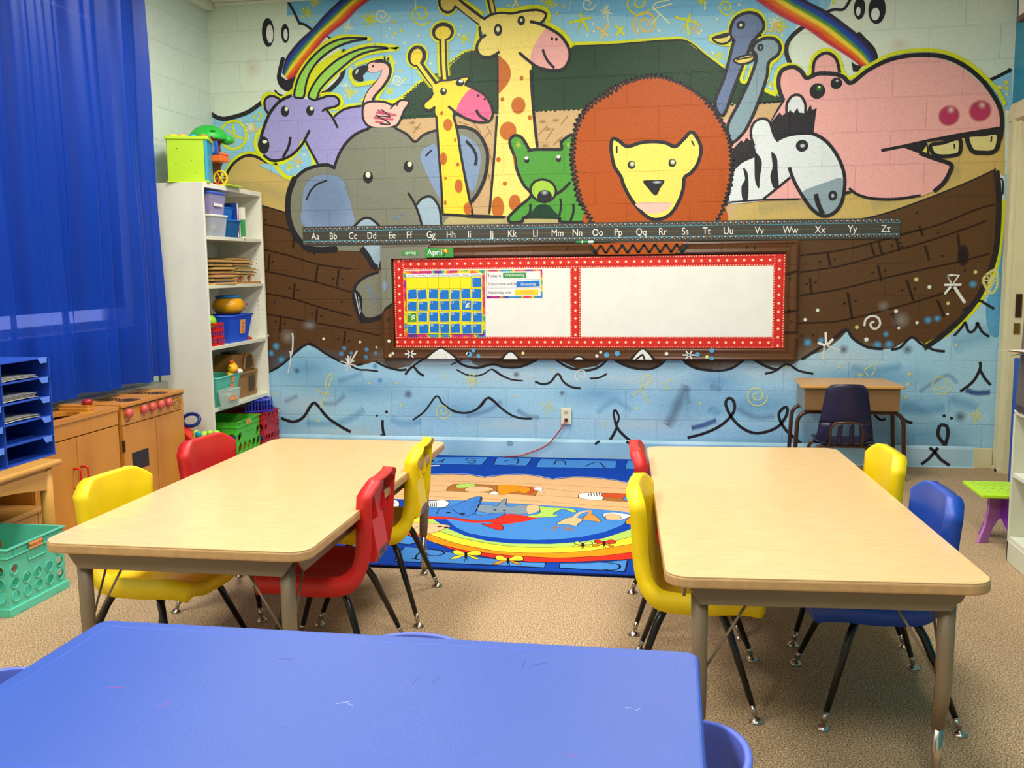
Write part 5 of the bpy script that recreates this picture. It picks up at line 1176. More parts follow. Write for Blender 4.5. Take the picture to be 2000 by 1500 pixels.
('F','ryel',[(1629,-2270),(1578,-2209),(1560,-2234),(1584,-2280)],1),
('L','rk',[(1629,-2270),(1578,-2209),(1560,-2234),(1584,-2280)],4,1,1,0,100),
('F','ryel',[(1629,-2270),(1667,-2291),(1701,-2326),(1678,-2329)],1),
('L','rk',[(1629,-2270),(1667,-2291),(1701,-2326),(1678,-2329)],4,1,1,0,100),
('F','ryel',[(1629,-2270),(1594,-2292),(1572,-2343),(1603,-2334)],1),
('L','rk',[(1629,-2270),(1594,-2292),(1572,-2343),(1603,-2334)],4,1,1,0,100),
('L','rk',[(1623,-2244),(1639,-2317)],12,0,0,0,100),
('L','rk',[(1636,-2302),(1645,-2376)],3,1,0,0,100),
('L','rk',[(1636,-2302),(1659,-2363)],3,1,0,0,100),
('F','ryel',[(1831,-2324),(1857,-2260),(1888,-2273),(1893,-2326)],1),
('L','rk',[(1831,-2324),(1857,-2260),(1888,-2273),(1893,-2326)],4,1,1,0,100),
('F','ryel',[(1831,-2324),(1785,-2265),(1766,-2289),(1787,-2334)],1),
('L','rk',[(1831,-2324),(1785,-2265),(1766,-2289),(1787,-2334)],4,1,1,0,100),
('F','rorange',[(1831,-2324),(1867,-2344),(1898,-2378),(1876,-2381)],1),
('L','rk',[(1831,-2324),(1867,-2344),(1898,-2378),(1876,-2381)],4,1,1,0,100),
('F','rorange',[(1831,-2324),(1796,-2345),(1772,-2394),(1803,-2386)],1),
('L','rk',[(1831,-2324),(1796,-2345),(1772,-2394),(1803,-2386)],4,1,1,0,100),
('L','rk',[(1827,-2298),(1839,-2369)],12,0,0,0,100),
('L','rk',[(1837,-2355),(1842,-2426)],3,1,0,0,100),
('L','rk',[(1837,-2355),(1856,-2414)],3,1,0,0,100),
('F','rgreen2',[(2134,-2043),(2154,-1998),(2174,-2007),(2175,-2045)],1),
('L','rk',[(2134,-2043),(2154,-1998),(2174,-2007),(2175,-2045)],4,1,1,0,100),
('F','rgreen2',[(2134,-2043),(2107,-2001),(2093,-2018),(2105,-2049)],1),
('L','rk',[(2134,-2043),(2107,-2001),(2093,-2018),(2105,-2049)],4,1,1,0,100),
('F','ryel',[(2134,-2043),(2157,-2058),(2176,-2082),(2161,-2084)],1),
('L','rk',[(2134,-2043),(2157,-2058),(2176,-2082),(2161,-2084)],4,1,1,0,100),
('F','ryel',[(2134,-2043),(2110,-2058),(2092,-2093),(2113,-2087)],1),
('L','rk',[(2134,-2043),(2110,-2058),(2092,-2093),(2113,-2087)],4,1,1,0,100),
('L','rk',[(2133,-2025),(2137,-2075)],12,0,0,0,100),
('L','rk',[(2136,-2065),(2137,-2116)],3,1,0,0,100),
('L','rk',[(2136,-2065),(2147,-2108)],3,1,0,0,100),
('F','rred',[(2232,-2010),(2256,-1957),(2279,-1969),(2279,-2013)],1),
('L','rk',[(2232,-2010),(2256,-1957),(2279,-1969),(2279,-2013)],4,1,1,0,100),
('F','rred',[(2232,-2010),(2200,-1961),(2184,-1981),(2197,-2018)],1),
('L','rk',[(2232,-2010),(2200,-1961),(2184,-1981),(2197,-2018)],4,1,1,0,100),
('F','rorange',[(2232,-2010),(2258,-2028),(2279,-2056),(2262,-2059)],1),
('L','rk',[(2232,-2010),(2258,-2028),(2279,-2056),(2262,-2059)],4,1,1,0,100),
('F','rorange',[(2232,-2010),(2203,-2028),(2181,-2069),(2206,-2062)],1),
('L','rk',[(2232,-2010),(2203,-2028),(2181,-2069),(2206,-2062)],4,1,1,0,100),
('L','rk',[(2230,-1989),(2234,-2048)],12,0,0,0,100),
('L','rk',[(2234,-2036),(2233,-2097)],3,1,0,0,100),
('L','rk',[(2234,-2036),(2244,-2087)],3,1,0,0,100),
]
# ------------------------------------------------------------------ camera
cam=bpy.data.cameras.new('camera'); co=bpy.data.objects.new('camera',cam); COL.objects.link(co); SC.camera=co
cam.sensor_width=36; cam.lens=1860.64/2000*36; cam.clip_start=.05
ya,pi_,ro=.1674,-.1214,.0115
Rz=Matrix.Rotation(ya,3,'Z'); Rx=Matrix.Rotation(pi_,3,'X'); Ry=Matrix.Rotation(ro,3,'Y'); RR=Rz@Rx@Ry
B=Matrix((RR.col[0],RR.col[2],-RR.col[1])).transposed()
co.matrix_world=Matrix.Translation((2.5361,-6.34,1.2897))@B.to_4x4()
# ------------------------------------------------------------------ materials
plas=lambda n,c,r=.35,**k: mat(n,c,r,**k)
YEL=plas('yellow_plastic',(250,216,6),.42,bump=.12,bscale=420); RED=plas('red_plastic',(206,32,30),.42,bump=.12,bscale=420); BLU=plas('blue_plastic',(28,72,172),.4,bump=.12,bscale=420)
BLK=mat('black_tube',(14,14,18),.25); CHR=mat('chrome',(190,182,168),.24,1)
LAM=mat('maple_laminate',(222,188,136),.28,var=.03,scale=14,stretch=(1,4,1),c2=(214,178,124),coat=.1); EDG=mat('laminate_edge',(192,150,100),.5,var=.12,scale=30); TUB=mat('taupe_enamel',(128,108,84),.4)
WHT=mat('white_laminate',(234,232,212),.45); WIN=mat('white_shelf_edge',(226,226,200),.45)
WOOD=mat('birch_ply',(204,136,44),.36,var=.08,scale=5,stretch=(1,1,.25),c2=(188,118,34)); WOOD2=mat('pale_birch',(206,152,72),.45,var=.08,scale=5,stretch=(.3,1,1),c2=(200,146,66)); GAP=mat('shadow_gap',(40,22,10),.8); INK=mat('black_ink',(24,18,14),.6)
ORG=mat('organizer_blue',(28,72,176),.5); ORT=mat('tab_blue',(82,124,214),.45); PAP=mat('paper',(235,232,220),.7); ORL=mat('orange_label',(244,160,88),.7)
TEAL=plas('teal_plastic',(92,200,172),.38); GRN=plas('green_plastic',(84,196,48),.38); CRD=plas('crimson_plastic',(186,28,44),.4); NAV=plas('navy_plastic',(22,48,130),.4)
LIME=plas('lime_plastic',(186,222,10),.4); CYA=plas('cyan_plastic',(20,160,190),.4); ORA=plas('orange_plastic',(246,110,30),.4); BRN=plas('brown_plastic',(120,62,24),.4); PUR=plas('purple_plastic',(160,90,200),.4)
BTB=mat('blue_table_plastic',(50,84,172),.38,bump=.15,bscale=500,var=.03,scale=3); BCH=mat('blue_chair_plastic',(84,104,200),.42)
CLR=mat('clear_plastic',(225,232,240),.12,alpha=.35); FRM=mat('frame_paint',(92,60,34),.28,var=.08); 
# ------------------------------------------------------------------ room shell
XL,XR,YB,ZC=-.62,4.55,-8.2,3.10
WB=blockmat('mural_paint',attr=True); WS=blockmat('mural_spray',attr=True,alpha_attr=True)
mb=MB(); cl=PL['cloud']; c4=(cl[0],cl[1],cl[2],1)
mb.add([(XL-.15,0,0),(XR+.2,0,0),(XR+.2,0,3.3),(XL-.15,0,3.3),(XL-.15,.15,0),(XR+.2,.15,0),(XR+.2,.15,3.3),(XL-.15,.15,3.3)],[(0,1,2,3),(5,4,7,6),(0,4,5,1),(3,2,6,7),(0,3,7,4),(1,5,6,2)],0,c4)
def clipx(p): return p
paint(mb,MURAL,lambda x,z,h:(min(max(x,XL+.001),XR-.001),-h,min(z,3.095)),.000008)
struct(mb.build('wall_back',[WB,WS]))
# cove base along the mural wall
BM,nt,b=newmat('base_blue'); 
ge=nt.nodes.new('ShaderNodeNewGeometry'); no=nt.nodes.new('ShaderNodeTexNoise'); no.inputs['Scale'].default_value=2.2; nt.links.new(ge.outputs['Position'],no.inputs['Vector'])
rp=nt.nodes.new('ShaderNodeValToRGB'); rp.color_ramp.elements[0].color=L3((150,196,216)); rp.color_ramp.elements[1].color=L3((186,222,238)); rp.color_ramp.elements[0].position=.4; rp.color_ramp.elements[1].position=.6; nt.links.new(no.outputs['Fac'],rp.inputs[0]); nt.links.new(rp.outputs[0],b.inputs['Base Color']); b.inputs['Roughness'].default_value=.35
BK=mat('base_black_paint',(38,38,44),.4)
mb=MB(); mb.prism([(-.03,0),(-.024,.006),(-.024,.115),(-.018,.128),(-.011,.135),(-.011,0)],XL,4.43,'x')
def strk(pts,w):
    for i in range(len(pts)-1):
        (x0,z0),(x1,z1)=pts[i],pts[i+1]; d=math.hypot(x1-x0,z1-z0); nx,nz=-(z1-z0)/d*w/2,(x1-x0)/d*w/2
        mb.add([(x0-nx,-.0255,z0-nz),(x1-nx,-.0255,z1-nz),(x1+nx,-.0255,z1+nz),(x0+nx,-.0255,z0+nz)],[(0,1,2,3)],1)
strk([(4.155,.126),(4.185,.10),(4.225,.05),(4.28,.012)],.02); strk([(4.205,.126),(4.19,.10),(4.15,.05),(4.11,.016)],.019); strk([(2.24,.128),(2.29,.1)],.018); strk([(2.06,.128),(2.03,.105)],.016)
mb.disc((1.45,-.0255,.1),.022,'y',16,2,.018)
struct(mb.build('baseboard_back',[BM,BK,mat('base_grey_spray',(134,160,180),.5)]))
# carpet
CM,nt,b=newmat('carpet'); N=nt.nodes; K=nt.links; ge=N.new('ShaderNodeNewGeometry')
n1=N.new('ShaderNodeTexNoise'); n1.inputs['Scale'].default_value=210; n1.inputs['Detail'].default_value=2; n1.inputs['Roughness'].default_value=.7; K.new(ge.outputs['Position'],n1.inputs['Vector'])
rp=N.new('ShaderNodeValToRGB'); rp.color_ramp.elements[0].position=.34; rp.color_ramp.elements[1].position=.66; rp.color_ramp.elements[0].color=L3((98,78,56)); rp.color_ramp.elements[1].color=L3((242,218,182)); e=rp.color_ramp.elements.new(.5); e.color=L3((186,156,118)); K.new(n1.outputs['Fac'],rp.inputs[0]); 
n3=N.new('ShaderNodeTexNoise'); n3.inputs['Scale'].default_value=1.3; K.new(ge.outputs['Position'],n3.inputs['Vector']); rp3=N.new('ShaderNodeValToRGB'); rp3.color_ramp.elements[0].color=(.86,.86,.86,1); rp3.color_ramp.elements[1].color=(1,1,1,1); K.new(n3.outputs['Fac'],rp3.inputs[0])
mx=N.new('ShaderNodeMix'); mx.data_type='RGBA'; mx.blend_type='MULTIPLY'; mx.inputs[0].default_value=1; K.new(rp.outputs[0],mx.inputs[6]); K.new(rp3.outputs[0],mx.inputs[7]); K.new(mx.outputs[2],b.inputs['Base Color']); b.inputs['Roughness'].default_value=.95; b.inputs['Specular IOR Level'].default_value=.1
bp=N.new('ShaderNodeBump'); bp.inputs['Strength'].default_value=.7; bp.inputs['Distance'].default_value=.006; K.new(n1.outputs['Fac'],bp.inputs['Height']); K.new(bp.outputs[0],b.inputs['Normal'])
struct(MB().box(XL-.2,XR+.9,YB-.1,.15,-.1,0).build('floor',CM))
CEI=mat('ceiling_paint',(222,222,196),.8); struct(MB().box(XL-.2,XR+.3,YB-.1,.15,ZC,ZC+.1).build('ceiling',CEI))
struct(MB().box(XL+.0,XL+.06,YB,-.02,ZC-.05,ZC).box(XL+.06,XR,-.03,0.0,ZC-.02,ZC).build('trim_1',CEI,bevel=.006))
# left wall with window opening
WL=blockmat('left_wall_paint',(214,228,214),'y',.37); WY0,WY1,WZ0,WZ1=-3.9,-1.12,.97,2.68
mb=MB(); x0,x1=XL-.2,XL
for a,b_,c_,d_ in [(WY1,.15,0,ZC),(YB,WY0,0,ZC),(WY0,WY1,0,WZ0),(WY0,WY1,WZ1,ZC)]: mb.box(x0,x1,a,b_,c_,d_)
struct(mb.build('wall_left',WL))
WF=mat('window_frame_white',(230,230,225),.4); GLS=mat('window_glass',(255,255,255),.02,trans=1); 
w=MB().box(x0+.02,x0+.07,WY0,WY1,WZ0,WZ0+.04).box(x0+.02,x0+.07,WY0,WY1,WZ1-.06,WZ1).box(x0+.02,x0+.07,WY0,WY0+.05,WZ0,WZ1).box(x0+.02,x0+.07,WY1-.05,WY1,WZ0,WZ1).box(x0+.02,x0+.07,-2.54,-2.48,WZ0,WZ1).build('window_1',WF); struct(w)
MB().box(x0+.04,x0+.046,WY0,WY1,WZ0,WZ1).build('pane',GLS,w)
MET=mat('brushed_metal',(170,172,160),.35,.9,stretch=(1,.1,1)); struct(MB().box(XL,XL+.09,-3.9,-.93,.56,.62).box(XL,XL+.06,-3.9,-.95,0,.56).build('trim_2',MET,bevel=.004))
BLD=mat('shade_vinyl',(200,200,205),.7)
tag(MB().box(XL-.03,XL-.026,WY0+.02,WY1-.05,1.095,WZ1-.01).box(XL-.034,XL-.022,WY0+.02,WY1-.05,1.085,1.1).build('roller_blind',BLD),'pale roller shade drawn down behind the blue curtain with a bright gap below','blind')
# right wall with doorway
WR=blockmat('right_wall_paint',(30,138,168),'y',.2); DY0,DY1,DZ=-1.1,-.2,2.12; mb=MB()
for a,b_,c_,d_ in [(-.17,0.0,0,ZC),(YB,DY0-.01,0,ZC),(DY0-.01,-.17,DZ+.01,ZC)]: mb.box(XR,XR+.15,a,b_,c_,d_)
struct(mb.build('wall_right',WR))
CRM=mat('cream_trim_paint',(214,208,168),.4,var=.04); mb=MB(); Z2=DZ+.11
for a,b_,t in [(-.02,-.155,.012),(-.04,-.15,.022),(-.10,-.145,.03)]: mb.box(XR-t,XR,b_,a,0,Z2-(0 if t<.02 else .012 if t<.03 else .06))
for a,b_,t in [(DZ-.005,Z2,.012),(DZ,Z2-.02,.022),(DZ+.005,DZ+.05,.03)]: mb.box(XR-t-.0009,XR,DY0-.1,-.0405,a,b_)
mb.box(XR-.012,XR+.15,-.2,-.155,0,DZ); mb.box(XR+.0,XR+.15,DY0,DY1,DZ,DZ+.02); mb.box(XR,XR+.15,DY0-.03,DY0,0,DZ); mb.box(XR+.05,XR+.075,-.215,-.2,0,DZ)
mb.box(XR-.03,XR,-.165,-.02,0,.02); mb.box(4.42,4.53,-.03,-.012,0,.128)
dt=struct(mb.build('trim_3',CRM,bevel=.002))
PLT=mat('dark_strike_plate',(70,44,30),.4,.6); 
mb=MB().box(XR+.012,XR+.045,-.207,-.2,.96,1.1).box(XR+.018,XR+.04,-.209,-.2,.985,1.07); mb.build('strike_plate',PLT,dt); MB().box(XR+.008,XR+.042,-.206,-.2,.86,.925).disc((XR+.025,-.207,.893),.009,'y',12,0).build('strike_plate',mat('brass_plate',(120,96,50),.4,.7),dt)
# door at the hall side, closed beyond the jamb
d=struct(MB().box(XR+.11,XR+.15,DY0,DY1-.01,0,DZ).build('door_1',mat('door_cream',(206,196,160),.45)))
struct(MB().box(XL-.2,XR+.3,YB-.15,YB,0,ZC).build('wall_rear',blockmat('rear_wall_paint',(214,226,210),'x')))
# ------------------------------------------------------------------ rug
mb=MB(); mb.add([(.44,-2.47,.001),(3.22,-2.47,.001),(3.22,-.035,.001),(.44,-.035,.001),(.44,-2.47,.0095),(3.22,-2.47,.0095),(3.22,-.035,.0095),(.44,-.035,.0095)],[(3,2,1,0),(4,5,6,7),(0,1,5,4),(1,2,6,5),(2,3,7,6),(3,0,4,7)],0,PL['rnavy']+(1,))
RM,nt,b=newmat('rug_pile'); N=nt.nodes;K=nt.links; at=N.new('ShaderNodeAttribute'); at.attribute_name='paint'; ge=N.new('ShaderNodeNewGeometry'); n1=N.new('ShaderNodeTexNoise'); n1.inputs['Scale'].default_value=260; K.new(ge.outputs['Position'],n1.inputs['Vector'])
rp=N.new('ShaderNodeValToRGB'); rp.color_ramp.elements[0].position=.3; rp.color_ramp.elements[0].color=(.72,.72,.72,1); rp.color_ramp.elements[1].position=.6; rp.color_ramp.elements[1].color=(1,1,1,1); K.new(n1.outputs['Fac'],rp.inputs[0]); mx=N.new('ShaderNodeMix'); mx.data_type='RGBA'; mx.blend_type='MULTIPLY'; mx.inputs[0].default_value=1; K.new(at.outputs['Color'],mx.inputs[6]); K.new(rp.outputs[0],mx.inputs[7]); K.new(mx.outputs[2],b.inputs['Base Color']); b.inputs['Roughness'].default_value=.9; b.inputs['Specular IOR Level'].default_value=.1
bp=N.new('ShaderNodeBump'); bp.inputs['Strength'].default_value=.4; bp.inputs['Distance'].default_value=.004; K.new(n1.outputs['Fac'],bp.inputs['Height']); K.new(bp.outputs[0],b.inputs['Normal'])
paint(mb,RUG,lambda x,y,h:(min(max(x,.44),3.22),min(max(y,-2.47),-.035),.0095+h),.000012)
tag(mb.build('play_rug',[RM,RM]),'blue alphabet rug with an animal ark and rainbow lying between the two beige tables','rug')
# ------------------------------------------------------------------ beige tables
def table(cx,cy,rz,w,l,h,label):
    t=thing('activity_table',label,'table',(cx,cy,0),rz,'beige classroom tables'); W_,L_=w/2,l/2
    def rr(w,l,r,n=6):
        return [(sx*(w-r)+r*cs(a0+PI/2*i/n),sy*(l-r)+r*sn(a0+PI/2*i/n)) for sx,sy,a0 in ((1,1,0),(-1,1,PI/2),(-1,-1,PI),(1,-1,1.5*PI)) for i in range(n+1)]
    MB().prism(rr(W_-.002,L_-.002,.055),h-.004,h).build('tabletop',LAM,t,bevel=.0015)
    MB().prism(rr(W_,L_,.057),h-.03,h-.003).build('edge_band',EDG,t,bevel=.006,seg=3)
    iy,ix=L_-.045,W_-.05; ap=MB()
    for s in (-1,1):
        # apron with mitred ends
        ap.prism([(-ix,h-.03),(ix,h-.03),(ix-.036,h-.083),(-ix+.036,h-.083)],s*iy-.004,s*iy+.004,'y')
        ap.prism([(-iy,h-.03),(iy,h-.03),(iy-.055,h-.083),(-iy+.055,h-.083)],s*ix-.004,s*ix+.004,'x')
    ap.build('apron',TUB,t,bevel=.002)
    for sx in (-1,1):
        for sy in (-1,1):
            x,y=sx*(ix-.036),sy*(iy-.03); X,Y=sx*(ix-.040),sy*(iy-.045)
            g=MB().tube([(x,y,h-.03),(x*.998,y,h*.5),(X,Y,.17)],[.021,.0195,.0165],16).build('leg',TUB,t,smooth=True)
            MB().tube([(X,Y,.175),(X,Y,.012)],[.0135,.0105],14).lathe([(.0,0),(.017,0),(.018,.005),(.012,.014)],(X,Y,0),14).build('leg_insert',CHR,g,smooth=True)
            MB().tube([(x-sx*.13,y,h-.06),(x-sx*.008,y,.29)],.0035,6).tube([(x,y-sy*.14,h-.06),(x,y-sy*.008,.29)],.0035,6).ball((x-sx*.0,y-sy*.016,.29),.007).build('brace',TUB,t,smooth=True)
    return t
table(1.213,-3.253,.005,.772,1.61,.56,'beige rectangular activity table at left, beside the wooden play kitchen')
table(2.856,-3.276,.055,.752,1.66,.56,'beige rectangular activity table at right, nearer the white shelf and doorway')
# ------------------------------------------------------------------ moulded chairs
PROF=[(-.168,.641,.094),(-.164,.598,.163),(-.158,.52,.157),(-.151,.43,.152),(-.138,.37,.155),(-.108,.334,.162),(-.06,.320,.166),(.04,.320,.168),(.13,.326,.165),(.200,.318,.150)]
def shellpts():
    Q=[];k=len(PROF)
    for i in range(k-1):
        p0=PROF[max(0,i-1)];p1=PROF[i];p2=PROF[i+1];p3=PROF[min(k-1,i+2)]
        for j in range(4):
            t=j/4; Q.append(tuple(.5*(2*p1[a]+(p2[a]-p0[a])*t+(2*p0[a]-5*p1[a]+4*p2[a]-p3[a])*t*t+(3*p1[a]-p0[a]-3*p2[a]+p3[a])*t**3) if a<2 else p1[2]+(p2[2]-p1[2])*t for a in range(3)))
    Q.append(PROF[-1]); return Q
def make_shell():
    Q=shellpts(); k=len(Q); ts=[-1,-1,-.93,-.8,-.62,-.45,-.2,0,.2,.45,.62,.8,.93,1,1]; n=len(ts); rows=[]; nm=[]
    for i,(x,z,hw) in enumerate(Q):
        a=Q[max(0,i-1)];b=Q[min(k-1,i+1)]; tx,tz=b[0]-a[0],b[1]-a[1]; d=math.hypot(tx,tz); nx,nz=-tz/d,tx/d
        if nx+nz<0: nx,nz=-nx,-nz
        u=i/(k-1); curl=.026 if u<.5 else .026; curl*=min(1,hw/.158)**2.5; fl=(.046*min(1,hw/.12)) if u<.45 else .046+.014*min(1,(u-.45)/.15)
        row=[]
        for j,t in enumerate(ts):
            e=abs(t); c_=curl*max(0,(e-.45)/.55)**1.15; q=[x+nx*c_,hw*t,z+nz*c_]
            if j in (0,n-1): q[0]-=nx*fl; q[2]-=nz*fl; q[1]*=1.02
            row.append(tuple(q))
        rows.append(row); nm.append((nx,nz))
    def shift(row,dx,dz): 
        out=[(p[0]+dx,p[1],p[2]+dz) for p in row]; out[0]=row[0]; out[-1]=row[-1]; return out
    nx,nz=nm[0]; top=shift(rows[0],-nx*.032,-nz*.032-.002); top[0]=top[1]=rows[0][0]; top[-1]=top[-2]=rows[0][-1]
    nx,nz=nm[-1]; bot=shift(rows[-1],.008-nx*.04,-nz*.04); bot[0]=bot[1]=rows[-1][0]; bot[-1]=bot[-2]=rows[-1][-1]
    rows=[top]+rows+[bot]; vs=[p for r in rows for p in r]
    return vs,[(i*n+j,i*n+j+1,(i+1)*n+j+1,(i+1)*n+j) for i in range(len(rows)-1) for j in range(n-1)]
SHV,SHF=make_shell()
def make_chair(m,label,loc,rz,group):
    t=thing('stacking_chair',label,'chair',loc,rz,group)
    MB().add(SHV,SHF).build('seat_shell',m,t,smooth=True,solid=.0045,off=0,weld=.0004)
    MB().prism([(-.155,.50),(-.160,.50),(-.175,.395),(-.168,.365),(-.135,.368)],-.072,.072,'y').prism([(-.163,.60),(-.156,.50),(-.178,.515)],-.064,-.060,'y').prism([(-.163,.60),(-.156,.50),(-.178,.515)],.060,.064,'y').build('back_pocket',m,t,bevel=.003)
    MB().prism([(-.1765,.398),(-.1695,.3635),(-.15,.364),(-.155,.40)],-.05,.05,'y').build('pocket_slot',BLK,t,bevel=.002)
    for sx in (-1,1):
        for sy in (-1,1):
            top=.300
            path=[(sx*.02,sy*.085,top-.004),(sx*.06,sy*.115,top-.006),(sx*.085,sy*.135,top-.022),(sx*.102,sy*.15,top-.055),(sx*.172,sy*.211,.045)]
            g=MB().tube(path,[.011,.0115,.012,.012,.0085],12).build('leg',BLK,t,smooth=True)
            d=Vector((sx*.070,sy*.061,-.2)).normalized()
            e=Vector(path[-1]); MB().tube([tuple(e),tuple(e+d*.028)],[.0088,.0078],12).lathe([(0,0),(.021,0),(.021,.003),(.012,.011),(.004,.016),(0,.017)],(e.x+d.x*.035,e.y+d.y*.035,.0005),16).build('foot_glide',CHR,g,smooth=True)
    MB().tube([(-.03,-.145,.292),(-.03,.145,.292)],.009,10).tube([(.05,-.14,.292),(.05,.14,.292)],.009,10).ball((-.03,-.160,.30),.010).ball((-.03,.160,.30),.010).build('seat_frame',BLK,t,smooth=True)
    return t
G='moulded plastic chairs at the beige tables'
cy=make_chair(YEL,'yellow moulded chair on the kitchen side of the left beige table, nearest the camera',(.899,-3.556,0),-.098,G)
crd=make_chair(RED,'red moulded chair seen from behind at the near right of the left beige table',(1.443,-3.463,0),PI+.07,G)
make_chair(BLU,'blue moulded chair on the doorway side of the right beige table',(3.134,-3.477,0),PI+.043,G)
dup(crd,(.887,-2.901,0),-.113,'red moulded chair at the far left of the left beige table, before the crates',G)
dup(cy,(1.435,-2.913,0),PI+.09,'yellow moulded chair seen from behind at the rug end of the left beige table',G)
dup(cy,(2.609,-3.463,0),-.049,'yellow moulded chair on the rug side of the right beige table, nearest camera',G)
dup(crd,(2.583,-2.861,0),.054,'red moulded chair on the rug side of the right beige table, behind the yellow',G)
dup(cy,(3.119,-2.877,0),PI+.07,'yellow moulded chair at the far right of the right beige table, near school desk',G)
# ------------------------------------------------------------------ blue plastic table and chairs
t=thing('kids_table','large bright blue plastic kids table with scuffs and pen marks in the foreground','table',(1.97,-4.87,0),.0)
def rr2(w,l,r,n=5): return [(sx*(w-r)+r*cs(a0+PI/2*i/n),sy*(l-r)+r*sn(a0+PI/2*i/n)) for sx,sy,a0 in ((1,1,0),(-1,1,PI/2),(-1,-1,PI),(1,-1,1.5*PI)) for i in range(n+1)]
MB().prism(rr2(.622,.305,.03),.525,.56).build('tabletop',BTB,t,bevel=.009,seg=4)
MB().tube([(-.585,-.268,.5592),(.585,-.268,.5592),(.585,.268,.5592),(-.585,.268,.5592)],.0012,6,closed=True,flat=1).build('rim_line',mat('blue_rim_plastic',(74,98,220),.45),t,smooth=True)
SC1=mat('scuff_white',(200,205,235),.6); SC2=mat('pen_mark',(70,66,130),.6); SC3=mat('crayon_mark',(150,80,150),.6)
mk=MB()
for x,y,a,l,m_ in [(.02,-.0,.5,.022,0),(.035,-.005,-.6,.014,0),(.12,.1,1.4,.03,1),(.155,.11,1.3,.028,1),(.30,.2,1.5,.03,1),(.33,.205,.6,.03,1),(.08,.0,.9,.01,1),(-.28,-.05,1.2,.03,2),(.56,.1,.2,.012,2),(-.15,.16,.1,.03,1),(.42,-.12,.3,.02,2),(.5,.05,.5,.012,0),(.515,.045,1,.014,0),(-.4,.0,.2,.03,2),(-.05,-.1,.8,.02,1)]:
    dx,dy=cs(a)*l/2,sn(a)*l/2; mk.add([(x-dx-dy*.05,y-dy+dx*.05,.5603),(x+dx-dy*.05,y+dy+dx*.05,.5603),(x+dx+dy*.08,y+dy-dx*.08,.5603),(x-dx+dy*.08,y-dy-dx*.08,.5603)],[(0,3,2,1)],m_)
mk.build('pen_marks',[SC1,SC2,SC3],t)
for sx in (-1,1):
    for sy in (-1,1): MB().tube([(sx*.56,sy*.245,.53),(sx*.575,sy*.26,0)],[.032,.024],18).build('leg',BTB,t,smooth=True)
MB().prism([(-.55,.525),(.55,.525),(.55,.49),(-.55,.49)],-.25,-.235,'y').prism([(-.55,.525),(.55,.525),(.55,.49),(-.55,.49)],.235,.25,'y').build('apron',BTB,t,bevel=.003)
def kchair(label,loc,rz,src=None):
    if src: return dup(src,loc,rz,label,'blue plastic kids chairs')
    t=thing('kids_chair',label,'chair',loc,rz,'blue plastic kids chairs')
    n=18
    def fn(u,v):
        a=(v-.5)*2*1.05; z=.27+.23*u; r=.17; e=1-(abs(a)/1.05)**2.6*.10*u; return (-r*cs(a)-.015*u+.02,r*1.02*sn(a),.27+(z-.27)*e)
    MB().grid(8,n,fn).build('backrest',BCH,t,smooth=True,solid=.014,off=0,bevel=.004)
    MB().prism([(.16*cs(2*PI*i/22)*1.0,.165*sn(2*PI*i/22)) for i in range(22)],.255,.28).build('seat',BCH,t,bevel=.008,seg=3)
    for sx in (-1,1):
        for sy in (-1,1): MB().tube([(sx*.1,sy*.105,.26),(sx*.135,sy*.135,0)],[.02,.017],14).build('leg',BCH,t,smooth=True)
    return t
k0=kchair('blue plastic kids chair pushed in at the right end of the blue table',(2.50,-4.83,0),PI)
kchair('blue plastic kids chair pushed in at the left end of the blue table',(1.335,-4.79,0),0,k0)
kchair('blue plastic kids chair behind the blue table, only the top of its back showing',(2.0,-4.565,0),-PI/2,k0)
# ------------------------------------------------------------------ school desk and its chair
DSK=mat('desk_woodgrain',(214,158,78),.3,var=.06,scale=9,stretch=(.3,2,1)); DBX=mat('desk_box_tan',(140,104,62),.42); DSI=mat('desk_box_grey',(150,148,130),.4); BRZ=mat('bronze_tube',(84,58,38),.3,.35)
t=thing('school_desk','small open-front school desk with woodgrain top and bronze tube legs against the mural wall','desk',(3.59,-.30,0))
MB().prism([(-.295,-.215),(.295,-.215),(.262,.2),(-.285,.2)],.557,.575).build('desktop',DSK,t,bevel=.005)
MB().box(-.27,.27,-.195,-.19,.425,.557,0,.0,0).box(-.27,-.264,-.19,.18,.425,.557,1).box(.264,.27,-.19,.18,.425,.557,1).box(-.27,.27,.175,.18,.425,.557,0).box(-.27,.27,-.19,.18,.42,.426,0).build('book_box',[DBX,DSI],t,bevel=.003)
for y in (-.15,.14):
    r=.07; pth=[(-.32,y,.0),(-.305,y,.34)]+[(-.305+r*(1-cs(a)),y,.34+r*sn(a)) for a in (.4,.8,1.2,1.57)]+[(.305-r*(1-cs(a)),y,.34+r*sn(a)) for a in (1.57,1.2,.8,.4)]+[(.305,y,.34),(.32,y,0)]
    g=MB().tube(pth,.0125,12).build('leg_frame',BRZ,t,smooth=True)
    for sx in (-1,1): MB().lathe([(0,0),(.019,0),(.018,.006),(.013,.014),(0,.014)],(sx*.32,y,0),14).build('foot_glide',CHR,g,smooth=True)
NVY=mat('navy_shell',(36,32,62),.4); t=thing('school_chair','dark navy school chair with slotted lower back tucked under the woodgrain desk','chair',(3.505,-.66,0),PI/2)
bk=[(-.185,.625,.105),(-.18,.56,.118),(-.17,.47,.13),(-.158,.40,.142)]
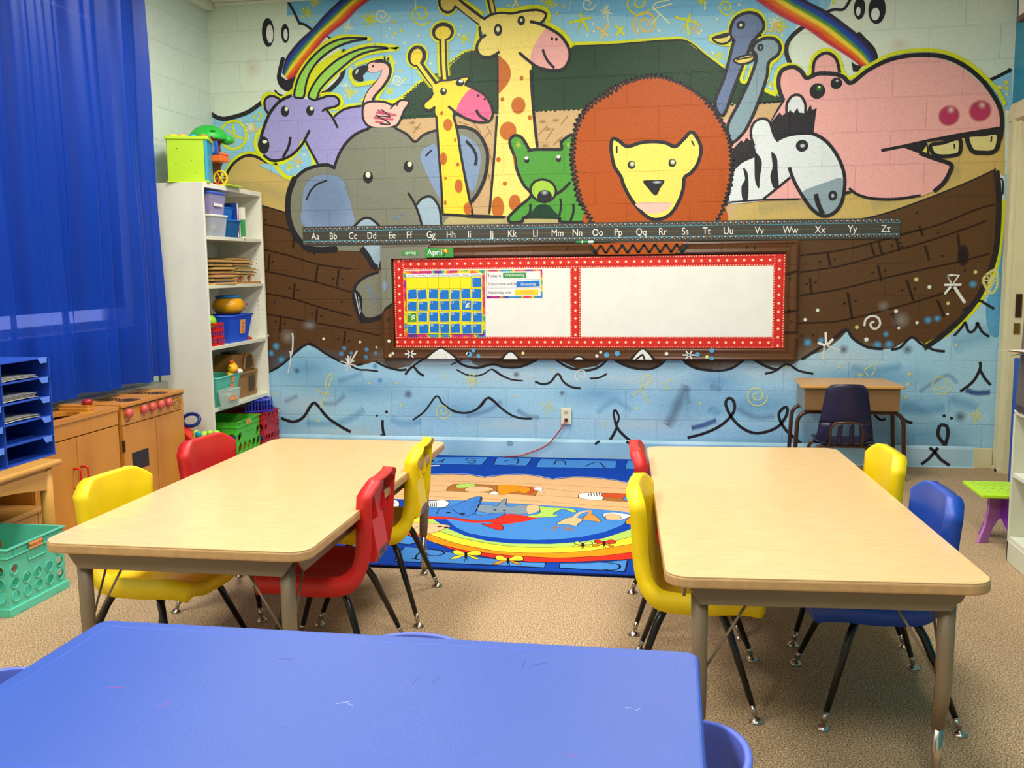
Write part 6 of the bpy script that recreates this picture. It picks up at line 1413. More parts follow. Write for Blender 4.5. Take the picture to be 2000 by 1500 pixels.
mb=MB(); mb.grid(12,15,lambda u,v:(lambda i,f,t_:((bk[i][0]*(1-f)+bk[i+1][0]*f)+.035*abs(t_)**2.2,(bk[i][2]*(1-f)+bk[i+1][2]*f)*t_*(1-.18*max(0,(.14-u)/.14)**2),(bk[i][1]*(1-f)+bk[i+1][1]*f)-.012*abs(t_)**4*(1-u)))(min(int(u*3),2),u*3-min(int(u*3),2),v*2-1))
for a,b_ in ((-1,-.52),(-.34,-.15),(.0-.05,.05),(.15+.0,.34),(.52,1)): pass
for a,b_ in ((-1,-.5),(-.30,-.12),(.12,.30),(.5,1)):
    mb.grid(7,4,lambda u,v:((-.158+.03*u*u)+.035*abs(a+(b_-a)*v)**2.2,(.142+.018*u)*(a+(b_-a)*v),.40-.125*u))
mb.grid(9,15,lambda u,v:(-.128+.29*u,(.16+.0*u)*(v*2-1)*(1-.12*u**4),.275+.006*sn(u*3)+.022*abs(v*2-1)**3*(1-u*.6)-.02*max(0,u-.85)*6))
mb.build('seat_shell',NVY,t,smooth=True,solid=.007,off=0)
MB().tube([(-.12,-.09,.262),(-.172,-.088,.30),(-.186,-.086,.375),(-.19,-.065,.405),(-.192,0,.41),(-.19,.065,.405),(-.186,.086,.375),(-.172,.088,.30),(-.12,.09,.262)],.007,10).build('back_loop',BRZ,t,smooth=True)
for x,ln in ((-.10,1),(.09,1)):
    r=.045; pth=[(x*1.55,-.185,0),(x*1.1,-.165,.215)]+[(x,-.165+r*(1-cs(a)),.215+r*sn(a)) for a in (.5,1.0,1.57)]+[(x,.165-r*(1-cs(a)),.215+r*sn(a)) for a in (1.57,1.0,.5)]+[(x*1.1,.165,.215),(x*1.55,.185,0)]
    MB().tube(pth,.0105,12).build('leg_frame',BRZ,t,smooth=True)
# ------------------------------------------------------------------ whiteboard
BX0,BX1,BZ0,BZ1=.575,3.318,.677,1.441
t=thing('whiteboard','long whiteboard with red marquee light border in a painted frame on the mural wall','whiteboard',(1.946,-.013,1.06))
FRC=blockmat('frame_mural_paint',attr=True,rough=.25,bumps=.06)
def c4_(k): return PL[k]+(1,)
mb=MB(); prof=[(0,0),(0,.030),(.012,.034),(.02,.03),(.045,.026),(.066,.030),(.074,.024),(.078,.014),(.078,0)]
ring=[]
for d,h in prof: ring.append([(BX0+d,-.013-h,BZ0+d),(BX1-d,-.013-h,BZ0+d),(BX1-d,-.013-h,BZ1-d),(BX0+d,-.013-h,BZ1-d)])
vs=[p for r in ring for p in r]; mb.add(vs,[(i*4+j,i*4+(j+1)%4,(i+1)*4+(j+1)%4,(i+1)*4+j) for i in range(len(ring)-1) for j in range(4)],0,(lin(96),lin(60),lin(32),1))
def fp(k,pts,h=.0345): mb.add([(x,-.013-h,z) for x,z in pts],[tuple(range(len(pts)))],0,c4_(k))
# the mural carries on over the frame: elephant grey, waves, dots
fp('grey1',[(.577,1.20),(.650,1.17),(.650,1.36),(.90,1.36),(.915,1.438),(.577,1.438)]); fp('grey1',[(.577,.99),(.6,1.03),(.650,1.06),(.650,1.2),(.577,1.23)],.0346); fp('k',[(.577,.975),(.6,1.015),(.650,1.048),(.650,1.062),(.6,1.03),(.577,.99)],.0347); fp('lblue',[(.60,1.14),(.62,1.18),(.60,1.22),(.585,1.18)],.0348); fp('k',[(.90,1.365),(.905,1.365),(.92,1.438),(.912,1.438)],.0348)
def fline(pts,w,k='k',h=.0347):
    for i in range(len(pts)-1):
        (x0,z0),(x1,z1)=pts[i],pts[i+1]; d=math.hypot(x1-x0,z1-z0); nx,nz=-(z1-z0)/d*w/2,(x1-x0)/d*w/2; fp(k,[(x0-nx,z0-nz),(x1-nx,z1-nz),(x1+nx,z1+nz),(x0+nx,z0+nz)],h)
for x,w_,hh in [(.985,.20,.075),(1.465,.1,.05),(1.925,.06,.02),(2.345,.13,.072)]:
    fp('white',[(x-w_/2,.679),(x+w_/2,.679),(x+.015,.679+hh),(x-.015,.679+hh)],.0346); fline([(x-w_/2-.02,.679),(x-.01,.679+hh),(x+.01,.679+hh),(x+w_/2+.02,.679)],.01)
fline([(2.30,.679),(2.345,.715),(2.36,.679)],.012)
for x,z,k,r in [(.62,.80,'white',.012),(.625,.70,'ylw2',.012),(.645,.715,'white',.01),(1.17,.715,'white',.011),(1.55,.72,'ylw2',.011),(1.21,.738,'sky3',.014),(1.185,.71,'sky3',.018),(1.245,.70,'sky3',.014),(2.07,.728,'white',.010),(2.045,.703,'white',.011),(2.11,.71,'sky3',.018),(2.18,.72,'sky3',.018),(2.50,.72,'white',.012),(2.70,.715,'sky3',.016),(2.79,.742,'sky3',.016),(2.79,.69,'sky3',.014),(2.76,.70,'ylw2',.011),(.62,.95,'k',.008)]:
    fp(k,[(x+r*cs(2*PI*i/14),z+r*sn(2*PI*i/14)) for i in range(14)],.0348)
for x in (.77,2.645):
    for a in (0,1.05,2.1): fline([(x-.04*cs(a),.712-.03*sn(a)),(x+.04*cs(a),.712+.03*sn(a))],.009,'white')
fp('orange',[(2.06,1.368),(2.55,1.368),(2.60,1.438),(2.01,1.438)],.0346); fline([(2.0+i*.035,1.375 if i%2 else 1.43) for i in range(19)],.016,'k')
for x,z in [(1.02,1.405),(1.07,1.40),(1.47,1.407),(1.515,1.407),(1.85,1.41),(1.9,1.408),(3.0,1.402),(3.05,1.402),(3.27,1.2),(3.285,.93),(3.27,1.0)]: fp('k',[(x+.007*cs(2*PI*i/10),z+.007*sn(2*PI*i/10)) for i in range(10)],.0347)
for z0,z1 in ((1.25,1.23),(1.0,.99),(.86,.86)): fline([(3.24,z1),(3.316,z0)],.012,'hull2')
mb.build('frame',FRC,t,world=True)
# dry-erase panel and marquee border
MB().box(.664,3.240,-.028,-.013,.759,1.355).build('writing_panel',mat('dry_erase_white',(243,243,230),.22),t,world=True)
REDB=mat('marquee_red',(222,30,24),.5,var=.03); RED2=mat('marquee_dark_red',(150,14,14),.5); GLO=mat('printed_bulb',(255,240,190),.5); GL2=mat('printed_bulb_halo',(250,110,60),.5)
x0,x1,z0,z1=.662,3.242,.757,1.357; w_=.072; mb=MB(); Y=-.0284
def strip(a,b,c,d,y=Y):
    mb.add([(a,y,c),(b,y,c),(b,y,d),(a,y,d)],[(0,1,2,3)],0)
    hz=(b-a)>(d-c); n=int(max(b-a,d-c)/.0268); L_=max(b-a,d-c)
    for k in (.24,.76):
        q=(d-c)*k if hz else (b-a)*k
        if hz: mb.add([(a,y-.0002,c+q-.0015),(b,y-.0002,c+q-.0015),(b,y-.0002,c+q+.0015),(a,y-.0002,c+q+.0015)],[(0,1,2,3)],1)
        else: mb.add([(a+q-.0015,y-.0002,c),(a+q+.0015,y-.0002,c),(a+q+.0015,y-.0002,d),(a+q-.0015,y-.0002,d)],[(0,1,2,3)],1)
    for i in range(n//1):
        t_=(i+.5)*L_/n
        p=(a+t_,(c+d)/2) if hz else ((a+b)/2,c+t_)
        if i%2==0: mb.disc((p[0],y-.0003,p[1]),.0105,'y',12,3); mb.disc((p[0],y-.0005,p[1]),.0068,'y',10,2)
    n2=int(L_/.0165)
    for i in range(n2):
        t_=(i+.5)*L_/n2
        for k in (.08,.92):
            p=(a+t_,c+(d-c)*k) if hz else (a+(b-a)*k,c+t_); mb.disc((p[0],y-.0004,p[1]),.0034,'y',7,2)
strip(x0,x1,z0,z0+w_); strip(x0,x1,z1-w_,z1,); strip(x0,x0+w_,z0+w_*.98,z1,Y-.001); strip(x1-w_,x1,z0+.002,z1,Y-.001); strip(1.868,1.868+.068,z0+w_,z1-w_,Y-.0006)
mb.build('marquee_border',[REDB,RED2,GLO,GL2],t,world=True)
# ------------------------------------------------------------------ calendar and cards
RBM,nt,b=newmat('rainbow_tie_dye'); N=nt.nodes;K=nt.links; ge=N.new('ShaderNodeNewGeometry'); no=N.new('ShaderNodeTexNoise'); no.inputs['Scale'].default_value=11; no.inputs['Detail'].default_value=1; K.new(ge.outputs['Position'],no.inputs['Vector']); rp=N.new('ShaderNodeValToRGB'); rp.color_ramp.interpolation='EASE'
for i,(p,c) in enumerate([(.3,(110,40,140)),(.38,(60,150,220)),(.45,(60,170,70)),(.5,(240,220,50)),(.56,(240,110,30)),(.63,(215,40,110)),(.7,(110,40,150))]):
    e=rp.color_ramp.elements[i] if i<2 else rp.color_ramp.elements.new(p); e.position=p; e.color=L3(c)
K.new(no.outputs['Fac'],rp.inputs[0]); K.new(rp.outputs[0],b.inputs['Base Color']); b.inputs['Roughness'].default_value=.5
CYL=mat('calendar_yellow',(250,236,20),.5); CPA=mat('card_white',(240,240,236),.5); CBL=mat('card_blue',(8,118,206),.45); CDK=mat('grid_line',(110,120,30),.6); LET=mat('printed_letters',(70,74,80),.6); LGR=mat('printed_grey',(120,130,160),.6); WTX=mat('white_letters',(245,245,245),.5); CGR=mat('card_green',(58,152,62),.5); CY2=mat('card_yellow',(248,218,20),.5)
X,Z=Vector((1,0,0)),Vector((0,0,1)); y0=-.0302
def pxw(u,v): # wall metric from measured board grid
    return u,v
ca=thing('calendar','month calendar with yellow grid and rainbow border in the left corner of the whiteboard','calendar',(1.02,y0,1.05))
CX0,CX1,CZ0,CZ1=.728,1.293,.826,1.276
MB().box(CX0,CX1,y0,y0+.0015,CZ0,CZ1).build('rainbow_backing',RBM,ca,world=True)
gx0,gx1,gz0,gz1=.748,1.276,.846,1.257; cw=(gx1-gx0)/7; hh=.024; ch=(gz1-hh-gz0)/5
mb=MB().box(gx0,gx1,y0-.001,y0,gz0,gz1-hh,0).box(gx0,gx1,y0-.001,y0,gz1-hh,gz1,1)
for i in range(8): mb.box(gx0+i*cw-.0008,gx0+i*cw+.0008,y0-.0014,y0-.001,gz0,gz1,2)
for j in range(6): mb.box(gx0,gx1,y0-.0014,y0-.001,gz0+j*ch-.0008,gz0+j*ch+.0008,2)
for i,dn in enumerate(['Sunday','Monday','Tuesday','Wednesday','Thursday','Friday','Saturday']): mb.text(dn,.017 if dn!='Wednesday' else .0165,(gx0+(i+.5)*cw,y0-.0016,gz1-hh+.007),X,Z,3)
mb.build('day_grid',[CYL,CPA,CDK,LGR],ca,world=True)
rr_=random.Random(5); proto={}
for n in range(1,30):
    k=n+5; i,j=k%7,k//7; cx=gx0+(i+.5)*cw+rr_.uniform(-.003,.003); cz=gz1-hh-(j+.5)*ch+rr_.uniform(-.003,.003); an=rr_.uniform(-.06,.06)
    lab={14:'calendar card numbered 14, blue with a small printed baby picture',16:'calendar card numbered 16, green with a small printed white flower picture',23:'split calendar card numbered 23 over 30 in the bottom row',24:'split calendar card numbered 24 over 31 in the bottom row'}.get(n,'plain blue calendar card numbered %d on the yellow grid'%n)
    mb=MB(); ux=Vector((cs(an),0,sn(an))); uz=Vector((-sn(an),0,cs(an))); o=Vector((cx,y0-.0022,cz)); s=.031
    def q(a,b,d=0): return tuple(o+ux*a+uz*b-Vector((0,d,0)))
    m0=2 if n==16 else 1
    mb.add([q(-s-.003,-s-.003),q(s+.003,-s-.003),q(s+.003,s+.003),q(-s-.003,s+.003),q(-s-.003,-s-.003,-.0008),q(s+.003,-s-.003,-.0008),q(s+.003,s+.003,-.0008),q(-s-.003,s+.003,-.0008)],[(0,1,2,3),(4,7,6,5),(0,4,5,1),(1,5,6,2),(2,6,7,3),(3,7,4,0)],4)
    mb.add([q(-s,-s,.0002),q(s,-s,.0002),q(s,s,.0002),q(-s,s,.0002)],[(0,1,2,3)],m0)
    tx={23:'23/30',24:'24/31'}.get(n,str(n)); mb.text(tx,.022 if n not in (23,24) else .014,q(-s+.003,s-.018 if n not in (23,24) else s-.013,.0005),ux,uz,0,'l')
    if n in (14,16):
        for dx,dz,r,mm in [(.006,.004,.009,0),(.012,-.006,.008,3 if n==14 else 0),(-.002,-.012,.007,3 if n==16 else 0),(.014,.012,.006,0)]: mb.disc(q(dx,dz,.0004),r,'y',10,mm)
    o_=mb.build('date_card',[WTX,CBL,CGR,CY2,CYL]); tag(o_,lab,'calendar card','date cards on the calendar grid')
ch_=thing('day_chart','small rainbow-edged chart of day sentences beside the calendar','chart',(1.5,y0,1.19))
MB().box(1.302,1.682,y0,y0+.0012,1.088,1.277).build('rainbow_backing',RBM,ch_,world=True)
mb=MB().box(1.306,1.670,y0-.001,y0,1.102,1.266,0)
for z in (1.156,1.211): mb.box(1.306,1.670,y0-.0014,y0-.001,z-.0008,z+.0008,2)
for tx,z,x in [('Today is',1.229,1.312),('Tomorrow will be',1.174,1.312),('Yesterday was',1.118,1.312)]: mb.text(tx,.0272,(x,y0-.0016,z),X,Z,1,'l')
mb.build('sentence_sheet',[CPA,LET,LGR],ch_,world=True)
for nm,tx,xa,xb,za,zb,m_,tl,tm,lab in [('day_card','Wednesday',1.418,1.574,1.224,1.257,CGR,0,WTX,'green card reading Wednesday on the day chart'),('day_card','Thursday',1.508,1.664,1.162,1.198,CBL,.03,WTX,'blue card reading Thursday on the day chart'),('day_card','Tuesday',1.498,1.654,1.110,1.144,CY2,0,mat('peach_letters',(250,160,110),.6),'yellow card reading Tuesday on the day chart')]:
    ux=Vector((cs(tl),0,sn(tl))); mb=MB(); mb.add([(xa,y0-.0032,za),(xb,y0-.0032,za+tl*.16),(xb,y0-.0032,zb+tl*.16),(xa,y0-.0032,zb),(xa,y0-.0022,za),(xb,y0-.0022,za+tl*.16),(xb,y0-.0022,zb+tl*.16),(xa,y0-.0022,zb)],[(0,1,2,3),(4,7,6,5),(0,4,5,1),(1,5,6,2),(2,6,7,3),(3,7,4,0)],0)
    mb.text(tx,.0285,((xa+xb)/2,y0-.0036,za+.009),ux,Z,1); tag(mb.build(nm,[m_,tm]),lab,'word card','day word cards')
# month and season cards clipped on the frame
yf=-.0488
mb=MB().box(.887,1.085,yf,yf+.0015,1.364,1.428,0).text('April',.052,(.955,yf-.0006,1.382),X,Z,1)
mb.prism([(1.028+.024*cs(a),1.398+.022*sn(a)) for a in [PI*i/8-.35 for i in range(9)]],yf-.0014,yf-.0004,'y',2).prism([(1.030+.012*cs(a),1.400+.020*sn(a)) for a in [PI*i/8-.35 for i in range(9)]],yf-.002,yf-.001,'y',3).tube([(1.028,yf-.002,1.398),(1.022,yf-.002,1.375),(1.014,yf-.002,1.376)],.0016,6,4)
tag(mb.build('month_card',[CGR,WTX,mat('umbrella_red',(226,60,24),.5),CY2,BLK]),'green card reading April with a tiny umbrella picture on top of the board frame','word card')
mb=MB().box(.728,.843,yf,yf+.0015,1.381,1.412,0).text('spring',.031,(.787,yf-.0006,1.39),X,Z,1); tag(mb.build('season_card',[CGR,WTX]),'small green card reading spring at the left of the board frame','word card')
o=MB().tube([(1.905,-.037,1.451),(1.918,-.037,1.451)],[.006,.0095],12,0).tube([(1.918,-.037,1.451),(1.945,-.037,1.451)],.010,12,0).tube([(1.945,-.037,1.451),(2.022,-.037,1.451)],.010,12,1).tube([(1.955,-.037,1.451),(1.99,-.037,1.451)],.0103,12,0).tube([(2.022,-.037,1.451),(2.03,-.037,1.451)],.010,12,0).build('marker_pen',[mat('marker_green',(30,140,70),.4),CPA],smooth=True,bevel=.001)
tag(o,'green whiteboard marker lying on the top edge of the board frame','marker')
# ------------------------------------------------------------------ alphabet strips
CHK=mat('chalkboard_charcoal',(62,60,52),.6,var=.05,scale=40); TQ=mat('turquoise_line',(70,170,190),.5); YLN=mat('mustard_dash',(150,140,60),.6); STW=mat('strip_white',(240,240,225),.6); STY=mat('strip_gold',(236,190,30),.6); STM=mat('strip_magenta',(150,40,100),.6); STB=mat('strip_violet',(110,120,190),.6)
seams=[.014,.575,1.108,1.632,2.193,2.765,3.348,3.928]; LT=[('A a',.075),('Bb',.19),('Cc',.313),('Dd',.436),('Ee',.615),('Ff',.722),('Gg',.853),('Hh',.982),('Ii',1.108),('Jj',1.242),('Kk',1.377),('Ll',1.528),('Mm',1.654),('Nn',1.791),('Oo',1.925),('Pp',2.052),('Qq',2.20),('Rr',2.345),('Ss',2.49),('Tt',2.63),('Uu',2.775),('Vv',2.98),('Ww',3.183),('Xx',3.38),('Yy',3.595),('Zz',3.812)]
lp=[(615,.0),(650,0),(688,0),(725,0),(765,0),(799,0),(841,0),(880,0),(916,0),(960,0),(1000,0),(1045,0),(1088,0),(1127,0),(1167,0),(1207,0),(1252,0),(1294,0),(1338,0),(1380,0),(1422,0),(1483,0),(1544,0),(1602,0),(1665,0),(1730,0)]
LXW=[0.102, 0.231, 0.371, 0.505, 0.65, 0.772, 0.922, 1.06, 1.187, 1.34, 1.479, 1.634, 1.781, 1.913, 2.047, 2.181, 2.33, 2.469, 2.612, 2.748, 2.884, 3.078, 3.271, 3.452, 3.647, 3.846]
letters='Aa Bb Cc Dd Ee Ff Gg Hh Ii Jj Kk Ll Mm Nn Oo Pp Qq Rr Ss Tt Uu Vv Ww Xx Yy Zz'.split()
def zb(x): return 1.459-.0038*(x-.014)
for k in range(7):
    a,b_=seams[k],seams[k+1]; za,zb2=zb(a),zb(b_); H_=.1275; y=-.0086-(k%2)*.0006; mb=MB()
    if k==0: a=.012
    def st(c,d,yy,m_): mb.add([(a,yy,za+c),(b_,yy,zb2+c),(b_,yy,zb2+d),(a,yy,za+d)],[(0,1,2,3)],m_)
    mb.add([(a,y,za),(b_+.004,y,zb2),(b_+.004,y,zb2+H_),(a,y,za+H_),(a,y+.0006,za),(b_+.004,y+.0006,zb2),(b_+.004,y+.0006,zb2+H_),(a,y+.0006,za+H_)],[(0,1,2,3),(4,7,6,5),(0,4,5,1),(1,5,6,2),(2,6,7,3),(3,7,4,0)],0)
    st(.028,.031,y-.0002,1); st(.096,.099,y-.0002,1); st(.0625,.0635,y-.0002,2)
    n=int((b_-a)/.0165)
    for i in range(n):
        x=a+(i+.5)*(b_-a)/n; zz=zb(x); mm=[4,5,1,6][i%4]
        for zc,sg in ((.018,1),(.108,1)):
            pts=[(x+(.011 if i%2 else .009)*cs(PI*q/6),zz+zc-.004+.012*sn(PI*q/6)) for q in range(7)]
            for q in range(6):
                (xa,z_a),(xb,z_b)=pts[q],pts[q+1]; mb.add([(xa,y-.0003,z_a),(xb,y-.0003,z_b),(xb,y-.0003,z_b+.002),(xa,y-.0003,z_a+.002)],[(0,1,2,3)],mm)
            mb.disc((x+.008,y-.0005,zz+zc+(.006 if i%2 else -.003)),.0032 if i%2 else .0022,'y',7,3)
    for L_,x in zip(letters,LXW):
        if a<=x<b_ : mb.text(L_,.066,(x,y-.0008,zb(x)+.040),X,Z,3,sx=.82)
    inc=[L_ for L_,x in zip(letters,LXW) if a<=x<b_]
    tag(mb.build('alphabet_strip',[CHK,TQ,YLN,STW,STY,STM,STB]),'charcoal alphabet strip with letters %s to %s above the whiteboard'%(inc[0],inc[-1]),'alphabet strip','alphabet strips in a row above the whiteboard')
# ------------------------------------------------------------------ outlet and cord
IV=mat('ivory_plate',(236,230,200),.35); t=thing('wall_outlet','ivory double power outlet on the blue mural wall','outlet',(1.835,-.013,.29))
MB().box(1.80,1.87,-.020,-.0125,.235,.349).build('cover_plate',IV,t,bevel=.003,world=True)
for z in (.317,.267):
    s_=MB().disc((1.835,-.0205,z),.0165,'y',18,0,.014).build('socket',mat('ivory_socket',(216,208,176),.4),t,world=True); MB().box(1.827,1.8295,-.0215,-.0205,z-.003,z+.006).box(1.8405,1.843,-.0215,-.0205,z-.003,z+.006).disc((1.835,-.0212,z-.008),.003,'y',8).build('slot',BLK,s_,world=True)
t=thing('extension_cord','red extension cord hanging from the outlet down to the rug edge','cord',(1.83,-.03,.0))
MB().tube([(1.836,-.022,.268),(1.836,-.045,.266)],[.012,.009],12).build('plug',BLK,t,smooth=True,world=True)
MB().tube([(1.836,-.043,.266),(1.825,-.052,.25),(1.80,-.05,.205),(1.765,-.046,.16),(1.735,-.043,.122),(1.71,-.042,.098),(1.67,-.042,.075),(1.62,-.042,.052),(1.57,-.042,.034),(1.53,-.044,.02),(1.50,-.05,.0165),(1.42,-.07,.0155)],.0042,8).build('cable',mat('cord_red',(206,52,34),.4),t,smooth=True,world=True)
# ------------------------------------------------------------------ tall bookcase
BX,BW0,BW1=-.262,-.89,-.045; t=thing('bookcase','tall white bookcase full of toys in the left corner by the mural','bookcase',(-.43,-.46,0))
th=.02; xb=-.602
MB().box(xb,BX,BW0,BW0+th,0,1.825).box(xb,BX,BW1-th,BW1,0,1.825).box(xb,BX,BW0+th,BW1-th,1.795,1.825).box(xb,xb+.006,BW0+th,BW1-th,.40,1.8).build('carcass',WHT,t,bevel=.0015,world=True)
mb=MB()
for z in (1.505,1.205,.825,.437): MB().box(xb+.01,BX-.004,BW0+th,BW1-th,z-.022,z).build('shelf',WIN,t,bevel=.0015,world=True)
for k in range(4):
    for q in range(5): mb.disc((BX-.05,BW1-th-.0005,1.46-.38*k-.03*q+.12*(k==0)*0),.003,'y',8) 
for i in range(len(mb.f)): pass
mb.build('peg_holes',GAP,t,world=True)
# on top of it
t=thing('activity_cube','lime green toy activity cube with colored knobs standing on the bookcase','toy',(-.395,-.765,1.825),.34)
MB().box(-.125,.118,-.11,.11,.0,.012,0).build('base_plate',LIME,t,bevel=.004); MB().box(-.13,.125,-.115,.115,.255,.275,0).build('lid',LIME,t,bevel=.004)
MB().box(-.118,.10,-.108,-.102,.012,.255).build('side_panel',mat('lime_panel',(176,214,6),.45),t); MB().box(-.118,.10,.102,.108,.012,.255).build('side_panel',mat('lime_panel',(176,214,6),.45),t); MB().box(.095,.115,-.108,.108,.012,.255).build('corner_panel',CYA,t); MB().box(-.122,-.117,-.1,.1,.012,.255).build('corner_panel',CYA,t)
h_=MB()
for x,z in ((-.06,.2),(.02,.13),(-.07,.11),(.04,.06)): h_.disc((x,-.1085,z),.003,'y',8)
h_.build('screw_hole',BLK,t)
for x,y,m_,in [(-.09,-.03,CY2),(-.035,-.03,mat('toy_orange_yellow',(250,190,20),.4)),(.025,-.03,CYA),(.085,-.03,ORA)]: MB().lathe([(0,.275),(.026,.275),(.026,.288),(.02,.293),(0,.293)],(x,y,0),16).build('knob',m_,t,smooth=True)
t=thing('toy_treehouse','toy treehouse with green dome roof, blue door and yellow wheel on the bookcase','toy',(-.385,-.49,1.825))
MB().lathe([(.0,.395),(.04,.39),(.085,.37),(.115,.335),(.13,.30),(.125,.295),(.0,.30)],(-.02,0,0),20).ball((-.02,-.09,.31),.05,0,12,1,1,.7).ball((.09,.03,.30),.045,0,12,1,1,.7).build('dome_roof',mat('toy_leaf_green',(40,180,60),.4),t,smooth=True)
MB().disc((.05,-.085,.345),.018,'z',12).build('roof_hole',BLK,t); MB().prism([(-.06,.30),(.0,.25),(.06,.30),(.05,.31),(.0,.265),(-.05,.31)],-.11,.06,'y').build('gable',mat('toy_maroon',(150,20,40),.4),t,bevel=.002)
o=Vector((.05,-.06,0)); MB().box(.0,.085,-.1,-.085,.195,.28).build('window_panel',mat('toy_blue',(40,90,190),.4),t,bevel=.006); MB().disc((.045,-.1012,.235),.022,'y',14,0,.03).build('window_opening',mat('toy_pale_blue',(120,160,200),.4),t)
MB().box(-.03,.12,-.13,-.02,.15,.19).box(-.035,-.02,-.13,-.02,.19,.205).box(.105,.122,-.13,-.02,.19,.205).build('balcony',ORA,t,bevel=.005)
MB().lathe([(.075,.0),(.058,.03),(.045,.08),(.05,.13),(.065,.16),(.05,.25),(.05,.3)],(0,0,0),16).ball((.01,-.055,.12),.014,0).build('tree_trunk',BRN,t,smooth=True)
MB().prism([(-.03,.0),(.028,.0),(.028,.05),(.018,.072),(-.001,.08),(-.02,.072),(-.03,.05)],-.093,-.072,'y').build('arched_door',mat('toy_door_blue',(40,130,220),.4),t,bevel=.003); MB().disc((0,-.0935,.05),.011,'y',10,0,.015).build('door_window',BLK,t)
w_=MB().tube([(.075+.045*cs(a),-.06,.052+.045*sn(a)) for a in [2*PI*i/18 for i in range(18)]],.007,8,closed=True)
for i in range(3): a=PI*i/3; w_.tube([(.075-.042*cs(a),-.06,.052-.042*sn(a)),(.075+.042*cs(a),-.06,.052+.042*sn(a))],.004,6)
w_.build('wheel',mat('toy_yellow',(250,200,10),.4),t,smooth=True); MB().box(-.09,.16,-.1,.09,.0,.008).build('lime_base',LIME,t,bevel=.003); MB().ball((.06,-.085,.014),.015).build('red_button',RED,t,smooth=True)
# shelf contents
def tub(name,label,cat,x,y,z,w,d,h,body,lid,fills,labm=None,group=None,flare=.012,seed=1):
    t=thing(name,label,cat,(x,y,z),0,group); W_,D_=w/2,d/2; mb=MB()
    mb.add([(-D_+flare,-W_+flare,0),(D_-flare,-W_+flare,0),(D_-flare,W_-flare,0),(-D_+flare,W_-flare,0),(-D_,-W_,h),(D_,-W_,h),(D_,W_,h),(-D_,W_,h)],[(0,3,2,1),(0,1,5,4),(1,2,6,5),(2,3,7,6),(3,0,4,7)]); mb.build('tub',body,t,solid=.002,off=-1)
    if lid: MB().box(-D_-.006,D_+.006,-W_-.006,W_+.006,h,h+.014).build('lid',lid,t,bevel=.005)
    else: MB().tube([(-D_,-W_,h),(D_,-W_,h),(D_,W_,h),(-D_,W_,h)],.004,8,closed=True).build('rim',body,t)
    if labm: MB().box(D_-.002,D_+.001,-W_*.55,W_*.55,h*.4,h*.55).build('paper_label',labm,t)
    r=random.Random(seed)
    if fills:
        for i in range(7):
            MB().ball((r.uniform(-D_*.5,D_*.5),r.uniform(-W_*.6,W_*.6),.02+r.uniform(0,h*.55)),.018+r.random()*.008,0,10,1,1,.9).build('toy_piece',fills[i%len(fills)],t,smooth=True)
    return t
FOO=[ORA,mat('toy_red',(210,50,40),.4),mat('toy_purple',(120,70,140),.4),mat('toy_green',(60,140,70),.4)]
S1=1.505
tub('storage_tub','clear tub with flat white lid and colorful pegs, lower of two on the top shelf','tub',-.335,-.69,S1,.20,.15,.12,CLR,WHT,[mat('peg_blue',(40,70,170),.4),mat('peg_green',(40,120,60),.4),mat('peg_red',(190,50,50),.4),CY2],seed=3)
tub('storage_tub','clear tub with blue lid stacked on the white-lidded tub','tub',-.335,-.70,S1+.134,.20,.15,.125,mat('violet_clear_plastic',(190,180,225),.12,alpha=.4),mat('lid_blue',(60,100,210),.4),FOO,PAP,seed=8)
tub('storage_tub','tinted blue tub with blue lid beside the white-lidded tub','tub',-.34,-.475,S1,.16,.15,.10,mat('blue_clear_plastic',(40,110,170),.15,alpha=.75),mat('lid_deep_blue',(10,100,190),.4),None,seed=2)
tub('letter_basket','small blue basket of letters on the blue-lidded tub','basket',-.35,-.50,S1+.114,.14,.12,.075,mat('basket_blue',(14,110,200),.4),None,None)
for x,y,h,m_,l_ in [(-.36,-.40,.225,mat('book_navy',(20,60,140),.5),'tall navy board book standing behind the tubs on the top shelf'),(-.36,-.375,.185,mat('book_red',(170,40,60),.5),'red picture book standing next to the navy board book')]:
    t=thing('picture_book',l_,'book',(x,y,S1)); MB().box(-.085,.085,-.010,.010,0,h).build('cover',m_,t,bevel=.002); MB().box(-.083,.0855,-.007,.007,.004,h-.003).build('pages',PAP,t)
t=thing('board_game_tray','thin white edged board with green face leaning at the end of the tubs','board',(-.35,-.345,S1)); MB().box(-.1,.1,-.004,.004,0,.20).build('board',WHT,t); MB().box(-.09,.101,-.0065,-.004,.01,.12).build('green_face',mat('board_green',(60,150,80),.5),t)
# wooden puzzles
PZ=mat('puzzle_ply',(214,170,96),.5,var=.06); PZ2=mat('puzzle_dark',(96,70,44),.6); pr=random.Random(4)
S2=1.205
def puzzle(y,z,w,col,lab,x=-.38,th=.009):
    t=thing('wooden_puzzle',lab,'puzzle',(x,y,z),pr.uniform(-.03,.03),'stacked wooden puzzles')
    MB().box(-.11,.11,-w/2,w/2,0,th).build('tray',PZ,t,bevel=.001); MB().box(-.095,.098,-w/2+.015,w/2-.015,th,th+.005).build('puzzle_pieces',col,t)
    return t
cols=[mat('piece_navy',(60,66,100),.5),PZ2,mat('piece_red',(150,70,50),.5),PZ2,mat('piece_olive',(120,110,60),.5)]
ords=['lowest','second from bottom','third from bottom','fourth from bottom','fifth from bottom','sixth from bottom','seventh from bottom','topmost']
for i in range(7): puzzle(-.63-(.0 if i<4 else .01*(i-3)),S2+.001+i*.0235,.28,cols[i%5],'wooden inset puzzle in the left pile on the second shelf, %s'%(ords[i] if i<6 else 'topmost'),-.385 if i%2 else -.372,.0115)
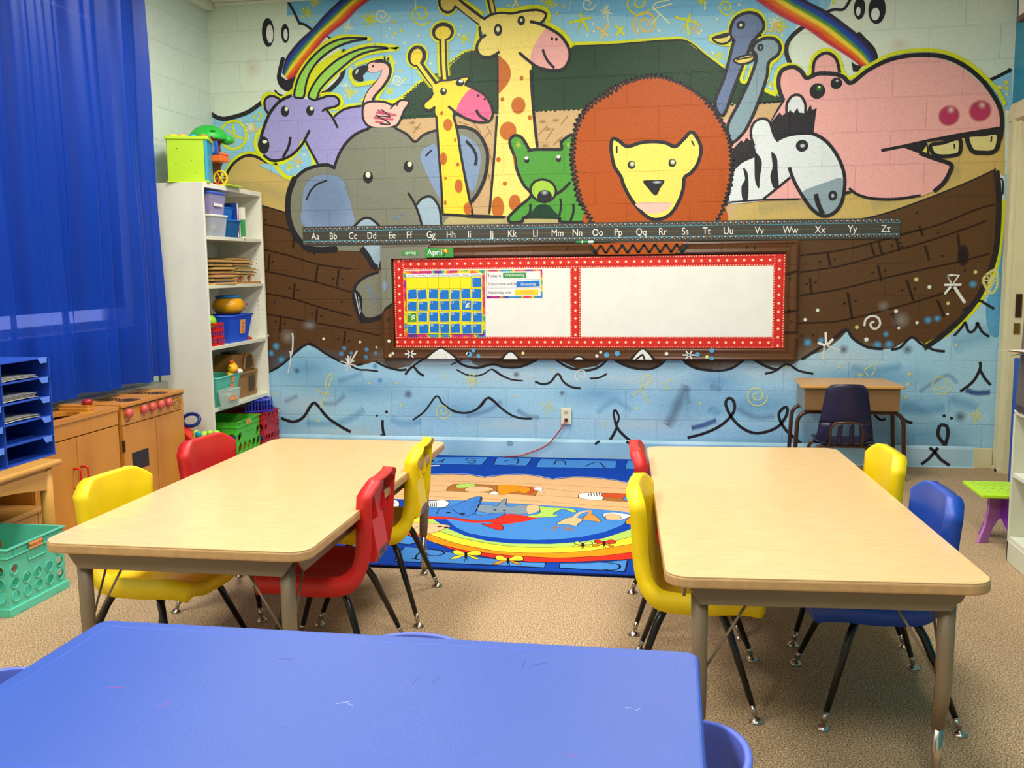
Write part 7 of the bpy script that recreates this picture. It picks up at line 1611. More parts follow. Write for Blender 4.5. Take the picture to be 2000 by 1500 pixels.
t=thing('knob_puzzle','wooden puzzle board with three turned knobs under the right puzzle pile','puzzle',(-.36,-.295,S2)); MB().box(-.11,.09,-.17,.2,0,.012).build('board',mat('puzzle_oak',(190,134,66),.5),t,bevel=.002)
for y in (-.12,-.03,.09): MB().lathe([(0,.012),(.012,.012),(.006,.02),(.006,.024),(.016,.034),(.016,.04),(.008,.048),(0,.05)],(.055,y,0),14).build('knob',mat('turned_wood',(224,160,84),.4),t,smooth=True)
for y in (-.14,.16): MB().lathe([(0,.012),(.012,.012),(.006,.02),(.016,.034),(.008,.048),(0,.05)],(-.08,y,0),12).build('knob',MC['turned_wood'],t,smooth=True)
for i in range(7): puzzle(-.30-(.012*i if i>2 else 0),S2+.0505+i*.0178,.27 if i<3 else .24,cols[(i+2)%5],'wooden inset puzzle in the right pile on the knob puzzle, %s'%(ords[i] if i<6 else 'topmost'),-.39+.012*(i%3),.009)
# third shelf
S3=.825
t=thing('toy_basket','small red lattice basket at the left of the third shelf','basket',(-.335,-.745,S3)); mb=MB()
for s in (-1,1):
    for i in range(5): mb.box(s*.06-.002,s*.06+.002,-.06+i*.03-.0035,-.06+i*.03+.0035,0,.14)
    for z in (0,.045,.09,.13): mb.box(s*.06-.003,s*.06+.003,-.065,.065,z,z+.012)
    for i in range(4): mb.box(-.06+i*.04-.0035,-.06+i*.04+.0035,s*.062-.002,s*.062+.002,0,.14)
    for z in (0,.045,.09,.13): mb.box(-.06,.06,s*.062-.003,s*.062+.003,z,z+.012)
mb.box(-.06,.06,-.06,.06,0,.004).build('lattice',mat('basket_red',(220,30,24),.4),t)
tag(MB().ball((-.335,-.745,S3+.1485),.045,0,16).build('toy_ball',mat('ball_lime',(150,220,40),.35),smooth=True),'lime green ball resting in the red lattice basket','ball')
t=thing('storage_bin','solid blue bin with an orange label on the third shelf','bin',(-.36,-.45,S3)); mb=MB(); mb.add([(-.09,-.125,0),(.075,-.125,0),(.075,.125,0),(-.09,.125,0),(-.115,-.16,.175),(.095,-.16,.175),(.095,.18,.175),(-.115,.18,.175)],[(0,3,2,1),(0,1,5,4),(1,2,6,5),(2,3,7,6),(3,0,4,7)]); mb.build('bin_body',mat('bin_blue',(20,84,214),.4),t,solid=.003,off=-1)
MB().tube([(-.117,-.162,.176),(.098,-.162,.176),(.098,.182,.176),(-.117,.182,.176)],.006,8,closed=True).build('rim',MC['bin_blue'],t,smooth=True)
mb=MB(); mb.add([(.0855,.0,.055),(.0855,.075,.055),(.0935,.075,.145),(.0935,.0,.145)],[(0,1,2,3)],0); mb.text('Large',.02,(.0945,.037,.12),(0,1,0),(0,0,1),1).text('Lego',.02,(.0925,.037,.095),(0,1,0),(0,0,1),1); 
mb=MB(); mb.add([(.0855,.0,.055),(.0855,.075,.055),(.0935,.075,.145),(.0935,.0,.145)],[(0,1,2,3)],0)
for i,tx in enumerate(('Large','peg','toys')): mb.text(tx,.018,(.094-.002*i,.037,.12-.025*i),(0,1,0),(.08,0,1),1)
mb.build('orange_label',[ORL,INK],t)
t=thing('plastic_bowl','round yellow and clear toy bowl with a blue collar standing on the blue bin','toy',(-.37,-.40,S3+.181))
MB().lathe([(.0,0),(.07,0),(.10,.03),(.105,.06),(.09,.095),(.075,.105)],(0,0,0),22).build('bowl',mat('bowl_amber',(226,160,20),.25),t,smooth=True); MB().lathe([(.078,.104),(.085,.112),(.082,.122),(.055,.125),(0,.125)],(0,0,0),22).build('collar',mat('collar_blue',(30,110,180),.35),t,smooth=True); MB().ball((.075,.055,.05),.03,0,12,.6,1,1).build('clear_window',mat('window_smoke',(150,150,130),.15),t,smooth=True); MB().ball((.085,.085,.062),.010).build('red_dot',RED,t,smooth=True)
t=thing('rattle_toy','slim baby toy with a yellow flower top and red foot beside the blue bin','toy',(-.33,-.215,S3)); MB().lathe([(0,0),(.03,0),(.028,.012),(.006,.022),(.0,.022)],(0,0,0),14).build('red_foot',RED,t,smooth=True); MB().tube([(0,0,.02),(0,0,.13)],.008,8).build('stem',CLR,t,smooth=True); MB().ball((0,-.0,.14),.02).ball((.0,.018,.15),.012).ball((.0,-.018,.13),.012).build('flower',mat('toy_yellow',(250,200,10),.4),t,smooth=True)
# fourth shelf
S4=.437
AK=mat('ark_brown',(150,104,44),.5); AKD=mat('ark_dark',(70,48,24),.6)
t=thing('toy_ark','brown plastic toy ark house with arched window on the fourth shelf','toy',(-.42,-.28,S4))
mb=MB(); mb.prism([(-.17,.0),(.17,.0),(.185,.03),(.165,.05),(.18,.11),(.185,.15),(.195,.155),(.195,.175),(-.18,.175),(-.18,.155),(-.15,.04)],-.06,.09,'x'); mb.prism([(-.19,.175),(.14,.175),(.14,.23)]+[(.04+.11*cs(a),.23+.065*sn(a)) for a in (.0,.5,1,1.5,2.0)]+[(-.14,.30),(-.17,.27)],-.05,.08,'x').build('hull',AK,t,bevel=.005)
MB().prism([(.02,.19),(.10,.19),(.10,.235)]+[(.06+.04*cs(a),.235+.035*sn(a)) for a in (.3,.8,1.57,2.3,2.8)]+[(.02,.235)],.082,.086,'x').build('window_opening',AKD,t); MB().prism([(.04,.03),(.12,.03),(.135,.09),(.13,.135),(.05,.135)],.092,.096,'x').build('door_opening',AKD,t)
MB().tube([(.09,-.02,.19)]+[(.09,.06-.065*cs(a),.235+.06*sn(a)) for a in (0,.5,1,1.57,2.1,2.6,PI)]+[(.09,.14,.19)],.009,8).box(.06,.1,-.17,.18,.155,.175).build('moulding',AK,t,bevel=.002)
MB().box(-.04,.04,-.09,.0,.285,.31).build('chimney',AKD,t,bevel=.003)
t=thing('storage_bin','teal bin with orange labels at the left of the fourth shelf','bin',(-.355,-.655,S4)); mb=MB(); mb.add([(-.07,-.14,0),(.06,-.14,0),(.06,.115,0),(-.07,.115,0),(-.1,-.155,.185),(.09,-.155,.185),(.09,.165,.185),(-.1,.165,.185)],[(0,3,2,1),(0,1,5,4),(1,2,6,5),(2,3,7,6),(3,0,4,7)]); mb.build('bin_body',TEAL,t,solid=.003,off=-1); MB().tube([(-.1,-.155,.186),(.092,-.155,.186),(.092,.167,.186),(-.1,.167,.186)],.005,8,closed=True).build('rim',TEAL,t,smooth=True)
mb=MB(); mb.add([(.0775,.02,.085),(.0775,.09,.085),(.085,.09,.13),(.085,.02,.13)],[(0,1,2,3)]); mb.add([(.086,.035,.138),(.086,.085,.138),(.0915,.085,.175),(.0915,.035,.175)],[(0,1,2,3)]); mb.text('cars',.022,(.086,.055,.10),(0,1,0),(.1,0,1),1).build('orange_label',[ORL,INK],t)
t=thing('toy_giraffe','small yellow toy giraffe peeking out of the teal bin','toy',(-.33,-.50,S4+.03)); GI=mat('giraffe_yellow',(250,190,30),.4)
MB().tube([(0,0,0),(.0,.0,.13),(.01,.0,.16)],[.03,.028,.03],12).ball((.02,.0,.185),.036,0,14,1,1,1).build('body',GI,t,smooth=True); MB().ball((.05,.028,.165),.024,0,12,1,1.1,.8).build('muzzle',mat('muzzle_cream',(240,225,200),.4),t,smooth=True); MB().ball((.015,-.03,.205),.011).ball((.015,.03,.215),.010).build('ear',GI,t,smooth=True); MB().ball((.01,-.008,.232),.013).ball((.01,.013,.232),.012).build('horn',ORA,t,smooth=True); MB().ball((.048,-.012,.172),.010).build('cheek',mat('cheek_pink',(220,50,90),.4),t,smooth=True); MB().ball((.052,.012,.195),.004).build('eye',BLK,t,smooth=True)
tub('storage_tub','frosted tub of odds and ends in front of the teal bin','tub',-.225,-.74,S4+.0,.19,.06,.11,mat('frosted_plastic',(200,220,210),.3,alpha=.5),None,[ORA,PAP,mat('toy_tan',(200,170,110),.5)],ORL,seed=6)
# ------------------------------------------------------------------ crates
def crate(name,label,loc,rz,w,d,h,m,labeltext=None,group=None,seed=0):
    """milk crate: w along local y, d along local x, front face at +x"""
    t=thing(name,label,'crate',loc,rz,group)
    def panel(mb,A,U,V,wu,hv,nc,nr,skip=()):
        A,U,V=Vector(A),Vector(U),Vector(V); z0=.045; cu=wu/nc; cv=(hv-z0-.06)/nr
        def pt(a,b): return tuple(A+U*a+V*b)
        mb.add([pt(0,0),pt(wu,0),pt(wu,z0),pt(0,z0)],[(0,1,2,3)])
        for i in range(nc):
            for j in range(nr+1):
                x0,y0=i*cu,z0+j*cv; x1=x0+cu; y1=y0+(cv if j<nr else .06); cx,cy=(x0+x1)/2,(y0+y1)/2
                if j==nr or (i,j) in skip:
                    mb.add([pt(x0,y0),pt(x1,y0),pt(x1,y1),pt(x0,y1)],[(0,1,2,3)]); continue
                r=min(cu,cv)*.39; n=16; sq=[];ci=[]
                for k in range(n):
                    a=2*PI*k/n+PI/4; dx,dy=cs(a),sn(a); s=1/max(abs(dx),abs(dy)); sq.append(pt(cx+dx*s*cu/2,cy+dy*s*cv/2)); ci.append(pt(cx+dx*r,cy+dy*r))
                inn=[tuple(Vector(p)+U.cross(V).normalized()*-.0) for p in ci]
                mb.add(sq+ci,[(k,(k+1)%n,n+(k+1)%n,n+k) for k in range(n)]); nn=U.cross(V).normalized()*.004; RG.append(([tuple(Vector(p)+nn) for p in ci],[tuple(Vector(pt(cx,cy))+(Vector(p)-Vector(pt(cx,cy)))*1.16+nn) for p in ci]))
    D_,W_=d/2,w/2; mb=MB(); RG=[]
    panel(mb,(D_,-W_,0),(0,1,0),(0,0,1),w,h,5,3,{(1,2),(2,2),(3,2)} ); panel(mb,(-D_,W_,0),(0,-1,0),(0,0,1),w,h,5,3,{(1,2),(2,2),(3,2)})
    panel(mb,(-D_,-W_,0),(1,0,0),(0,0,1),d,h,5,3,{(1,2),(2,2),(3,2)}); panel(mb,(D_,W_,0),(-1,0,0),(0,0,1),d,h,5,3,{(1,2),(2,2),(3,2)})
    mb.add([(-D_,-W_,.004),(D_,-W_,.004),(D_,W_,.004),(-D_,W_,.004)],[(0,1,2,3)]); mb.build('crate_walls',m,t,solid=.004,off=0,weld=.0005)
    e=.008; mb=MB()
    bs=MB()
    for s in (-1,1): q=e+.003; bs.box(s*D_-(q if s<0 else 0),s*D_+(q if s>0 else 0),-W_-q,W_+q,0,.032,0); bs.box(-D_,D_,s*W_-(q if s<0 else 0),s*W_+(q if s>0 else 0),0,.032)
    bs.build('base_rim',m,t,bevel=.002)
    for z0,z1,q in ((h-.006,h,e+.002),(h-.038,h-.034,e)):
        for s in (-1,1): mb.box(s*D_-(q if s<0 else 0),s*D_+(q if s>0 else 0),-W_-q,W_+q,z0,z1); mb.box(-D_,D_,s*W_-(q if s<0 else 0),s*W_+(q if s>0 else 0),z0,z1)
    for f in (-.38,-.12,.12,.38):
        for s in (-1,1): mb.box(s*D_-(e if s<0 else 0),s*D_+(e if s>0 else 0),f*w-.002,f*w+.002,h-.036,h-.004); mb.box(f*d-.002,f*d+.002,s*W_-(e if s<0 else 0),s*W_+(e if s>0 else 0),h-.036,h-.004)
    mb.build('rim',m,t,bevel=.001)
    hb=MB()
    for s in (-1,1):
        hb.tube([(s*(D_+.004),-.055,h-.04),(s*(D_+.004),-.05,h-.075),(s*(D_+.004),.05,h-.075),(s*(D_+.004),.055,h-.04)],.003,6)
        for f in (-.33,.33): hb.box(s*D_-.002,s*D_+s*.012 if s>0 else s*D_+.002,f*w-.02,f*w+.02,.008,.026) if s>0 else hb.box(s*D_-.012,s*D_+.002,f*w-.02,f*w+.02,.008,.026)
    hb.build('handle_grip',m,t); hr=MB()
    for a_,b_ in RG: hr.add(a_+b_,[(k,(k+1)%16,16+(k+1)%16,16+k) for k in range(16)])
    hr.build('hole_rims',m,t,solid=.003,off=0)
    dk=mat(m.name+'_recess',tuple(int(255*x) for x in (0,0,0)),.6) if 0 else None
    if labeltext:
        mb=MB(); mb.add([(D_+e+.003,-.05,h-.034),(D_+e+.003,.03,h-.034),(D_+e+.003,.03,h-.006),(D_+e+.003,-.05,h-.006)],[(0,1,2,3)],0); mb.text(labeltext,.018,(D_+e+.0036,-.01,h-.026),(0,1,0),(0,0,1),1); mb.build('orange_label',[ORL,INK],t)
    return t
crate('milk_crate','teal milk crate with an orange label on the carpet by the pale wood table',(-.087,-3.065,0),0,.335,.33,.262,TEAL,'Animal Sets')
crate('milk_crate','bright green milk crate under the bookcase shelves',(-.37,-.51,0),.03,.36,.30,.325,GRN,'cars')
crate('milk_crate','dark red milk crate at the bottom right of the bookcase, beside the green one',(-.345,-.185,0),0,.24,.29,.33,CRD)
bb=thing('slotted_basket','blue slotted basket lying upside down across the dark red crate','basket',(-.285,-.19,.333),.3)
mb=MB(); mb.box(-.08,.08,-.095,.095,.072,.076)
for s in (-1,1):
    for i in range(9): mb.box(-.085+i*.02-.004,-.085+i*.02+.004,s*.105-.002,s*.105+.002,0,.076)
    for i in range(10): mb.box(s*.09-.002,s*.09+.002,-.1+i*.0215-.004,-.1+i*.0215+.004,0,.076)
    mb.box(-.092,.092,s*.106-.003,s*.106+.003,0,.01).box(s*.091-.003,s*.091+.003,-.105,.105,0,.01)
mb.build('slotted_walls',mat('basket_royal_blue',(26,52,190),.4),bb)
bb.rotation_euler=(0,.0,.45)
balls=[('red',(200,40,30)),('yellow',(250,200,30)),('blue',(30,130,210)),('green',(50,140,60)),('orange',(240,120,20))]
rr_=random.Random(3)
for i,(x,y,z) in enumerate([(-.27,-.62,.05),(-.27,-.52,.05),(-.27,-.42,.05),(-.36,-.57,.05),(-.36,-.47,.05),(-.28,-.58,.14),(-.28,-.46,.14),(-.46,-.52,.05)]):
    n,c=balls[i%5]; tag(MB().ball((x,y,z-.001),.043,0,14).build('play_ball',mat('ball_'+n,c,.35),smooth=True),'%s ball seen through the holes of the bright green crate'%n,'ball','play balls in the green crate')
for i,(x,y,z) in enumerate([(-.27,-.24,.045),(-.27,-.14,.045),(-.37,-.2,.045),(-.28,-.19,.125)]):
    n,c=balls[(i*2+1)%5]; tag(MB().ball((x,y,z-.0005),.038,0,14).build('play_ball',mat('ball_'+n,c,.35),smooth=True),'%s ball seen through the holes of the dark red crate'%n,'ball','play balls in the dark red crate')
# toys by the bookcase end
t=thing('toy_bin','navy bin piled with baby toys on the floor beside the play stove','bin',(-.215,-1.05,0)); mb=MB(); mb.add([(-.1,-.06,0),(.09,-.06,0),(.09,.09,0),(-.1,.09,0),(-.12,-.08,.275),(.115,-.08,.275),(.115,.11,.275),(-.12,.11,.275)],[(0,3,2,1),(0,1,5,4),(1,2,6,5),(2,3,7,6),(3,0,4,7)]); mb.build('bin_body',NAV,t,solid=.003,off=-1); MB().tube([(-.12,-.08,.275),(.117,-.08,.275),(.117,.11,.275),(-.12,.11,.275)],.006,8,closed=True).build('rim',NAV,t,smooth=True); MB().tube([(.118,-.03,.27),(.125,-.02,.24),(.125,.04,.24),(.118,.05,.27)],.004,6).build('handle_loop',NAV,t,smooth=True)
t=thing('toy_slide','red plastic toy slide leaning behind the toy bin','toy',(-.37,-1.04,0)); MB().prism([(-.10,.40),(-.09,.41),(.09,.27),(.09,.2),(-.10,.25)],-.05,.05,'y').box(-.1,-.06,-.045,.045,0,.3).box(.05,.085,-.045,.045,0,.22).build('slide_body',mat('slide_red',(236,50,30),.4),t,bevel=.004)
t=thing('ring_toy','navy blue toy steering wheel ring on top of the red slide','toy',(-.355,-1.0,.39)); MB().tube([(.055*cs(2*PI*i/20),.02*sn(2*PI*i/20)*1.0,.0+.035*sn(2*PI*i/20)) for i in range(20)],.011,10,closed=True).build('ring',mat('ring_navy',(16,44,120),.3),t,smooth=True)
t=thing('caterpillar_toy','lime green baby toy with blue, orange and purple knobs piled on the navy bin','toy',(-.22,-1.05,.28)); mb=MB()
for x,y,z,r in [(-.07,0,.01,.03),(-.03,.01,.02,.032),(.01,0,.018,.03),(.045,.01,.03,.028),(-.09,.02,.035,.02),(.02,-.02,.045,.018)]: mb.ball((x,y,z),r)
mb.build('body',mat('toy_lime',(170,224,50),.4),t,smooth=True)
for x,y,z,r,m_ in [(-.05,-.03,.035,.022,CYA),(.03,-.03,.0,.02,PUR)]: MB().ball((x,y,z),r,0,12,1,.6,1).build('knob',m_,t,smooth=True)
MB().lathe([(0,-.008),(.026,-.006),(.026,.006),(0,.01)],(.085,-.01,.028),16).build('orange_disc',ORA,t,smooth=True)
t=thing('wire_basket','white slatted basket on the floor between the crates and the left beige table','basket',(.0,-.96,0)); mb=MB()
for s in (-1,1):
    for z in (.03,.06,.09,.12,.15): mb.box(-.09,.09,s*.08-.003,s*.08+.003,z-.008,z+.006).box(s*.09-.003,s*.09+.003,-.08,.08,z-.008,z+.006)
    for q in (-1,1): mb.box(s*.09-.006,s*.09+.006,q*.08-.006,q*.08+.006,0,.158)
mb.box(-.09,.09,-.08,.08,.0,.01).build('slats',WHT,t,bevel=.001)
# ------------------------------------------------------------------ play stove
KX,KB=-.285,-.525; SY0,SY1=-1.845,-1.21; H=.607; PKN=mat('knob_pink_red',(214,92,84),.35); BUR=mat('burner_black',(30,24,18),.5)
t=thing('play_stove','wooden play stove with four printed burners and five pink knobs below the blue curtain','play stove',(-.4,-1.53,0))
MB().box(KB,KX-.012,SY0,SY1,.05,H-.02).box(KB,KX-.06,SY0+.01,SY1-.01,0,.05).box(KX-.014,KX,SY0,SY1,H-.113,H-.02).build('cabinet_body',WOOD,t,bevel=.002,world=True)
MB().box(KB,KX+.006,SY0-.004,SY1+.004,H-.02,H).build('cooktop',WOOD,t,bevel=.003,world=True)
MB().box(KX+.004,KX+.0068,SY0,SY1,H-.024,H-.021).build('groove',GAP,t,world=True)
for x,y in ((-.465,-1.68),(-.345,-1.68),(-.465,-1.39),(-.345,-1.39)):
    mb=MB()
    for r,k in ((.062,.91),(.049,.80),(.030,.70),(.012,.3)): mb.disc((x,y,H+.0012),r,'z',28,0,r*.95,k)
    mb.build('burner',BUR,t,world=True)
yn=[-1.80+.0+i*.0 for i in range(5)]; ky=[-1.795,-1.647,-1.562,-1.473,-1.388]
for y in ky: MB().lathe([(0,.0),(.018,.0),(.024,.008),(.024,.02),(.018,.028),(0,.03)],(KX+.0,y,H-.052),18,0,'x').ball((KX+.03,y+.006,H-.052),.003).build('knob',PKN,t,smooth=True,world=True)
mb=MB().disc((KX+.0006,ky[0],H-.055),.034,'x',28,0,.044,.93); 
for i in range(10): a=2*PI*i/10; mb.disc((KX+.0008,ky[0]+.029*cs(a),H-.055+.038*sn(a)),.002,'x',6)
for y in ky[1:]: mb.disc((KX+.0008,y,H-.024),.003,'x',6)
cyk=-1.285; mb.prism([(cyk+(.052)*sg1*1,H-.09+.045*sg2) for sg1,sg2 in ((0,0),)]*3,KX,KX+.0001,'x') if 0 else None
pts=[(cyk+.042*(abs(cs(a))**.7)*(1 if cs(a)>0 else -1),H-.062+.038*(abs(sn(a))**.7)*(1 if sn(a)>0 else -1)) for a in [2*PI*i/24 for i in range(24)]]
mb.tube([(KX+.0008,p[0],p[1]) for p in pts],.0012,4,closed=True); mb.tube([(KX+.0008,cyk+(p[0]-cyk)*.62,H-.062+(p[1]-H+.062)*.6) for p in pts],.0008,4,closed=True)
for i in range(12): a=2*PI*i/12; mb.disc((KX+.0008,cyk+.034*cs(a),H-.062+.031*sn(a)),.0018,'x',6)
mb.tube([(KX+.0009,cyk-.024,H-.066),(KX+.0009,cyk,H-.064),(KX+.0009,cyk+.016,H-.048)],.0012,4)
mb.build('printed_dials',BUR,t,world=True)
dm=-1.518
g=MB().box(KX-.012,KX,SY0+.003,dm-.08,.05,H-.118).box(KX-.012,KX,dm-.08,dm-.003,.05,H-.118).build('door',WOOD,t,bevel=.0015,world=True)
MB().box(KX-.012,KX+.0006,-1.772,-1.60,.238,.336).build('oven_window',mat('oven_dark',(38,24,14),.3),g,world=True); MB().box(KX,KX+.001,-1.61,-1.60,.238,.336).build('window_reveal',WOOD,g,world=True)
MB().box(KX-.012,KX,dm+.003,SY1-.003,.05,H-.118).build('door',WOOD,t,bevel=.0015,world=True)
MB().box(KX-.002,KX+.008,SY0-.008,SY0+.006,H-.25,H-.19).box(KX-.002,KX+.008,SY0-.008,SY0+.006,.08,.14).build('hinge',mat('aged_hinge',(70,50,34),.4,.6),t,bevel=.001,world=True)
# play sink
KY0,KY1=-2.56,-1.875; t=thing('play_sink','wooden play sink cabinet with two red door handles next to the play stove','play sink',(-.4,-2.2,0)); HS=.603
MB().box(KB,KX-.012,KY0,KY1,.05,HS-.115).box(KB,KX-.06,KY0+.01,KY1-.01,0,.05).box(KX-.014,KX-.002,KY0,KY1,.508,HS-.02).box(KB,KX-.014,KY0,KY0+.015,.4,HS-.02).box(KB,KX-.014,KY1-.015,KY1,.4,HS-.02).box(KB,KB+.012,KY0,KY1,.4,HS-.02).build('cabinet_body',WOOD,t,bevel=.002,world=True)
mb=MB(); sy0,sy1,sx0,sx1=-2.44,-2.08,-.47,-.325
oc=[(KB,KY0),(KX+.004,KY0),(KX+.004,KY1),(KB,KY1)]
ring_i=[]; n=24
for i in range(n):
    a=2*PI*i/n+PI/4; ring_i.append(((sx0+sx1)/2+(sx1-sx0)/2*(abs(cs(a))**.6)*(1 if cs(a)>0 else -1),(sy0+sy1)/2+(sy1-sy0)/2*(abs(sn(a))**.6)*(1 if sn(a)>0 else -1)))
ro_=[]
for i in range(n):
    a=2*PI*i/n+PI/4; dx,dy=cs(a),sn(a); s=1/max(abs(dx),abs(dy)); ro_.append(((KB+KX+.004)/2+dx*s*(KX+.004-KB)/2,(KY0+KY1)/2+dy*s*(KY1-KY0)/2))
vs=[(p[0],p[1],HS) for p in ro_]+[(p[0],p[1],HS) for p in ring_i]+[(p[0],p[1],HS-.02) for p in ring_i]+[(p[0],p[1],HS-.02) for p in ro_]
fs=[(i,(i+1)%n,n+(i+1)%n,n+i) for i in range(n)]+[(n+i,n+(i+1)%n,2*n+(i+1)%n,2*n+i) for i in range(n)]+[(2*n+i,2*n+(i+1)%n,3*n+(i+1)%n,3*n+i) for i in range(n)]+[(3*n+i,3*n+(i+1)%n,(i+1)%n,i) for i in range(n)]
MB().add(vs,fs).build('counter',WOOD,t,world=True)
MB().box(sx0-.01,sx1+.01,sy0-.01,sy1+.01,HS-.09,HS-.085).add([(sx0-.01,sy0-.01,HS-.09),(sx1+.01,sy0-.01,HS-.09),(sx1+.01,sy1+.01,HS-.09),(sx0-.01,sy1+.01,HS-.09),(sx0-.01,sy0-.01,HS-.02),(sx1+.01,sy0-.01,HS-.02),(sx1+.01,sy1+.01,HS-.02),(sx0-.01,sy1+.01,HS-.02)],[(0,1,5,4),(1,2,6,5),(2,3,7,6),(3,0,4,7)]).build('basin',mat('basin_brown',(120,78,36),.5),t,world=True)
g=MB().box(-.49,-.33,-2.065,-2.01,HS,HS+.016).box(-.50,-.335,-2.055,-2.0,HS+.016,HS+.03).build('faucet_block',WOOD,t,bevel=.003,world=True); MB().lathe([(0,0),(.024,0),(.026,.018),(.018,.026),(0,.027)],(-.355,-2.025,HS+.03),16).build('red_knob',mat('knob_deep_red',(168,30,30),.35),g,smooth=True,world=True)
dm=-2.231
for a,b_,hy in ((KY0+.003,dm-.002,dm-.036),(dm+.002,KY1-.003,dm+.022)):
    g=MB().box(KX-.014,KX-.002,a,b_,.05,.503).build('door',WOOD,t,bevel=.0015,world=True)
    MB().tube([(KX-.004,hy,.357),(KX+.028,hy,.357),(KX+.034,hy,.35),(KX+.034,hy,.267),(KX+.028,hy,.26),(KX-.004,hy,.26)],.0052,10).build('handle',mat('handle_red',(214,24,20),.35),g,smooth=True,world=True)
# ------------------------------------------------------------------ pale table, organizer, stool
t=thing('wooden_table','pale birch table with rounded edges carrying the blue paper organizer','table',(-.28,-3.2,0))
MB().box(-.55,-.035,-3.72,-2.70,.475,.5).build('tabletop',WOOD2,t,bevel=.011,seg=4,world=True)
arc=[(-3.66,.475),(-2.79,.475),(-2.79,.38)]+[(-2.79-.79*i/12,.38+.045*sn(PI*i/12)) for i in range(1,12)]+[(-3.66,.38)]
mb=MB(); mb.prism(arc,-.075,-.055,'x'); mb.box(-.51,-.08,-2.78,-2.76,.39,.475).build('apron',WOOD2,t,bevel=.002,world=True)
for x in (-.075,-.51):
    for y in (-2.765,-3.66): MB().tube([(x,y,.476),(x,y,.25),(x,y,0)],[.026,.025,.021],16).build('leg',WOOD2,t,smooth=True,world=True)
t=thing('paper_organizer','royal blue cardboard paper organizer with pale blue tabs and stacks of paper','organizer',(-.28,-3.1,.5))
OX,OB=-.13,-.42; OT=.929; OY1=-2.615; cw_=.305; mb=MB(); nc=3; OY0=OY1-nc*cw_
mb.box(OB,OX,OY0,OY1,.5,.504).box(OB,OX,OY0,OY1,OT-.004,OT).box(OB,OB+.003,OY0,OY1,.5,OT)
for i in range(nc+1): mb.box(OB,OX,OY1-i*cw_-.002,OY1-i*cw_+.002,.5,OT)
mb.build('carton',ORG,t,world=True); rows=[.5+(OT-.5)*k/5 for k in range(1,5)]
for i in range(nc):
    ya,yb=OY1-(i+1)*cw_+.002,OY1-i*cw_-.002
    for z in rows+[OT]:
        if z<OT: g=MB().box(OB,OX,ya,yb,z-.002,z+.002).build('slot_shelf',ORG,t,world=True)
        else: g=t
        MB().add([(OX+.001,yb-.075,z+.002),(OX+.001,yb-.012,z+.002),(OX+.006,yb-.02,z-.022),(OX+.006,yb-.062,z-.022)],[(0,1,2,3)]).build('label_tab',ORT,g,solid=.001,world=True)
for (i,k,n) in ((0,4,3),(0,3,5),(0,2,3),(1,0,2)):
    z=rows[k-1]+.002 if k>0 else .504; yb=OY1-i*cw_
    for q in range(n):
        o=MB(); rr_=random.Random(i*31+k*7+q); dx=rr_.uniform(0,.012); o.grid(7,2,lambda u,v:(OB+.01+(OX-.02-dx-OB-.01)*v,yb-.05-.22*u-dx,z+.0015+q*.0045+.0035*sn(u*PI*.9)+.002*v)); 
        tag(o.build('paper_sheets',mat('paper_grey_white',(214,212,200),.7) if i==0 else mat('paper_lime',(180,220,60),.7),solid=.0012),'thin stack of white paper in the %s slot of the organizer\'s right column'%{4:'top',3:'second',2:'third'}[k] if i==0 else 'lime green paper in the lowest slot of the organizer','paper','papers in the %s organizer slot'%({4:'top',3:'second',2:'third'}[k] if i==0 else 'lowest'))
t=thing('wooden_stool','small birch step stool under the pale table behind the teal crate','stool',(-.36,-2.73,0)); ST=mat('stool_wood',(196,142,70),.4,var=.08)
MB().box(-.17,.14,-.15,.15,.235,.258).build('seat',ST,t,bevel=.008,seg=3); MB().prism([(-.14,.235),(.14,.235),(.14,.17),(.1,.18),(0,.2),(-.1,.18),(-.14,.17)],.11,.125,'x').prism([(-.14,.235),(.12,.235),(.12,.18),(0,.2),(-.14,.18)],-.135,-.12,'y').build('apron',ST,t,bevel=.002)
for sx in (-.14,.115):
    for sy in (-.125,.125): MB().box(sx-.014,sx+.014,sy-.014,sy+.014,0,.236).build('leg',ST,t,bevel=.003)
# ------------------------------------------------------------------ curtain
CU=bpy.data.materials.new('royal_blue_curtain'); CU.use_nodes=True; nt=CU.node_tree; N=nt.nodes;K=nt.links; b=N['Principled BSDF']; b.inputs['Base Color'].default_value=L3((0,54,158)); b.inputs['Specular IOR Level'].default_value=.25; b.inputs['Roughness'].default_value=.42
tr=N.new('ShaderNodeBsdfTranslucent'); tr.inputs['Color'].default_value=(.02,.09,.75,1); ms=N.new('ShaderNodeMixShader'); ms.inputs[0].default_value=.08; K.new(b.outputs[0],ms.inputs[1]); K.new(tr.outputs[0],ms.inputs[2])
tp=N.new('ShaderNodeBsdfTransparent'); tp.inputs['Color'].default_value=(.45,.5,1,1); m2=N.new('ShaderNodeMixShader'); m2.inputs[0].default_value=.045; K.new(ms.outputs[0],m2.inputs[1]); K.new(tp.outputs[0],m2.inputs[2]); K.new(m2.outputs[0],N['Material Output'].inputs['Surface'])
t=thing('window_curtain','royal blue pleated curtain hanging over the left window','curtain',(-.5,-2.3,0))
def ywave(y):
    s=-.95-y
    return .040*sn(s*17+1.9+.8*sn(s*3.1))+.016*sn(s*37+sn(s*7)*1.3)+.006*sn(s*83+2*sn(s*5))+.012*sn(s*4.3)
def cf(u,v):
    y=-1.045-2.7*u+.05*v; z=2.95-(2.95-.635)*v; am=.75+.45*v; return (-.50+ywave(-1.0-2.75*u)*am+.006*sn(v*9+u*14),y-.02*v*sn(u*30)*.4,z+(.02 if u>.045 else .03)*v)
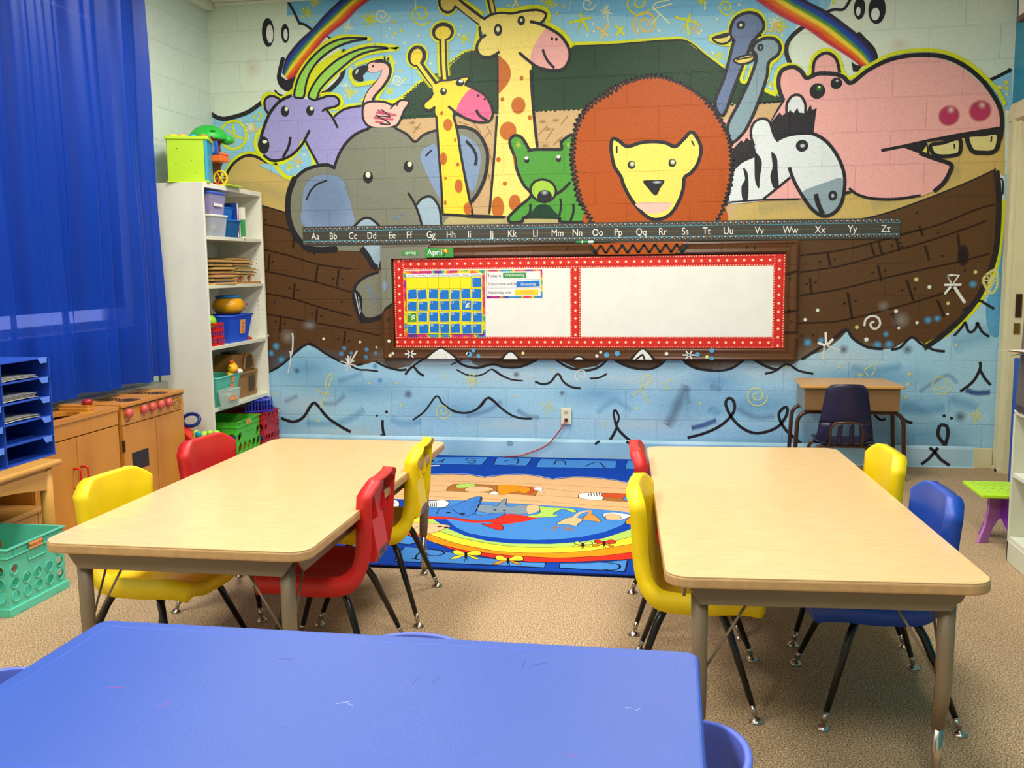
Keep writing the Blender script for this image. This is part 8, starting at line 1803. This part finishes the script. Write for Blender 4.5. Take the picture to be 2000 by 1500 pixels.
MB().grid(260,40,cf).build('cloth',CU,t,smooth=True,world=True)
MB().tube([(-.50,-.93,2.955),(-.50,-3.85,2.955)],.012,10).build('curtain_rod',mat('rod_metal',(160,160,160),.35,.8),t,smooth=True,world=True)
# ------------------------------------------------------------------ right side
t=thing('play_stool','small play stool with lime green grooved top and purple crossed legs','stool',(4.05,-1.70,0)); LG=mat('stool_lime',(184,232,40),.4)
MB().prism([(-.13,-.145),(.14,-.145),(.14,.145),(-.13,.145)],.232,.25).build('seat',LG,t,bevel=.005,seg=3)
gr=MB()
for i in range(6): gr.add([(-.10+i*.04,.12,.2506),(-.095+i*.04,.12,.2506),(-.055+i*.04,.03,.2506),(-.06+i*.04,.03,.2506)],[(0,3,2,1)])
for i in range(6):
    for j in range(3): gr.box(-.09+i*.038+(j%2)*.015,-.075+i*.038+(j%2)*.015,-.02-j*.035,-.014-j*.035,.2502,.2508)
gr.build('groove',mat('groove_green',(130,190,20),.5),t)
PU1=mat('stool_mauve',(176,110,176),.45); PU2=mat('stool_purple',(140,60,200),.45)
leg_=[(-.125,0),(-.07,0),(-.05,.06),(-.02,.10),(.0,.115),(.02,.10),(.05,.06),(.07,0),(.125,0),(.09,.08),(.075,.15),(.07,.232),(-.07,.232),(-.075,.15),(-.09,.08)]
g=MB(); g.prism(leg_,-.008,.008,'y'); g.M=Matrix.Rotation(0,4,'Z'); o=g.build('leg_panel',PU1,t,bevel=.002); o.rotation_euler=(0,0,.45); g=MB(); g.prism([(p[0],p[1]-0) for p in leg_],-.008,.008,'y'); o=g.build('leg_panel',PU2,t,bevel=.002); o.rotation_euler=(0,0,.45+PI/2)
t=thing('storage_shelf','low white open shelf at the right edge holding a dark grey box','shelf',(4.13,-2.6,0)); SH=mat('cream_white_shelf',(206,208,186),.4)
sx0,sx1,sy1,sy0=3.976,4.30,-2.02,-3.2; mb=MB(); mb.box(sx0,sx1,sy1-.018,sy1,0,.66).box(sx0,sx1,sy0,sy0+.018,0,.66).box(sx0,sx1,sy0,sy1,.645,.664).box(sx1-.008,sx1,sy0,sy1,0,.66).box(sx0,sx0+.015,sy0,sy1,0,.095).build('carcass',SH,t,bevel=.005,seg=3,world=True)
for z in (.395,.115): MB().box(sx0+.004,sx1-.01,sy0+.018,sy1-.02,z-.02,z).build('shelf_board',mat('shelf_board_white',(220,224,206),.4),t,bevel=.002,world=True)
GB=mat('dark_grey_plastic',(86,80,74),.5); t=thing('grey_box','tall dark grey box standing on the low white shelf','box',(4.12,-2.4,.665))
mb=MB(); mb.add([(3.965,-2.68,.69),(4.27,-2.68,.69),(4.27,-2.06,.69),(3.965,-2.06,.69),(3.984,-2.66,1.2),(4.26,-2.66,1.2),(4.26,-2.075,1.2),(3.984,-2.075,1.2)],[(0,3,2,1),(4,5,6,7),(0,1,5,4),(1,2,6,5),(2,3,7,6),(3,0,4,7)]); mb.build('box_body',GB,t,bevel=.008,seg=3,world=True); MB().box(3.97,4.26,-2.67,-2.065,.6645,.692).build('base',mat('darker_grey_plastic',(60,54,52),.5),t,bevel=.004,world=True)
t=thing('folded_leaflets','folded white and orange leaflets tucked against the dark grey box','leaflet',(3.965,-2.13,.92)); 
for i,(m_,dz,tw) in enumerate([(PAP,0,0),(mat('leaflet_orange',(240,160,60),.5),-.007,.2),(mat('leaflet_blue',(130,180,220),.5),-.014,-.2)]):
    MB().add([(-.075+.02*i,-.05,.012+dz),(.06,-.05,-.004+dz),(.06,.05,-.004+dz+.01),(-.07+.02*i,.05,.0+dz+tw*.03)],[(0,1,2,3)]).build('sheet',m_,t,solid=.001)
tag(MB().box(4.47,4.545,-.99,-.5,0,.745).build('blue_gym_mat',mat('vinyl_royal_blue',(26,74,176),.4),bevel=.006),'royal blue panel standing at the doorway behind the low white shelf','panel')
t=thing('wall_picture','brown picture frame high on the turquoise right wall','picture',(4.54,-.35,2.9)); MB().box(4.525,4.55,-.62,-.09,2.69,3.0).build('frame',mat('frame_brown',(110,74,60),.5),t,bevel=.003,world=True); MB().box(4.522,4.526,-.59,-.12,2.72,2.97).build('print',PAP,t,world=True)
# ------------------------------------------------------------------ light
w=bpy.data.worlds.new('world'); SC.world=w; w.use_nodes=True; bg=w.node_tree.nodes['Background']; bg.inputs[0].default_value=(.85,.93,1,1); bg.inputs[1].default_value=7
LM=bpy.data.materials.new('tube_light'); 
def light(x,y,p,sx=.6,sy=1.2,col=(1,.965,.90)):
    l=bpy.data.lights.new('ceiling_light','AREA'); l.shape='RECTANGLE'; l.size=sx; l.size_y=sy; l.energy=p; l.color=col; o=bpy.data.objects.new('ceiling_light',l); COL.objects.link(o); o.location=(x,y,ZC-.03); return o
for x,y,p in ((.7,-1.6,48),(2.7,-1.6,44),(.7,-3.9,46),(2.7,-3.9,44),(.8,-6.2,46),(2.9,-6.2,42)): light(x,y,p)
SC.view_settings.view_transform='Standard'; SC.view_settings.look='None'; SC.view_settings.gamma=1; SC.view_settings.use_curve_mapping=False; SC.view_settings.exposure=.16
SC.cycles.transparent_max_bounces=32
